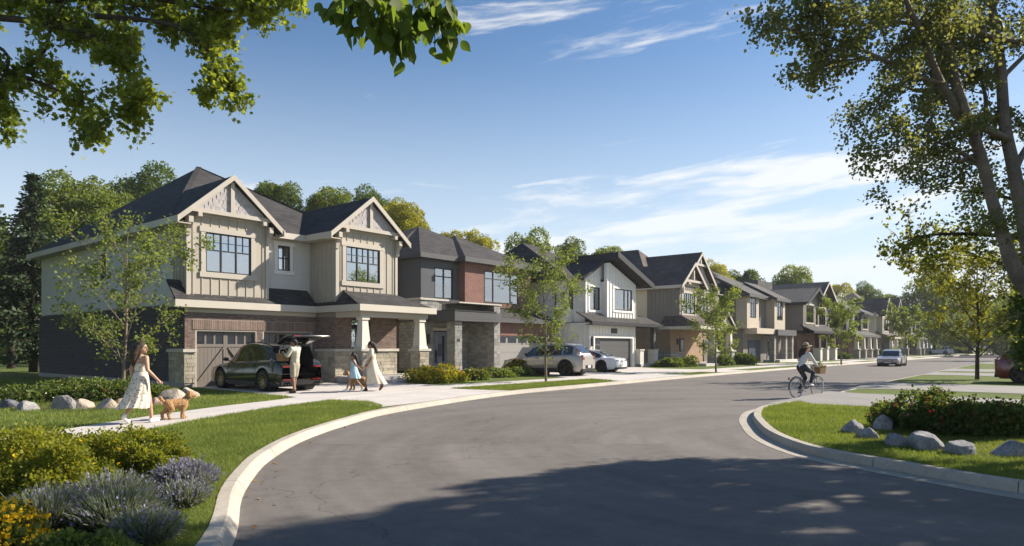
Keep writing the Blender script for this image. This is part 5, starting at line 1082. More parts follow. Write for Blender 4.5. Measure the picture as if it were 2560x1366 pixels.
# ---------------------------------------------------------------- big tree on the right
def right_tree():
    rng = np.random.default_rng(21); Y0 = 7.8; b = PY(2690, 868, Y0); T = thing('large_tree', 'big many-stemmed tree leaning over the road from the right edge', 'tree', (b.x, b.y, LZ))
    def L(*p): return [tuple(PY(x, y, Y0 + d) - Vector((b.x, b.y, LZ))) for x, y, d in p]
    limbs = [(L((2694, 1050, 0), (2660, 880, 0), (2606, 770, 0), (2545, 690, 0), (2512, 604, -.05), (2480, 502, -.1), (2458, 410, -.15), (2424, 307, -.2), (2390, 200, -.2), (2370, 90, -.1), (2350, -60, 0), (2340, -160, .2)), [.30, .26, .22, .175, .15, .13, .12, .105, .09, .075, .05, .02], .35),
             (L((2606, 770, 0), (2576, 640, .15), (2560, 563, .2), (2531, 410, .3), (2511, 307, .35), (2500, 154, .4), (2478, 0, .5), (2455, -160, .6)), [.20, .18, .17, .15, .135, .12, .08, .03], .3),
             (L((2520, 350, .3), (2480, 330, .1), (2413, 297, -.1), (2352, 205, -.3), (2311, 102, -.5), (2265, 0, -.7), (2235, -100, -.8)), [.10, .095, .09, .08, .07, .05, .015], 1.0),
             (L((2575, 110, .3), (2480, 92, 0), (2403, 67, -.2), (2239, 56, -.5), (2130, 35, -.9), (2050, -5, -1.1)), [.08, .07, .06, .045, .03, .012], 1.3),
             (L((2360, 210, -.3), (2290, 190, -.4), (2208, 149, -.6), (2096, 102, -.8), (2040, 85, -1.0), (1975, 75, -1.1)), [.065, .055, .045, .03, .02, .01], 1.5),
             (L((2400, 290, .2), (2380, 180, .3), (2410, 80, .4), (2400, -40, .5)), [.06, .05, .035, .012], 1.2), (L((2440, 380, .4), (2465, 260, .6), (2440, 140, .7), (2450, 20, .8)), [.06, .05, .035, .012], 1.2), (L((2460, 420, .2), (2400, 400, .4), (2350, 420, .5), (2310, 400, .6)), [.035, .028, .018, .008], 1.5),
             (L((2205, 150, -.6), (2120, 150, -.8), (2070, 160, -.9), (2040, 180, -1.0)), [.03, .022, .015, .008], 1.2), (L((2449, 405, -.1), (2400, 380, -.2), (2337, 353, -.3), (2290, 345, -.4), (2240, 372, -.5)), [.045, .04, .03, .02, .009], 1.8),
             (L((2360, 215, -.2), (2300, 230, .2), (2240, 215, .4), (2190, 250, .6)), [.04, .03, .02, .009], 1.8), (L((2470, 480, 0), (2440, 380, .5), (2410, 290, .9), (2380, 210, 1.2), (2330, 90, 1.5), (2280, -60, 1.8)), [.08, .07, .055, .045, .03, .012], .8),
             (L((2535, 430, .3), (2560, 380, .6), (2610, 310, .9), (2680, 220, 1.2), (2760, 100, 1.5), (2820, -80, 1.6)), [.09, .08, .07, .05, .035, .015], .9), (L((2500, 200, .4), (2580, 120, .7), (2680, 20, 1.0), (2780, -120, 1.2)), [.07, .06, .04, .012], 1.0),
             (L((2480, 20, .5), (2540, -80, 1.0), (2640, -220, 1.6), (2740, -400, 2.0)), [.08, .06, .04, .012], 1.0), (L((2590, 760, 0), (2650, 640, .3), (2740, 480, .7), (2850, 300, 1.2), (2960, 100, 1.6)), [.14, .11, .09, .06, .015], .8),
             (L((2440, -100, .6), (2480, -260, 2.0), (2540, -420, 3.2), (2600, -560, 4.2)), [.06, .05, .035, .012], 1.0), (L((2740, 480, .7), (2840, 400, 2.0), (2950, 300, 3.2), (3060, 220, 4.2)), [.08, .06, .04, .012], 1.0), (L((2680, 220, 1.2), (2760, 60, 2.4), (2860, -100, 3.4)), [.05, .04, .012], 1.0)]
    limbs = [(a, [r * .47 for r in b_], c) for a, b_, c in limbs]
    mb, P, D = grow(rng, limbs, 5.4, .52, .10, 1, 48, .05, .10, .009, .12, .4)
    mb.build('trunk', BARK, T, True); n = len(P); leaves('crown', P, D, rdir(rng, n) + (0, 0, .6), .036 * rng.uniform(.7, 1.3, n), T_DIA, L_OLIVE, T, 1.5)
right_tree()
def shade_tree(label, loc, H, W, seed, kind, rz):
    o = copy_tree(TREES[kind]); zc = (H - W * 1.1) / W; o.location = (*loc, LZ); o.scale = (W, W, W); o.rotation_euler = (0, 0, rz); o['label'] = label; o['group'] = 'trees beside the road out of the picture'
    for ch in o.children:
        if ch.name.startswith('trunk'): ch.scale = (1, 1, zc); ch.location = (0, 0, 0)
        else: ch.location = (0, 0, zc)
shade_tree('roadside tree right of the picture shading the near road', (14.6, 9.6), 11.0, 4.1, 1, 'loose', .4)
shade_tree('leafy roadside tree just behind the big leaning tree', (13.0, 11.5), 9.8, 2.8, 1, 'loose', 2.4)
for i, (lx, ly, hh, ww, kd) in enumerate(((-33, 30, 13, 5.2, 'oak'), (-37, 42, 14, 5.5, 'maple'), (-29, 19, 10, 4.2, 'oak2'))):  # unseen trees added at the left to cut sky light on the side wall
    shade_tree(('first', 'second', 'third')[i] + ' unseen tree added to the belt beyond the side garden to dim the side wall', (lx, ly), hh, ww, 1, kd, i * 1.3)
shade_tree('second roadside tree right of the picture shading the near road', (11.0, 2.4), 9.5, 3.6, 1, 'oak', 1.4)
def limb_tree(name, label, base, limbs, seed, mat, bark, twigs, tl, nl, size, tmpl, sub=1, spread=.08, droop=.25, start=.1, width=1.0, up=.0):
    rng = np.random.default_rng(seed); T = thing(name, label, 'tree', base); B = np.array(base)
    mb, P, D = grow(rng, [([tuple(np.array(p) - B) for p in a], b, c) for a, b, c in limbs], twigs, tl, up, sub, nl, spread, start, .012, droop)
    mb.build('trunk', bark, T, True); n = len(P); leaves('crown', P, D + (0, 0, -droop), rdir(rng, n) + (0, 0, .8), size * rng.uniform(.65, 1.25, n), tmpl, mat, T, width); return T
def Q(*p): return [tuple(PY(x, y, d)) for x, y, d in p]
# yellow-green tree behind the right-hand one
limb_tree('maple_tree', 'yellow-green tree whose low branch reaches in behind the leaning trunk', (10.9, 12.5, LZ),
          [([(10.9, 12.5, LZ), (10.9, 12.5, 1.7), (10.8, 12.4, 2.8), (10.7, 12.4, 3.7)], [.12, .10, .07, .03], .6), (Q((2720, 640, 12.51), (2620, 600, 12.34), (2500, 590, 12.18), (2400, 585, 12.02), (2310, 590, 11.85), (2262, 606, 11.77)), [.06, .05, .04, .028, .018, .008], 1.5),
           (Q((2690, 560, 12.51), (2590, 520, 12.34), (2500, 490, 12.18), (2430, 480, 12.02), (2395, 478, 11.93)), [.05, .04, .03, .02, .008], 1.4), (Q((2700, 700, 12.51), (2600, 670, 12.34), (2520, 660, 12.18), (2470, 650, 12.10)), [.05, .04, .02, .008], 1.2)],
          22, leafmat('leaf_gold', (.075, .10, .018), (.22, .225, .030), .5), BARKD, 3.2, .52, 15, .068, T_MAPLE, spread=.09, droop=.05)
limb_tree('dark_shrub_tree', 'dark leafy growth around the foot of the leaning trunk', (9.1, 12.4, LZ), [(Q((2660, 985, 12.4), (2620, 850, 12.4), (2590, 740, 12.3), (2572, 660, 12.2)), [.05, .04, .03, .01], 1.5), (Q((2660, 985, 12.4), (2610, 900, 12.2), (2580, 830, 12.1), (2565, 780, 12.0)), [.04, .03, .02, .01], 1.6), (Q((2680, 985, 12.6), (2620, 930, 12.4), (2590, 900, 12.3), (2575, 890, 12.2)), [.03, .02, .015, .008], 1.6)],
          23, L_DARK, BARKD, 5.5, .34, 20, .07, T_DIA, spread=.07, droop=.1, width=1.4)
# maple overhead at the left, its trunk outside the picture
limb_tree('maple_tree', 'maple overhanging the sky at the top left, twigs hanging down', (-11.2, 9.0, LZ),
          [([(-11.2, 9.0, LZ), (-11.0, 9.0, 3.0), (-10.6, 9.0, 6.0), (-10.2, 9.0, 9.0)], [.28, .24, .2, .12], .15), ([(-10.9, 9.0, 4.2), (-8.8, 9.2, 5.6), (-7.0, 9.2, 6.3), (-5.2, 9.1, 6.4), (-3.9, 9.0, 6.5), (-3.1, 9.0, 6.3)], [.12, .10, .08, .05, .03, .01], 1.3), (Q((-160, 260, 9.2), (-40, 235, 9.1), (40, 190, 9.0), (110, 130, 8.9), (130, 60, 8.9), (180, -20, 9.0)), [.04, .03, .026, .02, .02, .012], .5),
           (Q((-60, 40, 9.2), (120, 60, 9.0), (260, 110, 8.9), (330, 190, 8.8), (340, 270, 8.7)), [.05, .04, .03, .018, .008], 1.5), (Q((240, 40, 9.0), (420, 60, 8.9), (500, 110, 8.8), (545, 170, 8.8), (570, 215, 8.8)), [.04, .03, .02, .014, .007], 1.6), (Q((-40, 160, 9.2), (80, 200, 9.0), (170, 240, 8.9), (200, 290, 8.8)), [.03, .024, .016, .007], 1.6),
           (Q((300, -20, 9.0), (460, 10, 8.9), (600, 30, 8.9), (690, 20, 8.9)), [.04, .03, .02, .008], 1.6), (Q((-80, 80, 9.0), (20, 140, 8.9), (-10, 230, 8.8), (0, 280, 8.8)), [.03, .02, .014, .007], 1.3), (Q((100, -60, 9.4), (240, -10, 9.3), (380, 20, 9.2), (520, 60, 9.2)), [.05, .04, .03, .01], 1.5), (Q((-100, -40, 9.6), (60, 10, 9.5), (200, 60, 9.4), (300, 90, 9.3)), [.05, .04, .02, .01], 1.5),
           (Q((330, 190, 8.8), (360, 240, 8.8), (300, 280, 8.7), (250, 310, 8.7)), [.014, .01, .008, .005], 1.6)],
          24, L_MAPLE, BARKD, 4.8, .38, 19, .074, T_MAPLE, spread=.055, droop=.10)
limb_tree('elm_tree', 'large-leaved branch hanging into the sky at the top centre', (-4.6, .6, LZ),
          [([(-4.6, .6, LZ), (-4.5, .7, 2.2), (-4.1, 1.1, 4.2), (-3.2, 2.0, 5.2), (-2.1, 3.2, 5.1), (-1.2, 4.1, 4.6)], [.2, .17, .13, .09, .05, .02], 0.0), (Q((985, -160, 4.3), (960, -60, 4.3), (960, 20, 4.3), (985, 80, 4.3)), [.012, .009, .007, .004], 2.4), (Q((985, -160, 4.3), (1040, -40, 4.4), (1075, 20, 4.4), (1100, 45, 4.4)), [.010, .008, .006, .004], 2.4), (Q((985, -160, 4.3), (900, -40, 4.2), (880, 0, 4.2)), [.010, .007, .004], 1.2)],
          25, L_ELM, BARKD, 16, .24, 6, .098, T_OVATE, sub=0, spread=.04, droop=.9, start=.28)
# a few fallen leaves by the kerb
rng = np.random.default_rng(77); n = 46; tt = rng.uniform(0, 1, n); P = np.zeros((n, 3))
for i in range(n):
    if i < 30: a = KL[int(24 + rng.random() * 36)]; P[i] = (a[0] + .06 + abs(rng.normal(0, .18)), a[1] + rng.uniform(-.4, .4), .008)
    else: P[i] = (rng.uniform(-2.5, 4), rng.uniform(7, 20), .008)
o = leaves('fallen_leaves', P, rng.normal(0, 1, (n, 3)) * (1, 1, .1), rng.normal(0, .3, (n, 3)) + (0, 0, 1), rng.uniform(.03, .065, n), T_MAPLE, petal('dry_leaf', (.30, .16, .05), .1)); tag(o, 'dry leaves scattered along the left kerb and road', 'leaves', kind='stuff')
# ================================================================ vehicles
TYRE = M('tyre_rubber', (.018, .018, .018), .8, .1, 6); RIMD = M('rim_dark', (.03, .03, .032), .3, .05, 3, metal=.8); RIMG = M('rim_bronze', (.22, .19, .12), .3, .05, 3, metal=.9); RIMS = M('rim_silver', (.5, .5, .5), .25, .05, 3, metal=.9)
BLACKP = M('black_plastic', (.015, .015, .016), .5, .05, 4); CGLASS = M('car_glass', (.012, .014, .017), .04, .0, 1, spec=.8, coat=.6); TAILR = M('tail_lamp', (.20, .008, .010), .15, .03, 3, spec=.6, coat=1); HEADL = M('head_lamp', (.32, .34, .37), .1, .05, 8, spec=.7, coat=1); PLATE = M('number_plate', (.70, .70, .70), .5, .05, 3); CHROME = M('chrome', (.6, .6, .62), .12, .02, 1, metal=1)
SEAMB = M('seam_black', (.008, .008, .009), .7, 0, 1); TRUNKB = M('boot_black', (.006, .006, .007), .9, .05, 1)
def car(label, cat, loc, rz, L, Wd, H, paintm, kind='suv', rim=RIMD, wr=.36, open_tail=False, cladding=False, name='parked_car', group=None, rails=False, z=LZ, plate='', grille=False):
    T = thing(name, label, cat, (*loc, z), rz, group); h2 = L / 2; w2 = Wd / 2
    if kind == 'suv':   # x from rear (0) to front (1) of length: shoulder and roof heights as share of H
        sh = [(0, .58), (.03, .63), (.12, .655), (.35, .625), (.62, .595), (.70, .575), (.80, .55), (.92, .49), (.975, .42), (1, .36)]
        rf = [(0, .58), (.012, .635), (.035, .70), (.13, .955), (.16, .975), (.30, 1.0), (.45, 1.0), (.55, .965), (.60, .91), (.735, .60), (.76, .565), (.80, .55), (.92, .49), (1, .36)]
        ax = (.195, .795); gl = (.10, .735); wsx = (.585, .735); rwx = (.035, .125)
    elif kind == 'sport':
        sh = [(0, .52), (.03, .60), (.10, .645), (.35, .62), (.62, .59), (.70, .57), (.80, .545), (.92, .47), (.975, .40), (1, .34)]
        rf = [(0, .52), (.02, .61), (.045, .66), (.155, .90), (.23, .955), (.36, 1.0), (.48, 1.0), (.56, .965), (.61, .90), (.74, .595), (.77, .56), (.80, .545), (.92, .47), (1, .34)]
        ax = (.195, .795); gl = (.115, .735); wsx = (.59, .735); rwx = (.045, .15)
    elif kind == 'coupe':
        sh = [(0, .50), (.03, .60), (.10, .63), (.35, .62), (.62, .61), (.72, .585), (.85, .53), (.95, .45), (1, .36)]
        rf = [(0, .50), (.03, .605), (.08, .64), (.14, .67), (.33, .955), (.42, 1.0), (.50, .995), (.57, .93), (.72, .60), (.75, .58), (.85, .53), (1, .36)]
        ax = (.20, .805); gl = (.20, .72); wsx = (.565, .72); rwx = (.145, .325)
    else:               # saloon
        sh = [(0, .50), (.03, .62), (.10, .645), (.35, .63), (.64, .61), (.73, .585), (.85, .54), (.95, .47), (1, .38)]
        rf = [(0, .50), (.03, .62), (.10, .65), (.15, .67), (.29, .93), (.38, .995), (.48, 1.0), (.56, .96), (.60, .91), (.73, .605), (.76, .58), (.85, .54), (1, .38)]
        ax = (.20, .81); gl = (.20, .73); wsx = (.585, .73); rwx = (.155, .285)
    fx = np.unique(np.concatenate([np.linspace(0, 1, 61), [a + d for a in ax for d in np.linspace(-wr * 1.16, wr * 1.16, 17) / L], [0.004, .012, .022, .978, .99, .996], wsx, rwx, gl]))
    fx = fx[(fx >= 0) & (fx <= 1)]; SH = np.interp(fx, *zip(*sh)) * H; RF = np.maximum(np.interp(fx, *zip(*rf)) * H, SH)
    def sm(a, k=2):
        for _ in range(k): a[1:-1] = a[1:-1] * .5 + (a[:-2] + a[2:]) * .25
        return a
    SH = sm(SH, 3); RF = np.maximum(sm(RF, 1), SH)
    e = np.minimum(fx, 1 - fx); plan = 1 - .16 * np.clip(1 - e / .09, 0, 1) ** 2.2 - .03 * np.clip(1 - e / .3, 0, 1); sill = .20 * H / 1.6 + .06 * np.clip(1 - e / .06, 0, 1)
    rows = []
    for i, f in enumerate(fx):
        x = (f - .5) * L; w = w2 * plan[i]; g = RF[i] - SH[i]; k = min(1, g / .16); zs = SH[i]; zl = sill[i]; arch = 0
        for a in ax:
            dx = abs(x - (a - .5) * L); Ra = wr * 1.13
            if dx < Ra: arch = max(arch, wr + math.sqrt(Ra * Ra - dx * dx) - .0)
        z0 = max(zl, arch); z1 = max(zl + .10, arch + .03); zm = max(zl + (zs - zl) * .48, z1 + .06); fl = .016 if arch else 0
        half = [(w * .93 + fl, z0), (w * .985 + fl, z1), (w, zm), (w * .975, zs - .075), (w * .93, zs)]
        wt = w * .70
        for q, zz in ((.0, .02), (.38, .40), (.80, .84), (.95, .965), (1.0, 1.0)):
            yg = w * (.905 - .205 * min(q / .95, 1) - (.07 if q == 1 else 0)); zg = zs + g * zz
            ah = (.90, .74, .55, .40, .28)[(0, .38, .80, .95, 1.0).index(q)] * w; zh = zs + .018 * (1 - ah / w)
            half.append((ah + (yg - ah) * k, zh + (zg - zh) * k))
        half.append((0, half[-1][1] + .012))
        rows.append([(x, y, zz) for y, zz in half])
    J = len(rows[0]); verts = []; idx = {}
    for i, r in enumerate(rows):
        for j, (x, y, zz) in enumerate(r):
            for s in (1, -1):
                if y == 0 and s < 0: idx[i, j, s] = idx[i, j, 1]; continue
                idx[i, j, s] = len(verts); verts.append((x, s * y, zz))
    parts = {'body': [], 'windshield': [], 'rear_window': [], 'w1': [], 'w2': [], 'roof': []}
    n = len(fx); bp = .435 if kind != 'coupe' else .40
    for i in range(n - 1):
        f = (fx[i] + fx[i + 1]) / 2; g = min(RF[i] - SH[i], RF[i + 1] - SH[i + 1])
        for j in range(J - 1):
            for s in (1, -1):
                q = [idx[i, j, s], idx[i + 1, j, s], idx[i + 1, j + 1, s], idx[i, j + 1, s]]; q = list(dict.fromkeys(q))
                if s > 0: q = q[::-1]
                key = 'body'
                if 5 <= j <= 6 and gl[0] + .015 < f < gl[1] - .035 and g > .07:
                    if abs(f - bp) > .008 and not (kind == 'suv' and abs(f - .235) < .006): key = ('w1' if f > bp else 'w2') + ('l' if s > 0 else 'r')
                elif j >= 8 and wsx[0] < f < wsx[1] - .004: key = 'windshield'
                elif j >= 8 and rwx[0] + .004 < f < rwx[1]: key = 'rear_window'
                elif j == 7 and wsx[0] + .01 < f < wsx[1] - .02: key = 'windshield'
                if open_tail and (key == 'rear_window' or (f < rwx[1] and j >= 7)): continue
                parts.setdefault(key, []).append(tuple(q))
    for j in range(J - 1):
        for i, flip in ((0, 0), (n - 1, 1)):
            if open_tail and i == 0 and rows[0][j + 1][2] > .56: continue
            q = [idx[i, j, 1], idx[i, j + 1, 1], idx[i, j + 1, -1], idx[i, j, -1]]; q = list(dict.fromkeys(q)); parts['body'].append(tuple(q[::-1] if flip else q))
    pm = {'body': paintm, 'windshield': CGLASS, 'rear_window': CGLASS, 'roof': paintm}; names = {'w1l': 'side_window', 'w1r': 'side_window', 'w2l': 'side_window', 'w2r': 'side_window'}
    body = None
    for k, fs in parts.items():
        if not fs: continue
        used = sorted({v for f in fs for v in f}); mp = {v: i for i, v in enumerate(used)}
        o = MB().add([verts[v] for v in used], [tuple(mp[v] for v in f) for f in fs]).build(names.get(k, k), pm.get(k, CGLASS), T, True)
        if k == 'body': body = o; o.data.set_sharp_from_angle(angle=R(48)) if hasattr(o.data, 'set_sharp_from_angle') else None
    def yat(f, zz):                                       # half width of the flank at height zz
        i = int(np.argmin(abs(fx - f))); r = rows[i]; zs_ = [p[2] for p in r[:5]]; return float(np.interp(zz, zs_, [p[1] for p in r[:5]]))
    # underbody and wheels
    MB().box(-h2 * .93, h2 * .93, -w2 * .86, w2 * .86, .17, .42).build('underbody', BLACKP, T)
    for a in ax:
        for s in (1, -1):
            x = (a - .5) * L; y = s * (w2 - .125); wh = bpy.data.objects.new('wheel', None); link(wh, T); wh.location = (x, y, wr); wh.rotation_euler = (R(90) * -s, 0, 0)
            m = MB(); tw = .115; m.lathe([(wr * .70, -tw), (wr * .94, -tw), (wr, -tw * .7), (wr, tw * .7), (wr * .95, tw), (wr * .72, tw * 1.0)], 28); m.build('tyre', TYRE, wh, True)
            m = MB(); m.lathe([(wr * .73, -tw), (wr * .73, tw * .92), (wr * .67, tw * .86), (wr * .66, tw * .1), (.001, tw * .05)], 28); m.build('rim_barrel', BLACKP, wh, True)
            m = MB(); ns = 5 if kind == 'suv' and rim is not RIMG else 10
            for q in range(ns):
                t = 2 * math.pi * q / ns
                for dt in ((-.13, .13) if rim is RIMG else (0,)): m.bar((.03 * math.cos(t), .03 * math.sin(t), tw * .62), (wr * .70 * math.cos(t + dt * 1.6), wr * .70 * math.sin(t + dt * 1.6), tw * .80), .022 if rim is RIMG else (.075 if ns == 5 else .035), .03)
            m.lathe([(wr * .73, tw * .80), (wr * .73, tw * .95), (wr * .68, tw * .95), (wr * .68, tw * .80)], 28); m.lathe([(.06, tw * .5), (.055, tw * .8), (.001, tw * .82)], 12); m.build('rim', rim, wh)
            ar = MB(); pts = []                            # dark wheel-house behind the tyre
            ar.lathe([(.01, -.32), (wr * 1.125, -.32), (wr * 1.125, .09)], 24); ar.build('wheel_arch', BLACKP, wh)
            if cladding:
                m = MB(); vs = []; nn = 14
                for q in range(nn + 1):
                    t = math.pi * q / nn; f = a + math.cos(t) * wr * 1.13 / L
                    for rr in (1.12, 1.24):
                        xx = x + math.cos(t) * wr * rr; zz = max(wr + math.sin(t) * wr * rr, .2); vs.append((xx, s * (yat(min(max((xx / L) + .5, 0), 1), zz) + .012), zz))
                m.add(vs, [(2*q, 2*q+1, 2*q+3, 2*q+2) for q in range(nn)]); m.build('arch_trim', BLACKP, T)
    # lamps, bumpers, plates, mirrors, handles, seams
    yr = yat(.004, .55 * H)
    ztl = .60 * H if kind == 'suv' else .60 * H
    for s in (1, -1):
        if kind == 'suv':
            i = int(np.argmin(abs(fx - .02))); m = MB(); m.box(-h2 - .012, -h2 + .16, *sorted((s * (yr - .22), s * (yr + .012))), .50 * H, .57 * H); m.box(-h2 - .012, -h2 + .10, *sorted((s * (yr - .05), s * (yr + .012))), .57 * H, .64 * H); m.build('tail_lamp', TAILR, T)
            m = MB(); m.bar((-h2 + .07, s * (w2 * .86), .645 * H), (-h2 + .47, s * (w2 * .70), .88 * H), .032, .04); m.build('tail_lamp', TAILR, T)
        else:
            m = MB(); m.box(-h2 - .015, -h2 + .22, *sorted((s * (yr - .26), s * (yr + .012))), .50 * H, .535 * H); m.build('tail_lamp', TAILR, T)
            if open_tail: MB().box(-h2 - .02, -h2 + .10, *sorted((s * (yr - .34), s * (yr + .012))), .24 * H, .262 * H).build('reflector', TAILR, T)
        yf = yat(.985, .42 * H); m = MB(); m.add([(h2 - .02, s * (yf - .36), .37 * H), (h2 + .004, s * (yf - .34), .43 * H), (h2 - .06, s * (yf - .02), .40 * H), (h2 - .10, s * (yf + .0), .46 * H), (h2 - .28, s * (yf + .03), .475 * H), (h2 - .25, s * (yf + .035), .43 * H)], [(0, 1, 3, 2), (2, 3, 4, 5)]); m.build('head_lamp', HEADL, T)
        fm = wsx[1] - .065; x = (fm - .5) * L; ym = yat(fm, .55 * H)
        m = MB(); m.bar((x, s * ym * .93, .61 * H), (x - .02, s * (ym + .10), .635 * H), .05, .03); mm = m.build('mirror', BLACKP, T)
        bm = bmesh.new(); bmesh.ops.create_icosphere(bm, subdivisions=2, radius=1); me = bpy.data.meshes.new('mirror_shell'); bm.to_mesh(me); bm.free(); me.materials.append(BLACKP if kind == 'suv' else paintm); o = bpy.data.objects.new('mirror_shell', me); link(o, mm); o.location = (x - .02, s * (ym + .13), .655 * H); o.scale = (.075, .12, .075)
        for f0 in (.355, .535) if kind != 'coupe' else (.50,):
            yy = yat(f0, .545 * H); MB().box((f0 - .5) * L - .10, (f0 - .5) * L + .10, *sorted((s * (yy - .01), s * (yy + .022))), .535 * H, .555 * H).build('door_handle', BLACKP if cladding else paintm, T)
        for f0 in ((.285, .445, .665) if kind != 'coupe' else (.36, .66)):
            pts = [((f0 - .5) * L + .05 * math.sin(zz * 3), s * (yat(f0, zz) + .0025), zz) for zz in np.linspace(.24 * H, .585 * H, 7)]; MB().tube(pts, .0055, 4).build('door_seam', SEAMB, T)
        m = MB(); x0, x1 = (ax[0] - .5) * L + wr * 1.2, (ax[1] - .5) * L - wr * 1.2; yy = yat(.5, .24 * H); m.box(x0, x1, *sorted((s * (yy - .06), s * (yy + .012))), .135 * H, .205 * H if not cladding else .235 * H); m.build('sill_trim', BLACKP, T)
        if rails:
            MB().tube([((f - .5) * L, s * w2 * .655, float(np.interp(f, *zip(*rf)) * H) + .045) for f in (.17, .25, .35, .45, .53)], .018, 6).build('roof_rail', BLACKP if rails != 'chrome' else CHROME, T)
    yb = yat(.02, .2 * H); MB().box(-h2 - .02, -h2 + .25, -yb * .98, yb * .98, .14 * H, .22 * H).build('rear_bumper', BLACKP, T); MB().box(h2 - .24, h2 + .012, -yb * .86, yb * .86, .13 * H, .24 * H).build('front_bumper', BLACKP, T)
    if kind == 'suv': MB().box(-h2 - .026, -h2 + .1, -yb * .5, yb * .5, .23 * H, .33 * H).build('bumper_panel', BLACKP if cladding else paintm, T)
    pl = None if open_tail else MB().box(-h2 - .035, -h2 - .028, -.16, .16, .25 * H, .32 * H).build('number_plate', PLATE, T)
    if grille:
        g = MB().box(h2 - .10, h2 + .014, -.46, .46, .28 * H, .44 * H).build('grille', BLACKP, T)
        for k in range(15): piece('grille_bar', CHROME, g, h2 + .0145, h2 + .03, -.43 + k * .06, -.412 + k * .06, .29 * H, .43 * H)
        MB().lathe([(.075, .0), (.085, .012), (.095, .0)], 20).build('badge', CHROME, T).matrix_local = Matrix.Translation((h2 + .04, 0, .36 * H)) @ Matrix.Rotation(R(90), 4, 'Y')
        MB().box(h2 + .032, h2 + .04, -.25, .25, .205 * H, .265 * H).build('number_plate', PLATE, T)
    if open_tail:
        b = MB(); zf = .60; xi = -h2 + 1.2; b.quad((-h2 + .05, -w2 * .72, zf), (-h2 + .05, w2 * .72, zf), (xi, w2 * .72, zf), (xi, -w2 * .72, zf)); b.quad((xi, -w2 * .8, zf), (xi, w2 * .8, zf), (xi, w2 * .6, H * .95), (xi, -w2 * .6, H * .95))
        for s in (1, -1): b.quad((-h2 + .08, s * w2 * .78, zf), (xi, s * w2 * .78, zf), (xi, s * w2 * .62, H * .94), (-h2 + .45, s * w2 * .62, H * .94))
        b.build('boot_lining', TRUNKB, T)
        hx, hz = -h2 + .56, H * .985; ang = R(12); ln = 1.18; tg = bpy.data.objects.new('tailgate', None); link(tg, T); tg.location = (hx, 0, hz); tg.rotation_euler = (0, ang, 0)
        vs = []; fs = []; N_ = 12
        for q in range(N_ + 1):
            u = q / N_; x = -ln * u; zc = .10 * math.sin(u * 2.6) + .03; ww = w2 * (.66 + .14 * math.sin(u * 1.9)); th = .03 + .05 * u
            for yy in (-ww, -ww * .9, ww * .9, ww): vs.append((x, yy, zc - (.03 if abs(yy) == ww else 0)))
            for yy in (-ww, -ww * .9, ww * .9, ww): vs.append((x, yy, zc - th - (.0 if abs(yy) == ww else .02)))
        for q in range(N_):
            for k in range(3): fs += [(q*8+k, q*8+k+1, q*8+8+k+1, q*8+8+k), (q*8+4+k, q*8+12+k, q*8+12+k+1, q*8+4+k+1)]
            fs += [(q*8, q*8+8, q*8+12, q*8+4), (q*8+3, q*8+7, q*8+15, q*8+11)]
        fs += [(N_*8, N_*8+1, N_*8+5, N_*8+4), (N_*8+1, N_*8+2, N_*8+6, N_*8+5), (N_*8+2, N_*8+3, N_*8+7, N_*8+6)]
        MB().add(vs, fs).build('tailgate_panel', paintm, tg, True); MB().box(-.55, -.12, -w2 * .55, w2 * .55, .0, .012).build('tailgate_window', CGLASS, tg)
        MB().box(-ln - .012, -ln + .05, w2 * .45, w2 * .72, .02, .05).build('tail_lamp', TAILR, tg)
        for s in (1, -1): MB().tube([(-h2 + .32, s * w2 * .68, H * .76), (hx - .5, s * w2 * .62, hz + .12)], .012, 6).build('gas_strut', BLACKP, T)
        for y0 in (-.66, -.55, .55, .66): MB().lathe([(.045, 0), (.05, .02), (.05, .12), (.038, .12), (.036, .0)], 14).build('exhaust', CHROME, T).matrix_local = Matrix.Translation((-h2 - .06, y0, .30)) @ Matrix.Rotation(R(90), 4, 'Y')
    return T
def heading(dx, dy): return math.atan2(dy, dx)
VDIR = heading(-UY, UX)                                   # towards the houses
g = PAINT_DK = paint('paint_dark_olive', (.022, .025, .019), .22, .3); P_SIL = paint('paint_silver_sand', (.40, .37, .34), .30, .35); P_WHT = paint('paint_white', (.75, .75, .75), .25); P_GRY = paint('paint_warm_grey', (.36, .33, .31), .30, .3); P_RED = paint('paint_dark_red', (.16, .012, .012), .25)
def st_car(label, s, t, dz=0.0, **k):
    x, y = ST(s, t); return car(label, 'car', (x, y), VDIR + dz, **k)
st_car('dark olive estate car with raised tailgate parked before the taupe garage', 1.62, -2.95, 0.0, L=4.93, Wd=1.98, H=1.70, paintm=PAINT_DK, kind='sport', rim=RIMG, wr=.38, open_tail=True, rails=True, cladding=False, z=LZ + .014)
st_car('silver-beige estate car parked behind the first street tree', 18.75, -3.65, R(9), L=5.0, Wd=2.0, H=1.76, paintm=P_SIL, kind='suv', rim=RIMD, wr=.41, cladding=True, rails='chrome', z=LZ + .014)
st_car('white coupe parked by the dark grey garage door of the white house', 24.6, -2.4, R(6), L=4.9, Wd=1.90, H=1.42, paintm=P_WHT, kind='coupe', rim=RIMD, wr=.36, z=LZ + .018)
x, y = ST(57.0, -14.0); car('warm grey saloon driving towards the viewer on the road', 'car', (x, y), heading(-UX, -UY) + R(2), 4.9, 1.88, 1.46, P_GRY, 'saloon', RIMD, .35, name='moving_car', z=.004, grille=True)
st_car('distant white estate car on a far driveway', 151.0, -5.6, R(-14), L=4.8, Wd=1.95, H=1.68, paintm=P_WHT, kind='suv', rim=RIMD, wr=.38, z=LZ + .014)
x, y = G(2496, 957); dx, dy = UY, -UX; car('dark red car half hidden at the right edge behind leaves', 'car', (x + dx * 2.35 + .3, y + dy * 2.35 + .55), heading(dx, dy), 4.7, 1.9, 1.62, P_RED, 'suv', RIMD, .36, z=LZ + .016)
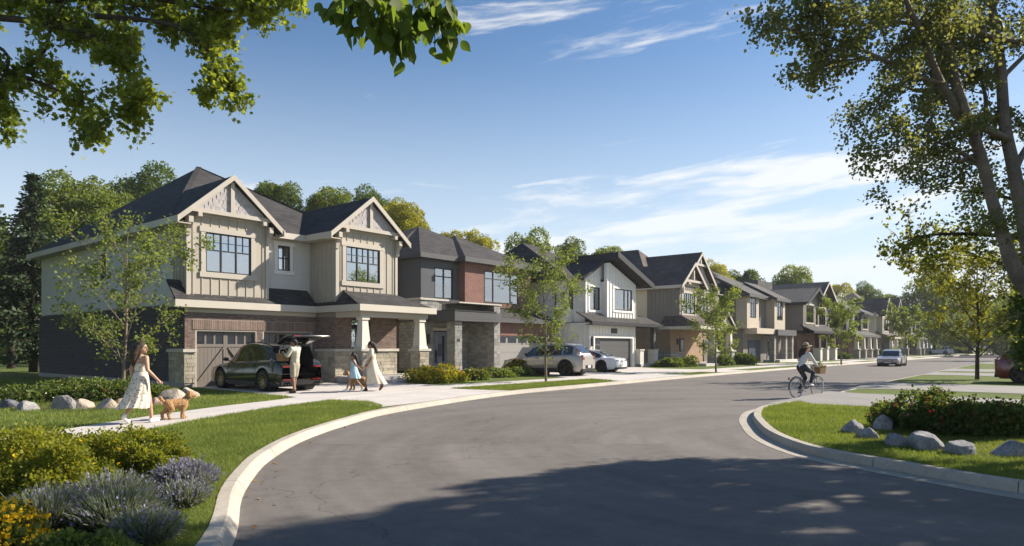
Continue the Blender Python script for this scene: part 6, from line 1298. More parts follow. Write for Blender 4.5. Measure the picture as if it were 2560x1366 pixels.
# ================================================================ people, dogs, bicycle
def capsule(mb, p, q, r1, r2, n=10):
    p = Vector(p); q = Vector(q); d = q - p; L = d.length
    if L < 1e-6: d = Vector((0, 0, 1)); L = 0
    d = d.normalized(); pts = []; rr = []
    for k in range(4): a = math.pi / 2 * (1 - k / 3.0); pts.append(p - d * r1 * math.sin(a)); rr.append(max(r1 * math.cos(a), .0008))
    for k in range(4): a = math.pi / 2 * (k / 3.0); pts.append(q + d * r2 * math.sin(a)); rr.append(max(r2 * math.cos(a), .0008))
    if L < 1e-6: pts = pts[:4] + pts[5:]; rr = rr[:4] + rr[5:]
    mb.tube(pts, rr, n)
def ball(mb, c, r, sx=1, sy=1, sz=1, n=14):
    vs = []; m = 8
    for i in range(m + 1):
        t = math.pi * i / m
        for k in range(n): a = 2 * math.pi * k / n; s = max(math.sin(t), .01); vs.append((c[0] + r * sx * s * math.cos(a), c[1] + r * sy * s * math.sin(a), c[2] + r * sz * math.cos(t)))
    fs = [(i*n+k, (i+1)*n+k, (i+1)*n+(k+1) % n, i*n+(k+1) % n) for i in range(m) for k in range(n)]; mb.add(vs, fs + [tuple(range(n)), tuple(m*n+k for k in range(n))[::-1]])
def blob(name, mb, vox, mat, parent, smooth=3, disp=None):
    """joins overlapping pieces into one continuous surface"""
    me = bpy.data.meshes.new(name); me.from_pydata(mb.v, [], mb.f); me.materials.append(mat); o = bpy.data.objects.new(name, me); link(o, parent)
    a = o.modifiers.new('r', 'REMESH'); a.mode = 'VOXEL'; a.voxel_size = vox; a.use_smooth_shade = True
    if smooth: b = o.modifiers.new('s', 'SMOOTH'); b.iterations = smooth; b.factor = .5
    dg = bpy.context.evaluated_depsgraph_get(); ev = bpy.data.meshes.new_from_object(o.evaluated_get(dg)); o.modifiers.clear(); o.data = ev; ev.name = name
    if not ev.materials: ev.materials.append(mat)
    if disp: disp(ev)
    return o
def limb(mb, *jr):
    for (p, r), (q, s) in zip(jr, jr[1:]): capsule(mb, p, q, r, s)
def hand(mb, w, e, grip=0.0, side=1):
    """palm, four unequal fingers and a thumb off its side; w wrist, e elbow"""
    w = Vector(w); d = (w - Vector(e)).normalized(); up = Vector((0, side, 0)); x = d.cross(up)
    x = x.normalized() if x.length > .1 else Vector((1, 0, 0)); pn = x.cross(d).normalized()
    capsule(mb, w, w + d * .06, .024, .027)
    for k, l in enumerate((.062, .072, .068, .052)):
        b = w + d * .075 + x * (.024 - .016 * k); c = b + (d * (1 - grip) + pn * grip * .9).normalized() * l * .55; f = c + (d * (.6 - grip) + pn * (.35 + grip)).normalized() * l * .5; capsule(mb, b, c, .0095, .009, 6); capsule(mb, c, f, .009, .0075, 6)
    t = w + d * .03 + x * .022; u = t + (d * .6 + x * .9).normalized() * .035; capsule(mb, t, u, .012, .010, 6); capsule(mb, u, u + (d + x * .2 + pn * .4).normalized() * .03, .010, .008, 6)
SKIN = M('skin_light', (.46, .28, .19), .55, .05, 8, spec=.35); SKINB = M('skin_brown', (.28, .155, .095), .55, .05, 8, spec=.35); HAIRB = M('hair_brown', (.045, .026, .016), .5, .3, 30, bump=.6, bs=120); HAIRK = M('hair_black', (.012, .010, .009), .45, .3, 30, bump=.6, bs=120); SHOE = M('white_shoe', (.72, .71, .69), .6, .05, 5); EYE = M('eye_dark', (.02, .015, .012), .3, 0, 1); LIP = M('lip', (.36, .13, .11), .5, 0, 1)
CREAMC = M('cream_cloth', (.66, .58, .46), .9, .08, 8, bump=.2); LINEN = M('linen_shirt', (.54, .51, .40), .9, .10, 8, bump=.3); SHORTS = M('khaki_cloth', (.36, .32, .235), .9, .08, 8, bump=.2); BLUEC = M('light_blue_cloth', (.36, .52, .60), .9, .08, 8); WOOL = M('white_knit', (.68, .66, .63), .9, .08, 8, bump=.3); JEANS = M('dark_jeans', (.032, .042, .060), .85, .15, 12, bump=.2); STRAW = M('straw', (.42, .32, .19), .8, .15, 20, bump=.6, bs=150); WICK = M('wicker', (.30, .19, .09), .8, .25, 30, bump=1.0, bs=120); LEATH = M('brown_leather', (.10, .05, .03), .6, .1, 6)
def floral():
    m, w = newmat('floral_cloth'); t = w.n('ShaderNodeTexCoord'); v = w.n('ShaderNodeTexVoronoi', {'Vector': (t, 'Object'), 'Scale': 17.0, 'Randomness': 1.0}); v2 = w.n('ShaderNodeTexVoronoi', {'Vector': (t, 'Object'), 'Scale': 29.0})
    a = w.rng((v, 'Distance'), .26, .33, 1, 0); b = w.rng((v2, 'Distance'), .22, .28, 1, 0); pc = w.n('ShaderNodeMix', {0: (v, 'Color'), 6: (.26, .09, .04, 1), 7: (.13, .12, .04, 1)}, data_type='RGBA')
    c = w.n('ShaderNodeMix', {0: w.m('MULTIPLY', a, .8), 6: (.66, .61, .53, 1), 7: (pc, 2)}, data_type='RGBA'); c2 = w.n('ShaderNodeMix', {0: w.m('MULTIPLY', b, .5), 6: (c, 2), 7: (.20, .16, .10, 1)}, data_type='RGBA')
    w.n('ShaderNodeOutputMaterial', {0: w.n('ShaderNodeBsdfPrincipled', {'Base Color': (c2, 2), 'Roughness': .9, 'Specular IOR Level': .15})}); return m
FLORAL = floral()
def head(mb, c, d, s=1.0):
    """skull, jaw, nose, ears; c centre of the skull, d facing direction (horizontal)"""
    c = Vector(c); d = Vector(d).normalized(); y = Vector((0, 0, 1)).cross(d)
    ball(mb, c, .095 * s, 1.02, .92, 1.12); ball(mb, c + d * .030 * s + Vector((0, 0, -.055 * s)), .068 * s, 1.0, .9, 1.05); capsule(mb, c + d * .07 * s + Vector((0, 0, -.095 * s)), c + d * .045 * s + Vector((0, 0, -.10 * s)), .026 * s, .03 * s)
    capsule(mb, c + d * .098 * s + Vector((0, 0, .0)), c + d * .113 * s + Vector((0, 0, -.030 * s)), .010 * s, .014 * s, 6)
    for k in (1, -1): capsule(mb, c + y * .088 * s * k + Vector((0, 0, .012 * s)), c + y * .092 * s * k + Vector((0, 0, -.03 * s)), .016 * s, .012 * s, 6)
def face(parent, c, d, s=1.0):
    c = Vector(c); d = Vector(d).normalized(); y = Vector((0, 0, 1)).cross(d)
    for k in (1, -1): m = MB(); ball(m, c + d * .088 * s + y * .034 * k * s + Vector((0, 0, .004)), .010 * s, n=8); m.build('eye', EYE, parent, True); m = MB(); capsule(m, c + d * .094 * s + y * .020 * k * s + Vector((0, 0, .026 * s)), c + d * .084 * s + y * .05 * k * s + Vector((0, 0, .026 * s)), .005, .004, 6); m.build('eyebrow', HAIRK, parent)
    m = MB(); capsule(m, c + d * .102 * s + y * .018 * s + Vector((0, 0, -.060 * s)), c + d * .102 * s - y * .018 * s + Vector((0, 0, -.060 * s)), .008 * s, .008 * s, 6); m.build('lips', LIP, parent, True)
def body(T, J, skin, vox=.009, s=1.0):
    """J: joints; one continuous mesh"""
    mb = MB(); V = Vector
    limb(mb, (J['pel'], .125), (J['wai'], .098), (J['che'], .118)); capsule(mb, V(J['shL']) * .8 + V(J['che']) * .2, V(J['shR']) * .8 + V(J['che']) * .2, .062, .062); limb(mb, (J['che'], .09), (J['nec'], .048), (J['hed'], .05))
    for k, sd in (('L', 1), ('R', -1)):
        limb(mb, (J['hip' + k], .092), (J['kne' + k], .056), (J['ank' + k], .036)); a, t = V(J['ank' + k]), V(J['toe' + k]); capsule(mb, a, t, .036, .028)
        mid = V(J['kne' + k]).lerp(a, .3); capsule(mb, mid, mid.lerp(a, .1), .056, .052)
        limb(mb, (J['sh' + k], .056), (J['elb' + k], .040), (J['wri' + k], .027)); hand(mb, J['wri' + k], J['elb' + k], J.get('grip' + k, .25), sd)
    head(mb, J['hed'], J['look']); o = blob('body', mb, vox, skin, T, 2); face(T, J['hed'], J['look']); return o
def loft(name, rings, mat, parent, n=56, pleat=0.0, freq=13, seed=0, cap=False):
    """rings: (z, cx, cy, rx, ry[, pleat share])"""
    rnd = random.Random(seed); ph = [rnd.uniform(0, 6.28) for _ in range(4)]; z0, z1 = rings[0][0], rings[-1][0]; vs = []; out = []; R_ = np.array([r[:5] for r in rings], float); u = np.linspace(0, 1, 26); src = np.linspace(0, 1, len(rings)); I = np.stack([np.interp(u, src, R_[:, k]) for k in range(5)], 1)
    for z, cx, cy, rx, ry in I:
        t = (z0 - z) / max(z0 - z1, 1e-6)
        for k in range(n):
            a = 2 * math.pi * k / n; w = 1 + pleat * t * (math.sin(a * freq + ph[0] + t) * .6 + math.sin(a * (freq // 2 + 2) + ph[1] - t * 2) * .5); vs.append((cx + rx * w * math.cos(a), cy + ry * w * math.sin(a), z + .02 * t * pleat * 8 * math.sin(a * 3 + ph[2])))
    m = len(I); fs = [(i*n+k, (i+1)*n+k, (i+1)*n+(k+1) % n, i*n+(k+1) % n) for i in range(m-1) for k in range(n)]
    if cap: fs.append(tuple(range(n)))
    return MB().add(vs, fs).build(name, mat, parent, True)
def shoe(T, a, t, mat, name='shoe', h=.05):
    mb = MB(); a = Vector(a); t = Vector(t); d = (t - a); d.z = 0; d = d.normalized(); heel = a + (t - a) * .0 + Vector((0, 0, -.035)) - d * .03
    capsule(mb, heel, t, .040, .040); capsule(mb, heel + Vector((0, 0, -.012)), t + Vector((0, 0, -.012)), .038, .040); capsule(mb, a, heel, .044, .042); return blob(name, mb, .009, mat, T, 3)
def person(label, loc, dirxy, scale=1.0, z=0.0, tilt=0):
    T = thing('person', label, 'person', (*loc, z), math.atan2(dirxy[1], dirxy[0])); T.scale = (scale,) * 3; return T
PZ = LZ + .024
# ---- woman in the floral dress on the pavement
def woman_floral():
    T = person('woman with long brown hair in a long white floral dress walking away on the pavement', G(352, 1061), (.42, .91), .965, PZ)
    J = dict(pel=(0, 0, .95), wai=(0, 0, 1.10), che=(.0, 0, 1.29), nec=(.0, 0, 1.45), hed=(.025, -.01, 1.60), look=(.45, -.9, .0), shL=(0, .165, 1.385), shR=(0, -.165, 1.385), hipL=(0, .085, .92), hipR=(0, -.085, .92),
             kneL=(-.02, .085, .50), ankL=(-.30, .085, .185), toeL=(-.235, .085, .050), kneR=(.13, -.085, .50), ankR=(.19, -.085, .080), toeR=(.33, -.085, .035), elbL=(-.07, .205, 1.12), wriL=(-.03, .20, .88), elbR=(-.03, -.25, 1.13), wriR=(.14, -.32, .93))
    b = body(T, J, SKIN, .008)
    mb = MB(); limb(mb, ((0, 0, 1.07), .112), ((0, 0, 1.20), .128)); ball(mb, (0, 0, 1.24), .14, .82, 1.02, .55); blob('dress_bodice', mb, .012, FLORAL, T, 4)
    loft('dress_skirt', [(1.09, 0, 0, .122, .132), (.95, -.01, 0, .155, .175), (.75, -.03, .02, .20, .215), (.50, -.06, .07, .27, .26), (.33, -.09, .12, .33, .30)], FLORAL, T, 80, .085, 15, 3)
    for k in (1, -1): MB().tube([(.10, .065 * k, 1.29), (.07, .085 * k, 1.43), (-.04, .075 * k, 1.445), (-.115, .055 * k, 1.29)], .007, 6).build('dress_strap', FLORAL, T)
    loft('waist_tie', [(1.115, 0, 0, .118, .128), (1.075, 0, 0, .122, .133)], M('grey_tie', (.40, .38, .35), .9), T, 40)
    mb = MB(); ball(mb, (.005, .012, 1.625), .106, 1.02, 1.0, 1.05); limb(mb, ((-.05, .06, 1.62), .085), ((-.10, .08, 1.50), .088), ((-.13, .085, 1.38), .078), ((-.125, .08, 1.27), .045), ((-.12, .07, 1.19), .012)); limb(mb, ((-.07, .0, 1.60), .07), ((-.125, .02, 1.47), .07), ((-.14, .03, 1.33), .05), ((-.13, .03, 1.23), .012)); limb(mb, ((-.03, .10, 1.58), .05), ((-.07, .135, 1.45), .05), ((-.09, .14, 1.33), .03), ((-.08, .14, 1.25), .008)); blob('hair', mb, .011, HAIRB, T, 3)
    shoe(T, J['ankL'], (-.215, .085, .045), SHOE); shoe(T, J['ankR'], (.34, -.085, .052), SHOE)
woman_floral()
def man():
    x, y = G(737, 983.5, LZ); T = person('man in a pale shirt and khaki shorts holding a basket behind the dark car', (x, y), (-.95, .30), 1.04, LZ + .014)
    J = dict(pel=(0, 0, .95), wai=(-.01, 0, 1.12), che=(-.02, 0, 1.34), nec=(.0, 0, 1.52), hed=(.045, 0, 1.655), look=(1, .25, -.12), shL=(-.01, .20, 1.45), shR=(-.01, -.20, 1.45), hipL=(0, .095, .92), hipR=(0, -.095, .92), kneL=(-.02, .12, .51), ankL=(-.08, .14, .09), toeL=(.06, .17, .035), kneR=(.06, -.10, .51), ankR=(.10, -.11, .09), toeR=(.25, -.12, .035), elbL=(.08, .27, 1.22), wriL=(.30, .17, 1.30), elbR=(.08, -.27, 1.22), wriR=(.30, -.17, 1.30), gripL=.8, gripR=.8)
    body(T, J, SKINB, .010)
    mb = MB(); limb(mb, ((0, 0, 1.02), .148), ((-.01, 0, 1.14), .140), ((-.02, 0, 1.32), .155)); capsule(mb, (-.01, .16, 1.42), (-.01, -.16, 1.42), .085, .085); capsule(mb, (0, 0, 1.47), (.0, 0, 1.51), .065, .06)
    for k, sd in (('L', 1), ('R', -1)): limb(mb, (J['sh' + k], .078), (Vector(J['elb' + k]), .062), (Vector(J['elb' + k]).lerp(Vector(J['wri' + k]), .6), .052))
    blob('shirt', mb, .013, LINEN, T, 3)
    mb = MB(); capsule(mb, (0, 0, .93), (0, 0, .86), .150, .14)
    for k in 'LR': h, n_ = Vector(J['hip' + k]), Vector(J['kne' + k]); limb(mb, (h, .112), (h.lerp(n_, .85), .094))
    blob('shorts', mb, .013, SHORTS, T, 3); mb = MB(); ball(mb, (.028, 0, 1.69), .104, 1.0, .95, .92); capsule(mb, (-.03, 0, 1.66), (-.04, 0, 1.60), .075, .06); blob('hair', mb, .011, HAIRK, T, 3)
    shoe(T, J['ankL'], J['toeL'], LEATH); shoe(T, J['ankR'], J['toeR'], LEATH)
    B = thing('wicker_basket', 'wicker picnic basket with white handle held by the man', 'basket', (x - .46, y + .14, LZ + 1.10), math.atan2(.30, -.95))
    m = MB(); n = 28
    prof = [(.0, .15), (.0, .21), (.13, .235), (.26, .26)]; vs = []
    for z, r in prof:
        for k in range(n): a = 2 * math.pi * k / n; c_, s_ = math.cos(a), math.sin(a); e = (abs(c_) ** 4 + abs(s_) ** 4) ** -.25; vs.append((r * .62 * c_ * e, r * .95 * s_ * e, z))
    fs = [(i*n+k, i*n+(k+1) % n, (i+1)*n+(k+1) % n, (i+1)*n+k) for i in range(1, 3) for k in range(n)] + [tuple(range(n, 2 * n))[::-1]]; m.add(vs, fs); m.build('basket_body', WICK, B)
    for z, r in ((.255, .262), (.18, .247), (.10, .228)): MB().tube([(r * .62 * math.cos(a) * (abs(math.cos(a)) ** 4 + abs(math.sin(a)) ** 4) ** -.25, r * .95 * math.sin(a) * (abs(math.cos(a)) ** 4 + abs(math.sin(a)) ** 4) ** -.25, z) for a in np.linspace(0, 2 * math.pi, 33)], .012, 6).build('rim_band', WICK, B)
    MB().tube([(0, -.2, .25), (0, -.19, .36), (0, -.1, .42), (0, .1, .42), (0, .19, .36), (0, .2, .25)], .011, 8).build('handle', M('white_handle', (.65, .6, .5), .7), B, True)
man()
def mother_girl():
    x, y = G(930, 979); T = person('woman in a long cream dress walking hand in hand with the girl', (x, y), (-.99, -.06), 1.03, LZ + .014)
    J = dict(pel=(0, 0, .95), wai=(0, 0, 1.10), che=(.01, 0, 1.30), nec=(.02, 0, 1.46), hed=(.05, 0, 1.60), look=(1, .1, -.05), shL=(0, .17, 1.40), shR=(0, -.17, 1.40), hipL=(0, .085, .92), hipR=(0, -.085, .92), kneL=(.14, .085, .52), ankL=(.20, .085, .09), toeL=(.34, .085, .035), kneR=(-.06, -.085, .50), ankR=(-.32, -.08, .20), toeR=(-.26, -.08, .06), elbL=(-.02, .24, 1.14), wriL=(.10, .26, .92), elbR=(.06, -.24, 1.15), wriR=(.20, -.22, .93))
    body(T, J, SKINB, .011); mb = MB(); limb(mb, ((0, 0, 1.06), .125), ((.01, 0, 1.28), .145)); capsule(mb, (0, .13, 1.385), (0, -.13, 1.385), .078, .078)
    for k in 'LR': capsule(mb, J['sh' + k], Vector(J['sh' + k]).lerp(Vector(J['elb' + k]), .55), .078, .082)
    blob('dress_bodice', mb, .014, CREAMC, T, 3); loft('dress_skirt', [(1.10, 0, 0, .128, .138), (.95, 0, 0, .165, .185), (.7, -.03, 0, .22, .23), (.45, -.09, 0, .30, .27), (.25, -.14, 0, .38, .30)], CREAMC, T, 64, .08, 11, 6)
    mb = MB(); ball(mb, (.035, 0, 1.625), .106, 1.0, 1.0, 1.03); limb(mb, ((-.04, 0, 1.62), .08), ((-.11, 0, 1.50), .07), ((-.16, .03, 1.36), .05), ((-.15, .03, 1.28), .012)); blob('hair', mb, .012, HAIRK, T, 3); shoe(T, J['ankL'], J['toeL'], LEATH, 'sandal'); shoe(T, J['ankR'], J['toeR'], LEATH, 'sandal')
    x, y = G(885, 981.5); T = person('girl in a light blue sleeveless dress walking with the golden dog', (x, y), (-.99, -.06), .80, LZ + .014)
    J = dict(pel=(0, 0, .95), wai=(0, 0, 1.09), che=(.0, 0, 1.28), nec=(.01, 0, 1.43), hed=(.04, 0, 1.585), look=(1, -.15, 0), shL=(0, .155, 1.365), shR=(0, -.155, 1.365), hipL=(0, .08, .92), hipR=(0, -.08, .92), kneL=(.16, .08, .54), ankL=(.30, .08, .11), toeL=(.44, .08, .07), kneR=(-.10, -.08, .50), ankR=(-.36, -.08, .18), toeR=(-.28, -.08, .05), elbL=(-.14, .23, 1.14), wriL=(-.34, .24, .98), elbR=(-.12, -.20, 1.14), wriR=(-.34, -.14, 1.06))
    body(T, J, SKINB, .012); mb = MB(); limb(mb, ((0, 0, 1.05), .118), ((0, 0, 1.27), .135)); capsule(mb, (0, .08, 1.35), (0, -.08, 1.35), .07, .07); blob('dress_bodice', mb, .014, BLUEC, T, 3); loft('dress_skirt', [(1.12, 0, 0, .122, .132), (.95, 0, 0, .165, .18), (.78, -.02, 0, .21, .215), (.60, -.04, 0, .26, .24)], BLUEC, T, 60, .09, 12, 7)
    mb = MB(); ball(mb, (.025, 0, 1.61), .106, 1.0, 1.0, 1.03); limb(mb, ((-.05, 0, 1.60), .07), ((-.12, 0, 1.46), .06), ((-.17, 0, 1.30), .05), ((-.20, 0, 1.18), .012)); blob('hair', mb, .013, HAIRK, T, 3); shoe(T, J['ankL'], J['toeL'], SHOE); shoe(T, J['ankR'], J['toeR'], SHOE)
mother_girl()
# ---- dogs
def fur(mat_name, c1, c2):
    m, w = newmat(mat_name); t = w.n('ShaderNodeTexCoord'); a = w.n('ShaderNodeTexNoise', {'Vector': (t, 'Object'), 'Scale': 38.0, 'Detail': 4.0}); b = w.n('ShaderNodeTexVoronoi', {'Vector': (t, 'Object'), 'Scale': 45.0})
    c = w.n('ShaderNodeMix', {0: w.rng(a, .3, .7, 0, 1), 6: (*c1, 1), 7: (*c2, 1)}, data_type='RGBA'); bp = w.n('ShaderNodeBump', {'Height': (b, 0), 'Strength': .8, 'Distance': .02}); w.n('ShaderNodeOutputMaterial', {0: w.n('ShaderNodeBsdfPrincipled', {'Base Color': (c, 2), 'Roughness': .9, 'Specular IOR Level': .1, 'Normal': bp})}); return m
def curl(amp, seed):
    def f(me):
        n = len(me.vertices); co = np.zeros(n * 3); me.vertices.foreach_get('co', co); no = np.zeros(n * 3); me.vertices.foreach_get('normal', no); co = co.reshape(-1, 3); no = no.reshape(-1, 3); r = np.random.default_rng(seed); k = r.normal(0, 80, (14, 3)); ph = r.uniform(0, 6.28, 14); d = np.sin(co @ k.T + ph).sum(1) / 14 ** .5; co += no * (d * amp)[:, None]; me.vertices.foreach_set('co', co.ravel()); me.update()
    return f
def dog(label, loc, d, mat, s, fluffy, seed, tail):
    T = thing('dog', label, 'dog', (*loc, PZ - .002), math.atan2(d[1], d[0])); T.scale = (s,) * 3; mb = MB(); k = fluffy
    limb(mb, ((.20, 0, .43), .135 * k), ((.02, 0, .44), .118 * k), ((-.20, 0, .45), .112 * k)); ball(mb, (.21, 0, .40), .14 * k, .9, .85, 1.12)
    limb(mb, ((.24, 0, .48), .10 * k), ((.34, 0, .60), .078 * k), ((.39, 0, .66), .07 * k)); ball(mb, (.41, 0, .685), .09 * k, 1.05, .95, .95); limb(mb, ((.46, 0, .665), .058 * k), ((.55, 0, .645), .042 * k))
    for sd in (1, -1):
        limb(mb, ((.38, .075 * sd, .71), .030 * k), ((.36, .105 * sd, .64), .034 * k), ((.37, .105 * sd, .585), .022 * k))
        f = .06 if sd > 0 else -.05; limb(mb, ((.22, .075 * sd, .40), .072 * k), ((.20 + f * .5, .078 * sd, .24), .050 * k), ((.20 + f, .078 * sd, .05), .036 * k), ((.25 + f, .078 * sd, .035), .036 * k))
        h = -.05 if sd > 0 else .06; limb(mb, ((-.20, .075 * sd, .42), .090 * k), ((-.15 + h * .6, .08 * sd, .29), .064 * k), ((-.28 + h, .08 * sd, .175), .042 * k), ((-.26 + h, .08 * sd, .05), .034 * k), ((-.21 + h, .08 * sd, .033), .035 * k))
    limb(mb, *tail); blob('body', mb, .012, mat, T, 2, curl(.0055 if fluffy > 1 else .002, seed))
    m = MB(); ball(m, (.585, 0, .66), .020); m.build('nose', EYE, T, True)
    for sd in (1, -1): m = MB(); ball(m, (.478, .042 * sd, .715), .013); m.build('eye', EYE, T, True)
    m = MB(); m.lathe([(.085 * k, -.012), (.092 * k, 0), (.085 * k, .012)], 20); o = m.build('collar', LEATH, T); o.location = (.31, 0, .56); o.rotation_euler = (0, R(40), 0)
x, y = G(438, 1051); dog('curly apricot dog walking beside the woman in the floral dress', (x, y), (.66, .75), fur('fur_apricot', (.30, .17, .075), (.50, .31, .16)), .76, 1.16, 4, (((-.28, 0, .50), .045), ((-.36, 0, .56), .05), ((-.40, .02, .63), .055)))
x, y = G(893, 978.5); dog('smooth golden dog walking behind the girl in blue', (x, y + .12), (-.99, -.05), fur('fur_golden', (.30, .165, .07), (.48, .30, .15)), .90, 1.0, 5, (((-.28, 0, .46), .04), ((-.38, 0, .38), .045), ((-.44, 0, .28), .03)))
# ---- bicycle and rider
def bicycle():
    x, y = 9.82, 22.75; rz = R(30); T = thing('bicycle', 'city bicycle with pale tyres and a brown front basket on the road', 'bicycle', (x, y, .004), rz); BF = M('bike_frame', (.02, .03, .035), .3, .03, 2, coat=1); BT = M('bike_tyre', (.50, .47, .42), .8, .05, 3); r = .345
    for wx in (-.53, .54):
        w = bpy.data.objects.new('wheel', None); link(w, T); w.location = (wx, 0, r); w.rotation_euler = (R(90), 0, 0)
        MB().tube([((r - .02) * math.cos(a), (r - .02) * math.sin(a), 0) for a in np.linspace(0, 2 * math.pi, 41)], .020, 8, False).build('tyre', BT, w, True); MB().tube([((r - .045) * math.cos(a), (r - .045) * math.sin(a), 0) for a in np.linspace(0, 2 * math.pi, 41)], .011, 6, False).build('rim', CHROME, w, True)
        m = MB()
        for k in range(18): a = 2 * math.pi * k / 18; m.tube([(.02 * math.cos(a + .5), .02 * math.sin(a + .5), .02 * (-1) ** k), ((r - .05) * math.cos(a), (r - .05) * math.sin(a), 0)], .0022, 3, False)
        m.lathe([(.02, -.045), (.028, -.03), (.02, 0), (.028, .03), (.02, .045)], 10); m.build('spokes', CHROME, w)
        a0, a1 = (R(20), R(185)) if wx < 0 else (R(35), R(160)); MB().tube([(wx + (r + .025) * math.cos(a), 0, r + (r + .025) * math.sin(a)) for a in np.linspace(a0, a1, 18)], .022, 6).build('mudguard', BF, T, True)
    bb, st_, sd, ht, hb = (-.07, 0, .30), (-.22, 0, .80), (-.25, 0, .93), (.37, 0, .92), (.42, 0, .70)
    m = MB(); m.tube([bb, st_, sd], [.017, .016, .013], 8); m.tube([bb, (.18, 0, .42), hb], .019, 8); m.tube([(-.12, 0, .50), (.18, 0, .58), (.39, 0, .82)], .015, 8); m.tube([ht, hb], .022, 8)
    for s in (1, -1): m.tube([(bb[0], .03 * s, bb[2]), (-.53, .055 * s, r)], .010, 6); m.tube([(st_[0], .02 * s, st_[2] - .04), (-.53, .055 * s, r)], .009, 6); m.tube([(.43, .04 * s, .68), (.47, .05 * s, .5), (.54, .052 * s, r)], .012, 6)
    m.build('frame', BF, T, True); m = MB(); m.tube([(.36, 0, .92), (.34, 0, 1.03)], .013, 8); m.tube([(.12, .29, 1.04), (.24, .27, 1.06), (.36, .14, 1.05), (.36, 0, 1.03), (.36, -.14, 1.05), (.24, -.27, 1.06), (.12, -.29, 1.04)], .012, 8); m.build('handlebar', CHROME, T, True)
    mb = MB(); limb(mb, ((-.36, 0, .955), .07), ((-.22, 0, .955), .055), ((-.10, 0, .95), .028)); blob('saddle', mb, .012, LEATH, T, 3)
    m = MB(); m.tube([(bb[0] + .095 * math.cos(a), -.05, bb[2] + .095 * math.sin(a)) for a in np.linspace(0, 2 * math.pi, 25)], .006, 5, False); m.build('chainring', CHROME, T); m = MB(); m.tube([(bb[0], -.06, bb[2] + .09), (-.53, -.06, r + .035)], .006, 4); m.tube([(bb[0], -.06, bb[2] - .09), (-.53, -.06, r - .035)], .006, 4); m.build('chain', BLACKP, T)
    for s, q in ((-1, (.09, .38)), (1, (-.20, .17))):
        MB().tube([(bb[0], .06 * s, bb[2]), (q[0], .08 * s, q[1])], .011, 6).build('crank', CHROME, T); MB().box(q[0] - .05, q[0] + .05, *sorted((.085 * s, .18 * s)), q[1] - .013, q[1] + .013).build('pedal', BLACKP, T)
    MB().box(-.905, -.885, -.03, .03, .62, .70).build('rear_lamp', TAILR, T); MB().tube([(-.88, 0, .66), (-.80, 0, .60)], .008, 5).build('lamp_bracket', BF, T)
    k = thing('bicycle_basket', 'brown wicker basket on the front of the city bicycle', 'basket', (x + math.cos(rz) * .60, y + math.sin(rz) * .60, .80), rz)
    m = MB(); m.add([(a * w_, b * d_, z) for w_, d_, z in ((.13, .17, 0), (.155, .20, .27), (.145, .19, .27), (.12, .16, .01)) for a, b in ((-1, -1), (1, -1), (1, 1), (-1, 1))], [(3, 2, 1, 0)] + [(i*4+q, i*4+(q+1) % 4, i*4+4+(q+1) % 4, i*4+4+q) for i in range(3) for q in range(4)] + [(12, 13, 14, 15)]); m.build('basket_body', WICK, k); MB().tube([(a * .155, b * .20, .27) for a, b in ((-1, -1), (1, -1), (1, 1), (-1, 1), (-1, -1))], .012, 6).build('rim_band', WICK, k)
    rng = np.random.default_rng(9); P = rng.normal(0, 1, (160, 3)) * (.06, .09, .05) + (0, 0, .29); leaves('herbs', P, rng.normal(0, .6, (160, 3)) + (0, 0, 1), rdir(rng, 160), rng.uniform(.03, .07, 160), T_DIA, S_GRN, k)
    T = person('woman in a white jumper and straw hat riding the city bicycle', (x, y), (math.cos(rz), math.sin(rz)), 1.0, .004)
    J = dict(pel=(-.24, 0, 1.04), wai=(-.20, 0, 1.18), che=(-.12, 0, 1.36), nec=(-.06, 0, 1.52), hed=(-.02, -.01, 1.67), look=(.75, -.65, 0), shL=(-.10, .165, 1.455), shR=(-.10, -.165, 1.455), hipL=(-.24, .085, 1.0), hipR=(-.24, -.085, 1.0), kneL=(.06, .10, .66), ankL=(-.20, .125, .275), toeL=(-.10, .13, .22), kneR=(.19, -.11, .86), ankR=(.03, -.125, .475), toeR=(.14, -.13, .425), elbL=(.02, .26, 1.22), wriL=(.17, .27, 1.09), elbR=(.02, -.26, 1.22), wriR=(.17, -.27, 1.09), gripL=.9, gripR=.9)
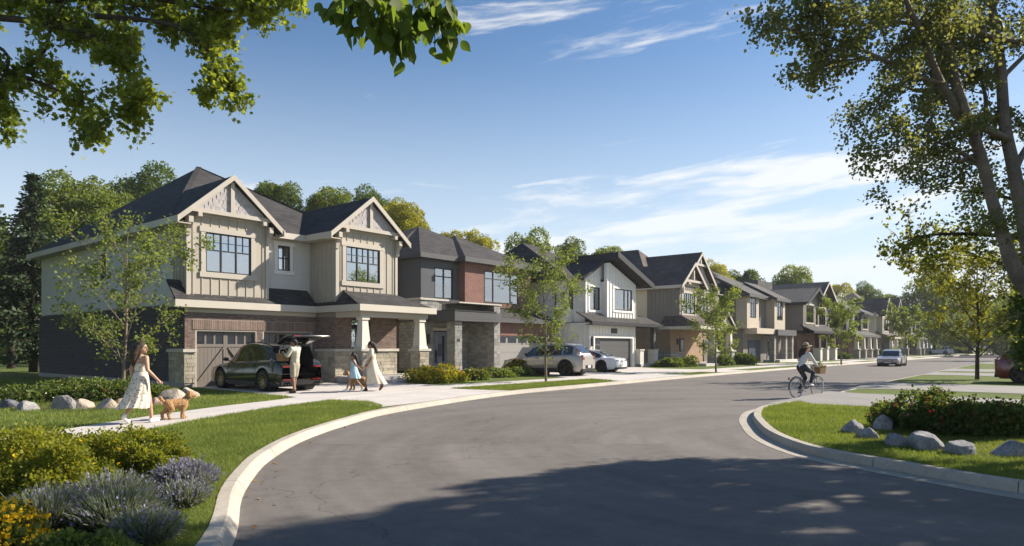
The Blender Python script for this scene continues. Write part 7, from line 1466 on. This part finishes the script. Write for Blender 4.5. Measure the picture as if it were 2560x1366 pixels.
    body(T, J, SKIN, .010); mb = MB(); limb(mb, ((-.24, 0, 1.07), .140), ((-.20, 0, 1.20), .130), ((-.12, 0, 1.36), .145)); capsule(mb, (-.10, .13, 1.44), (-.10, -.13, 1.44), .08, .08); capsule(mb, (-.09, 0, 1.47), (-.07, 0, 1.50), .062, .056)
    for q in 'LR': limb(mb, (J['sh' + q], .074), (J['elb' + q], .058), (Vector(J['elb' + q]).lerp(Vector(J['wri' + q]), .92), .042))
    blob('jumper', mb, .013, WOOL, T, 3); mb = MB(); capsule(mb, (-.24, .05, 1.03), (-.24, -.05, 1.03), .135, .135)
    for q in 'LR': limb(mb, (J['hip' + q], .108), (J['kne' + q], .070), (Vector(J['kne' + q]).lerp(Vector(J['ank' + q]), .93), .050))
    blob('jeans', mb, .013, JEANS, T, 3); mb = MB(); ball(mb, (-.035, .01, 1.69), .106); limb(mb, ((-.10, .04, 1.67), .08), ((-.19, .06, 1.55), .085), ((-.24, .06, 1.42), .075), ((-.25, .06, 1.30), .03)); limb(mb, ((-.09, -.03, 1.66), .06), ((-.17, -.02, 1.52), .06), ((-.21, .0, 1.36), .04)); blob('hair', mb, .012, HAIRB, T, 3)
    o = MB().lathe([(.001, .135), (.05, .13), (.085, .11), (.098, .06), (.105, .02), (.14, .006), (.185, -.004), (.19, -.01), (.14, -.004), (.10, .008)], 28).build('hat', STRAW, T, True); o.location = (-.035, 0, 1.715); o.rotation_euler = (R(-4), R(-12), 0); o2 = MB().lathe([(.1065, .02), (.101, .05)], 28).build('hat_band', BLACKP, o)
    shoe(T, J['ankL'], J['toeL'], SHOE); shoe(T, J['ankR'], J['toeR'], SHOE)
bicycle()
# ================================================================ thin air haze
hm = bpy.data.materials.new('haze_air'); hm.use_nodes = True; hw = N(hm.node_tree)
hw.nt.links.new(hw.n('ShaderNodeVolumePrincipled', {'Color': (.92, .95, 1, 1), 'Density': .0003, 'Anisotropy': .1}).outputs[0], hw.n('ShaderNodeOutputMaterial').inputs['Volume'])
hz_ = MB().box(-940, 940, -340, 1540, -1.3, 26).build('haze', hm); tag(hz_, 'thin pale haze in the air over the whole street', 'haze', kind='stuff')
sc.cycles.volume_bounces = 0
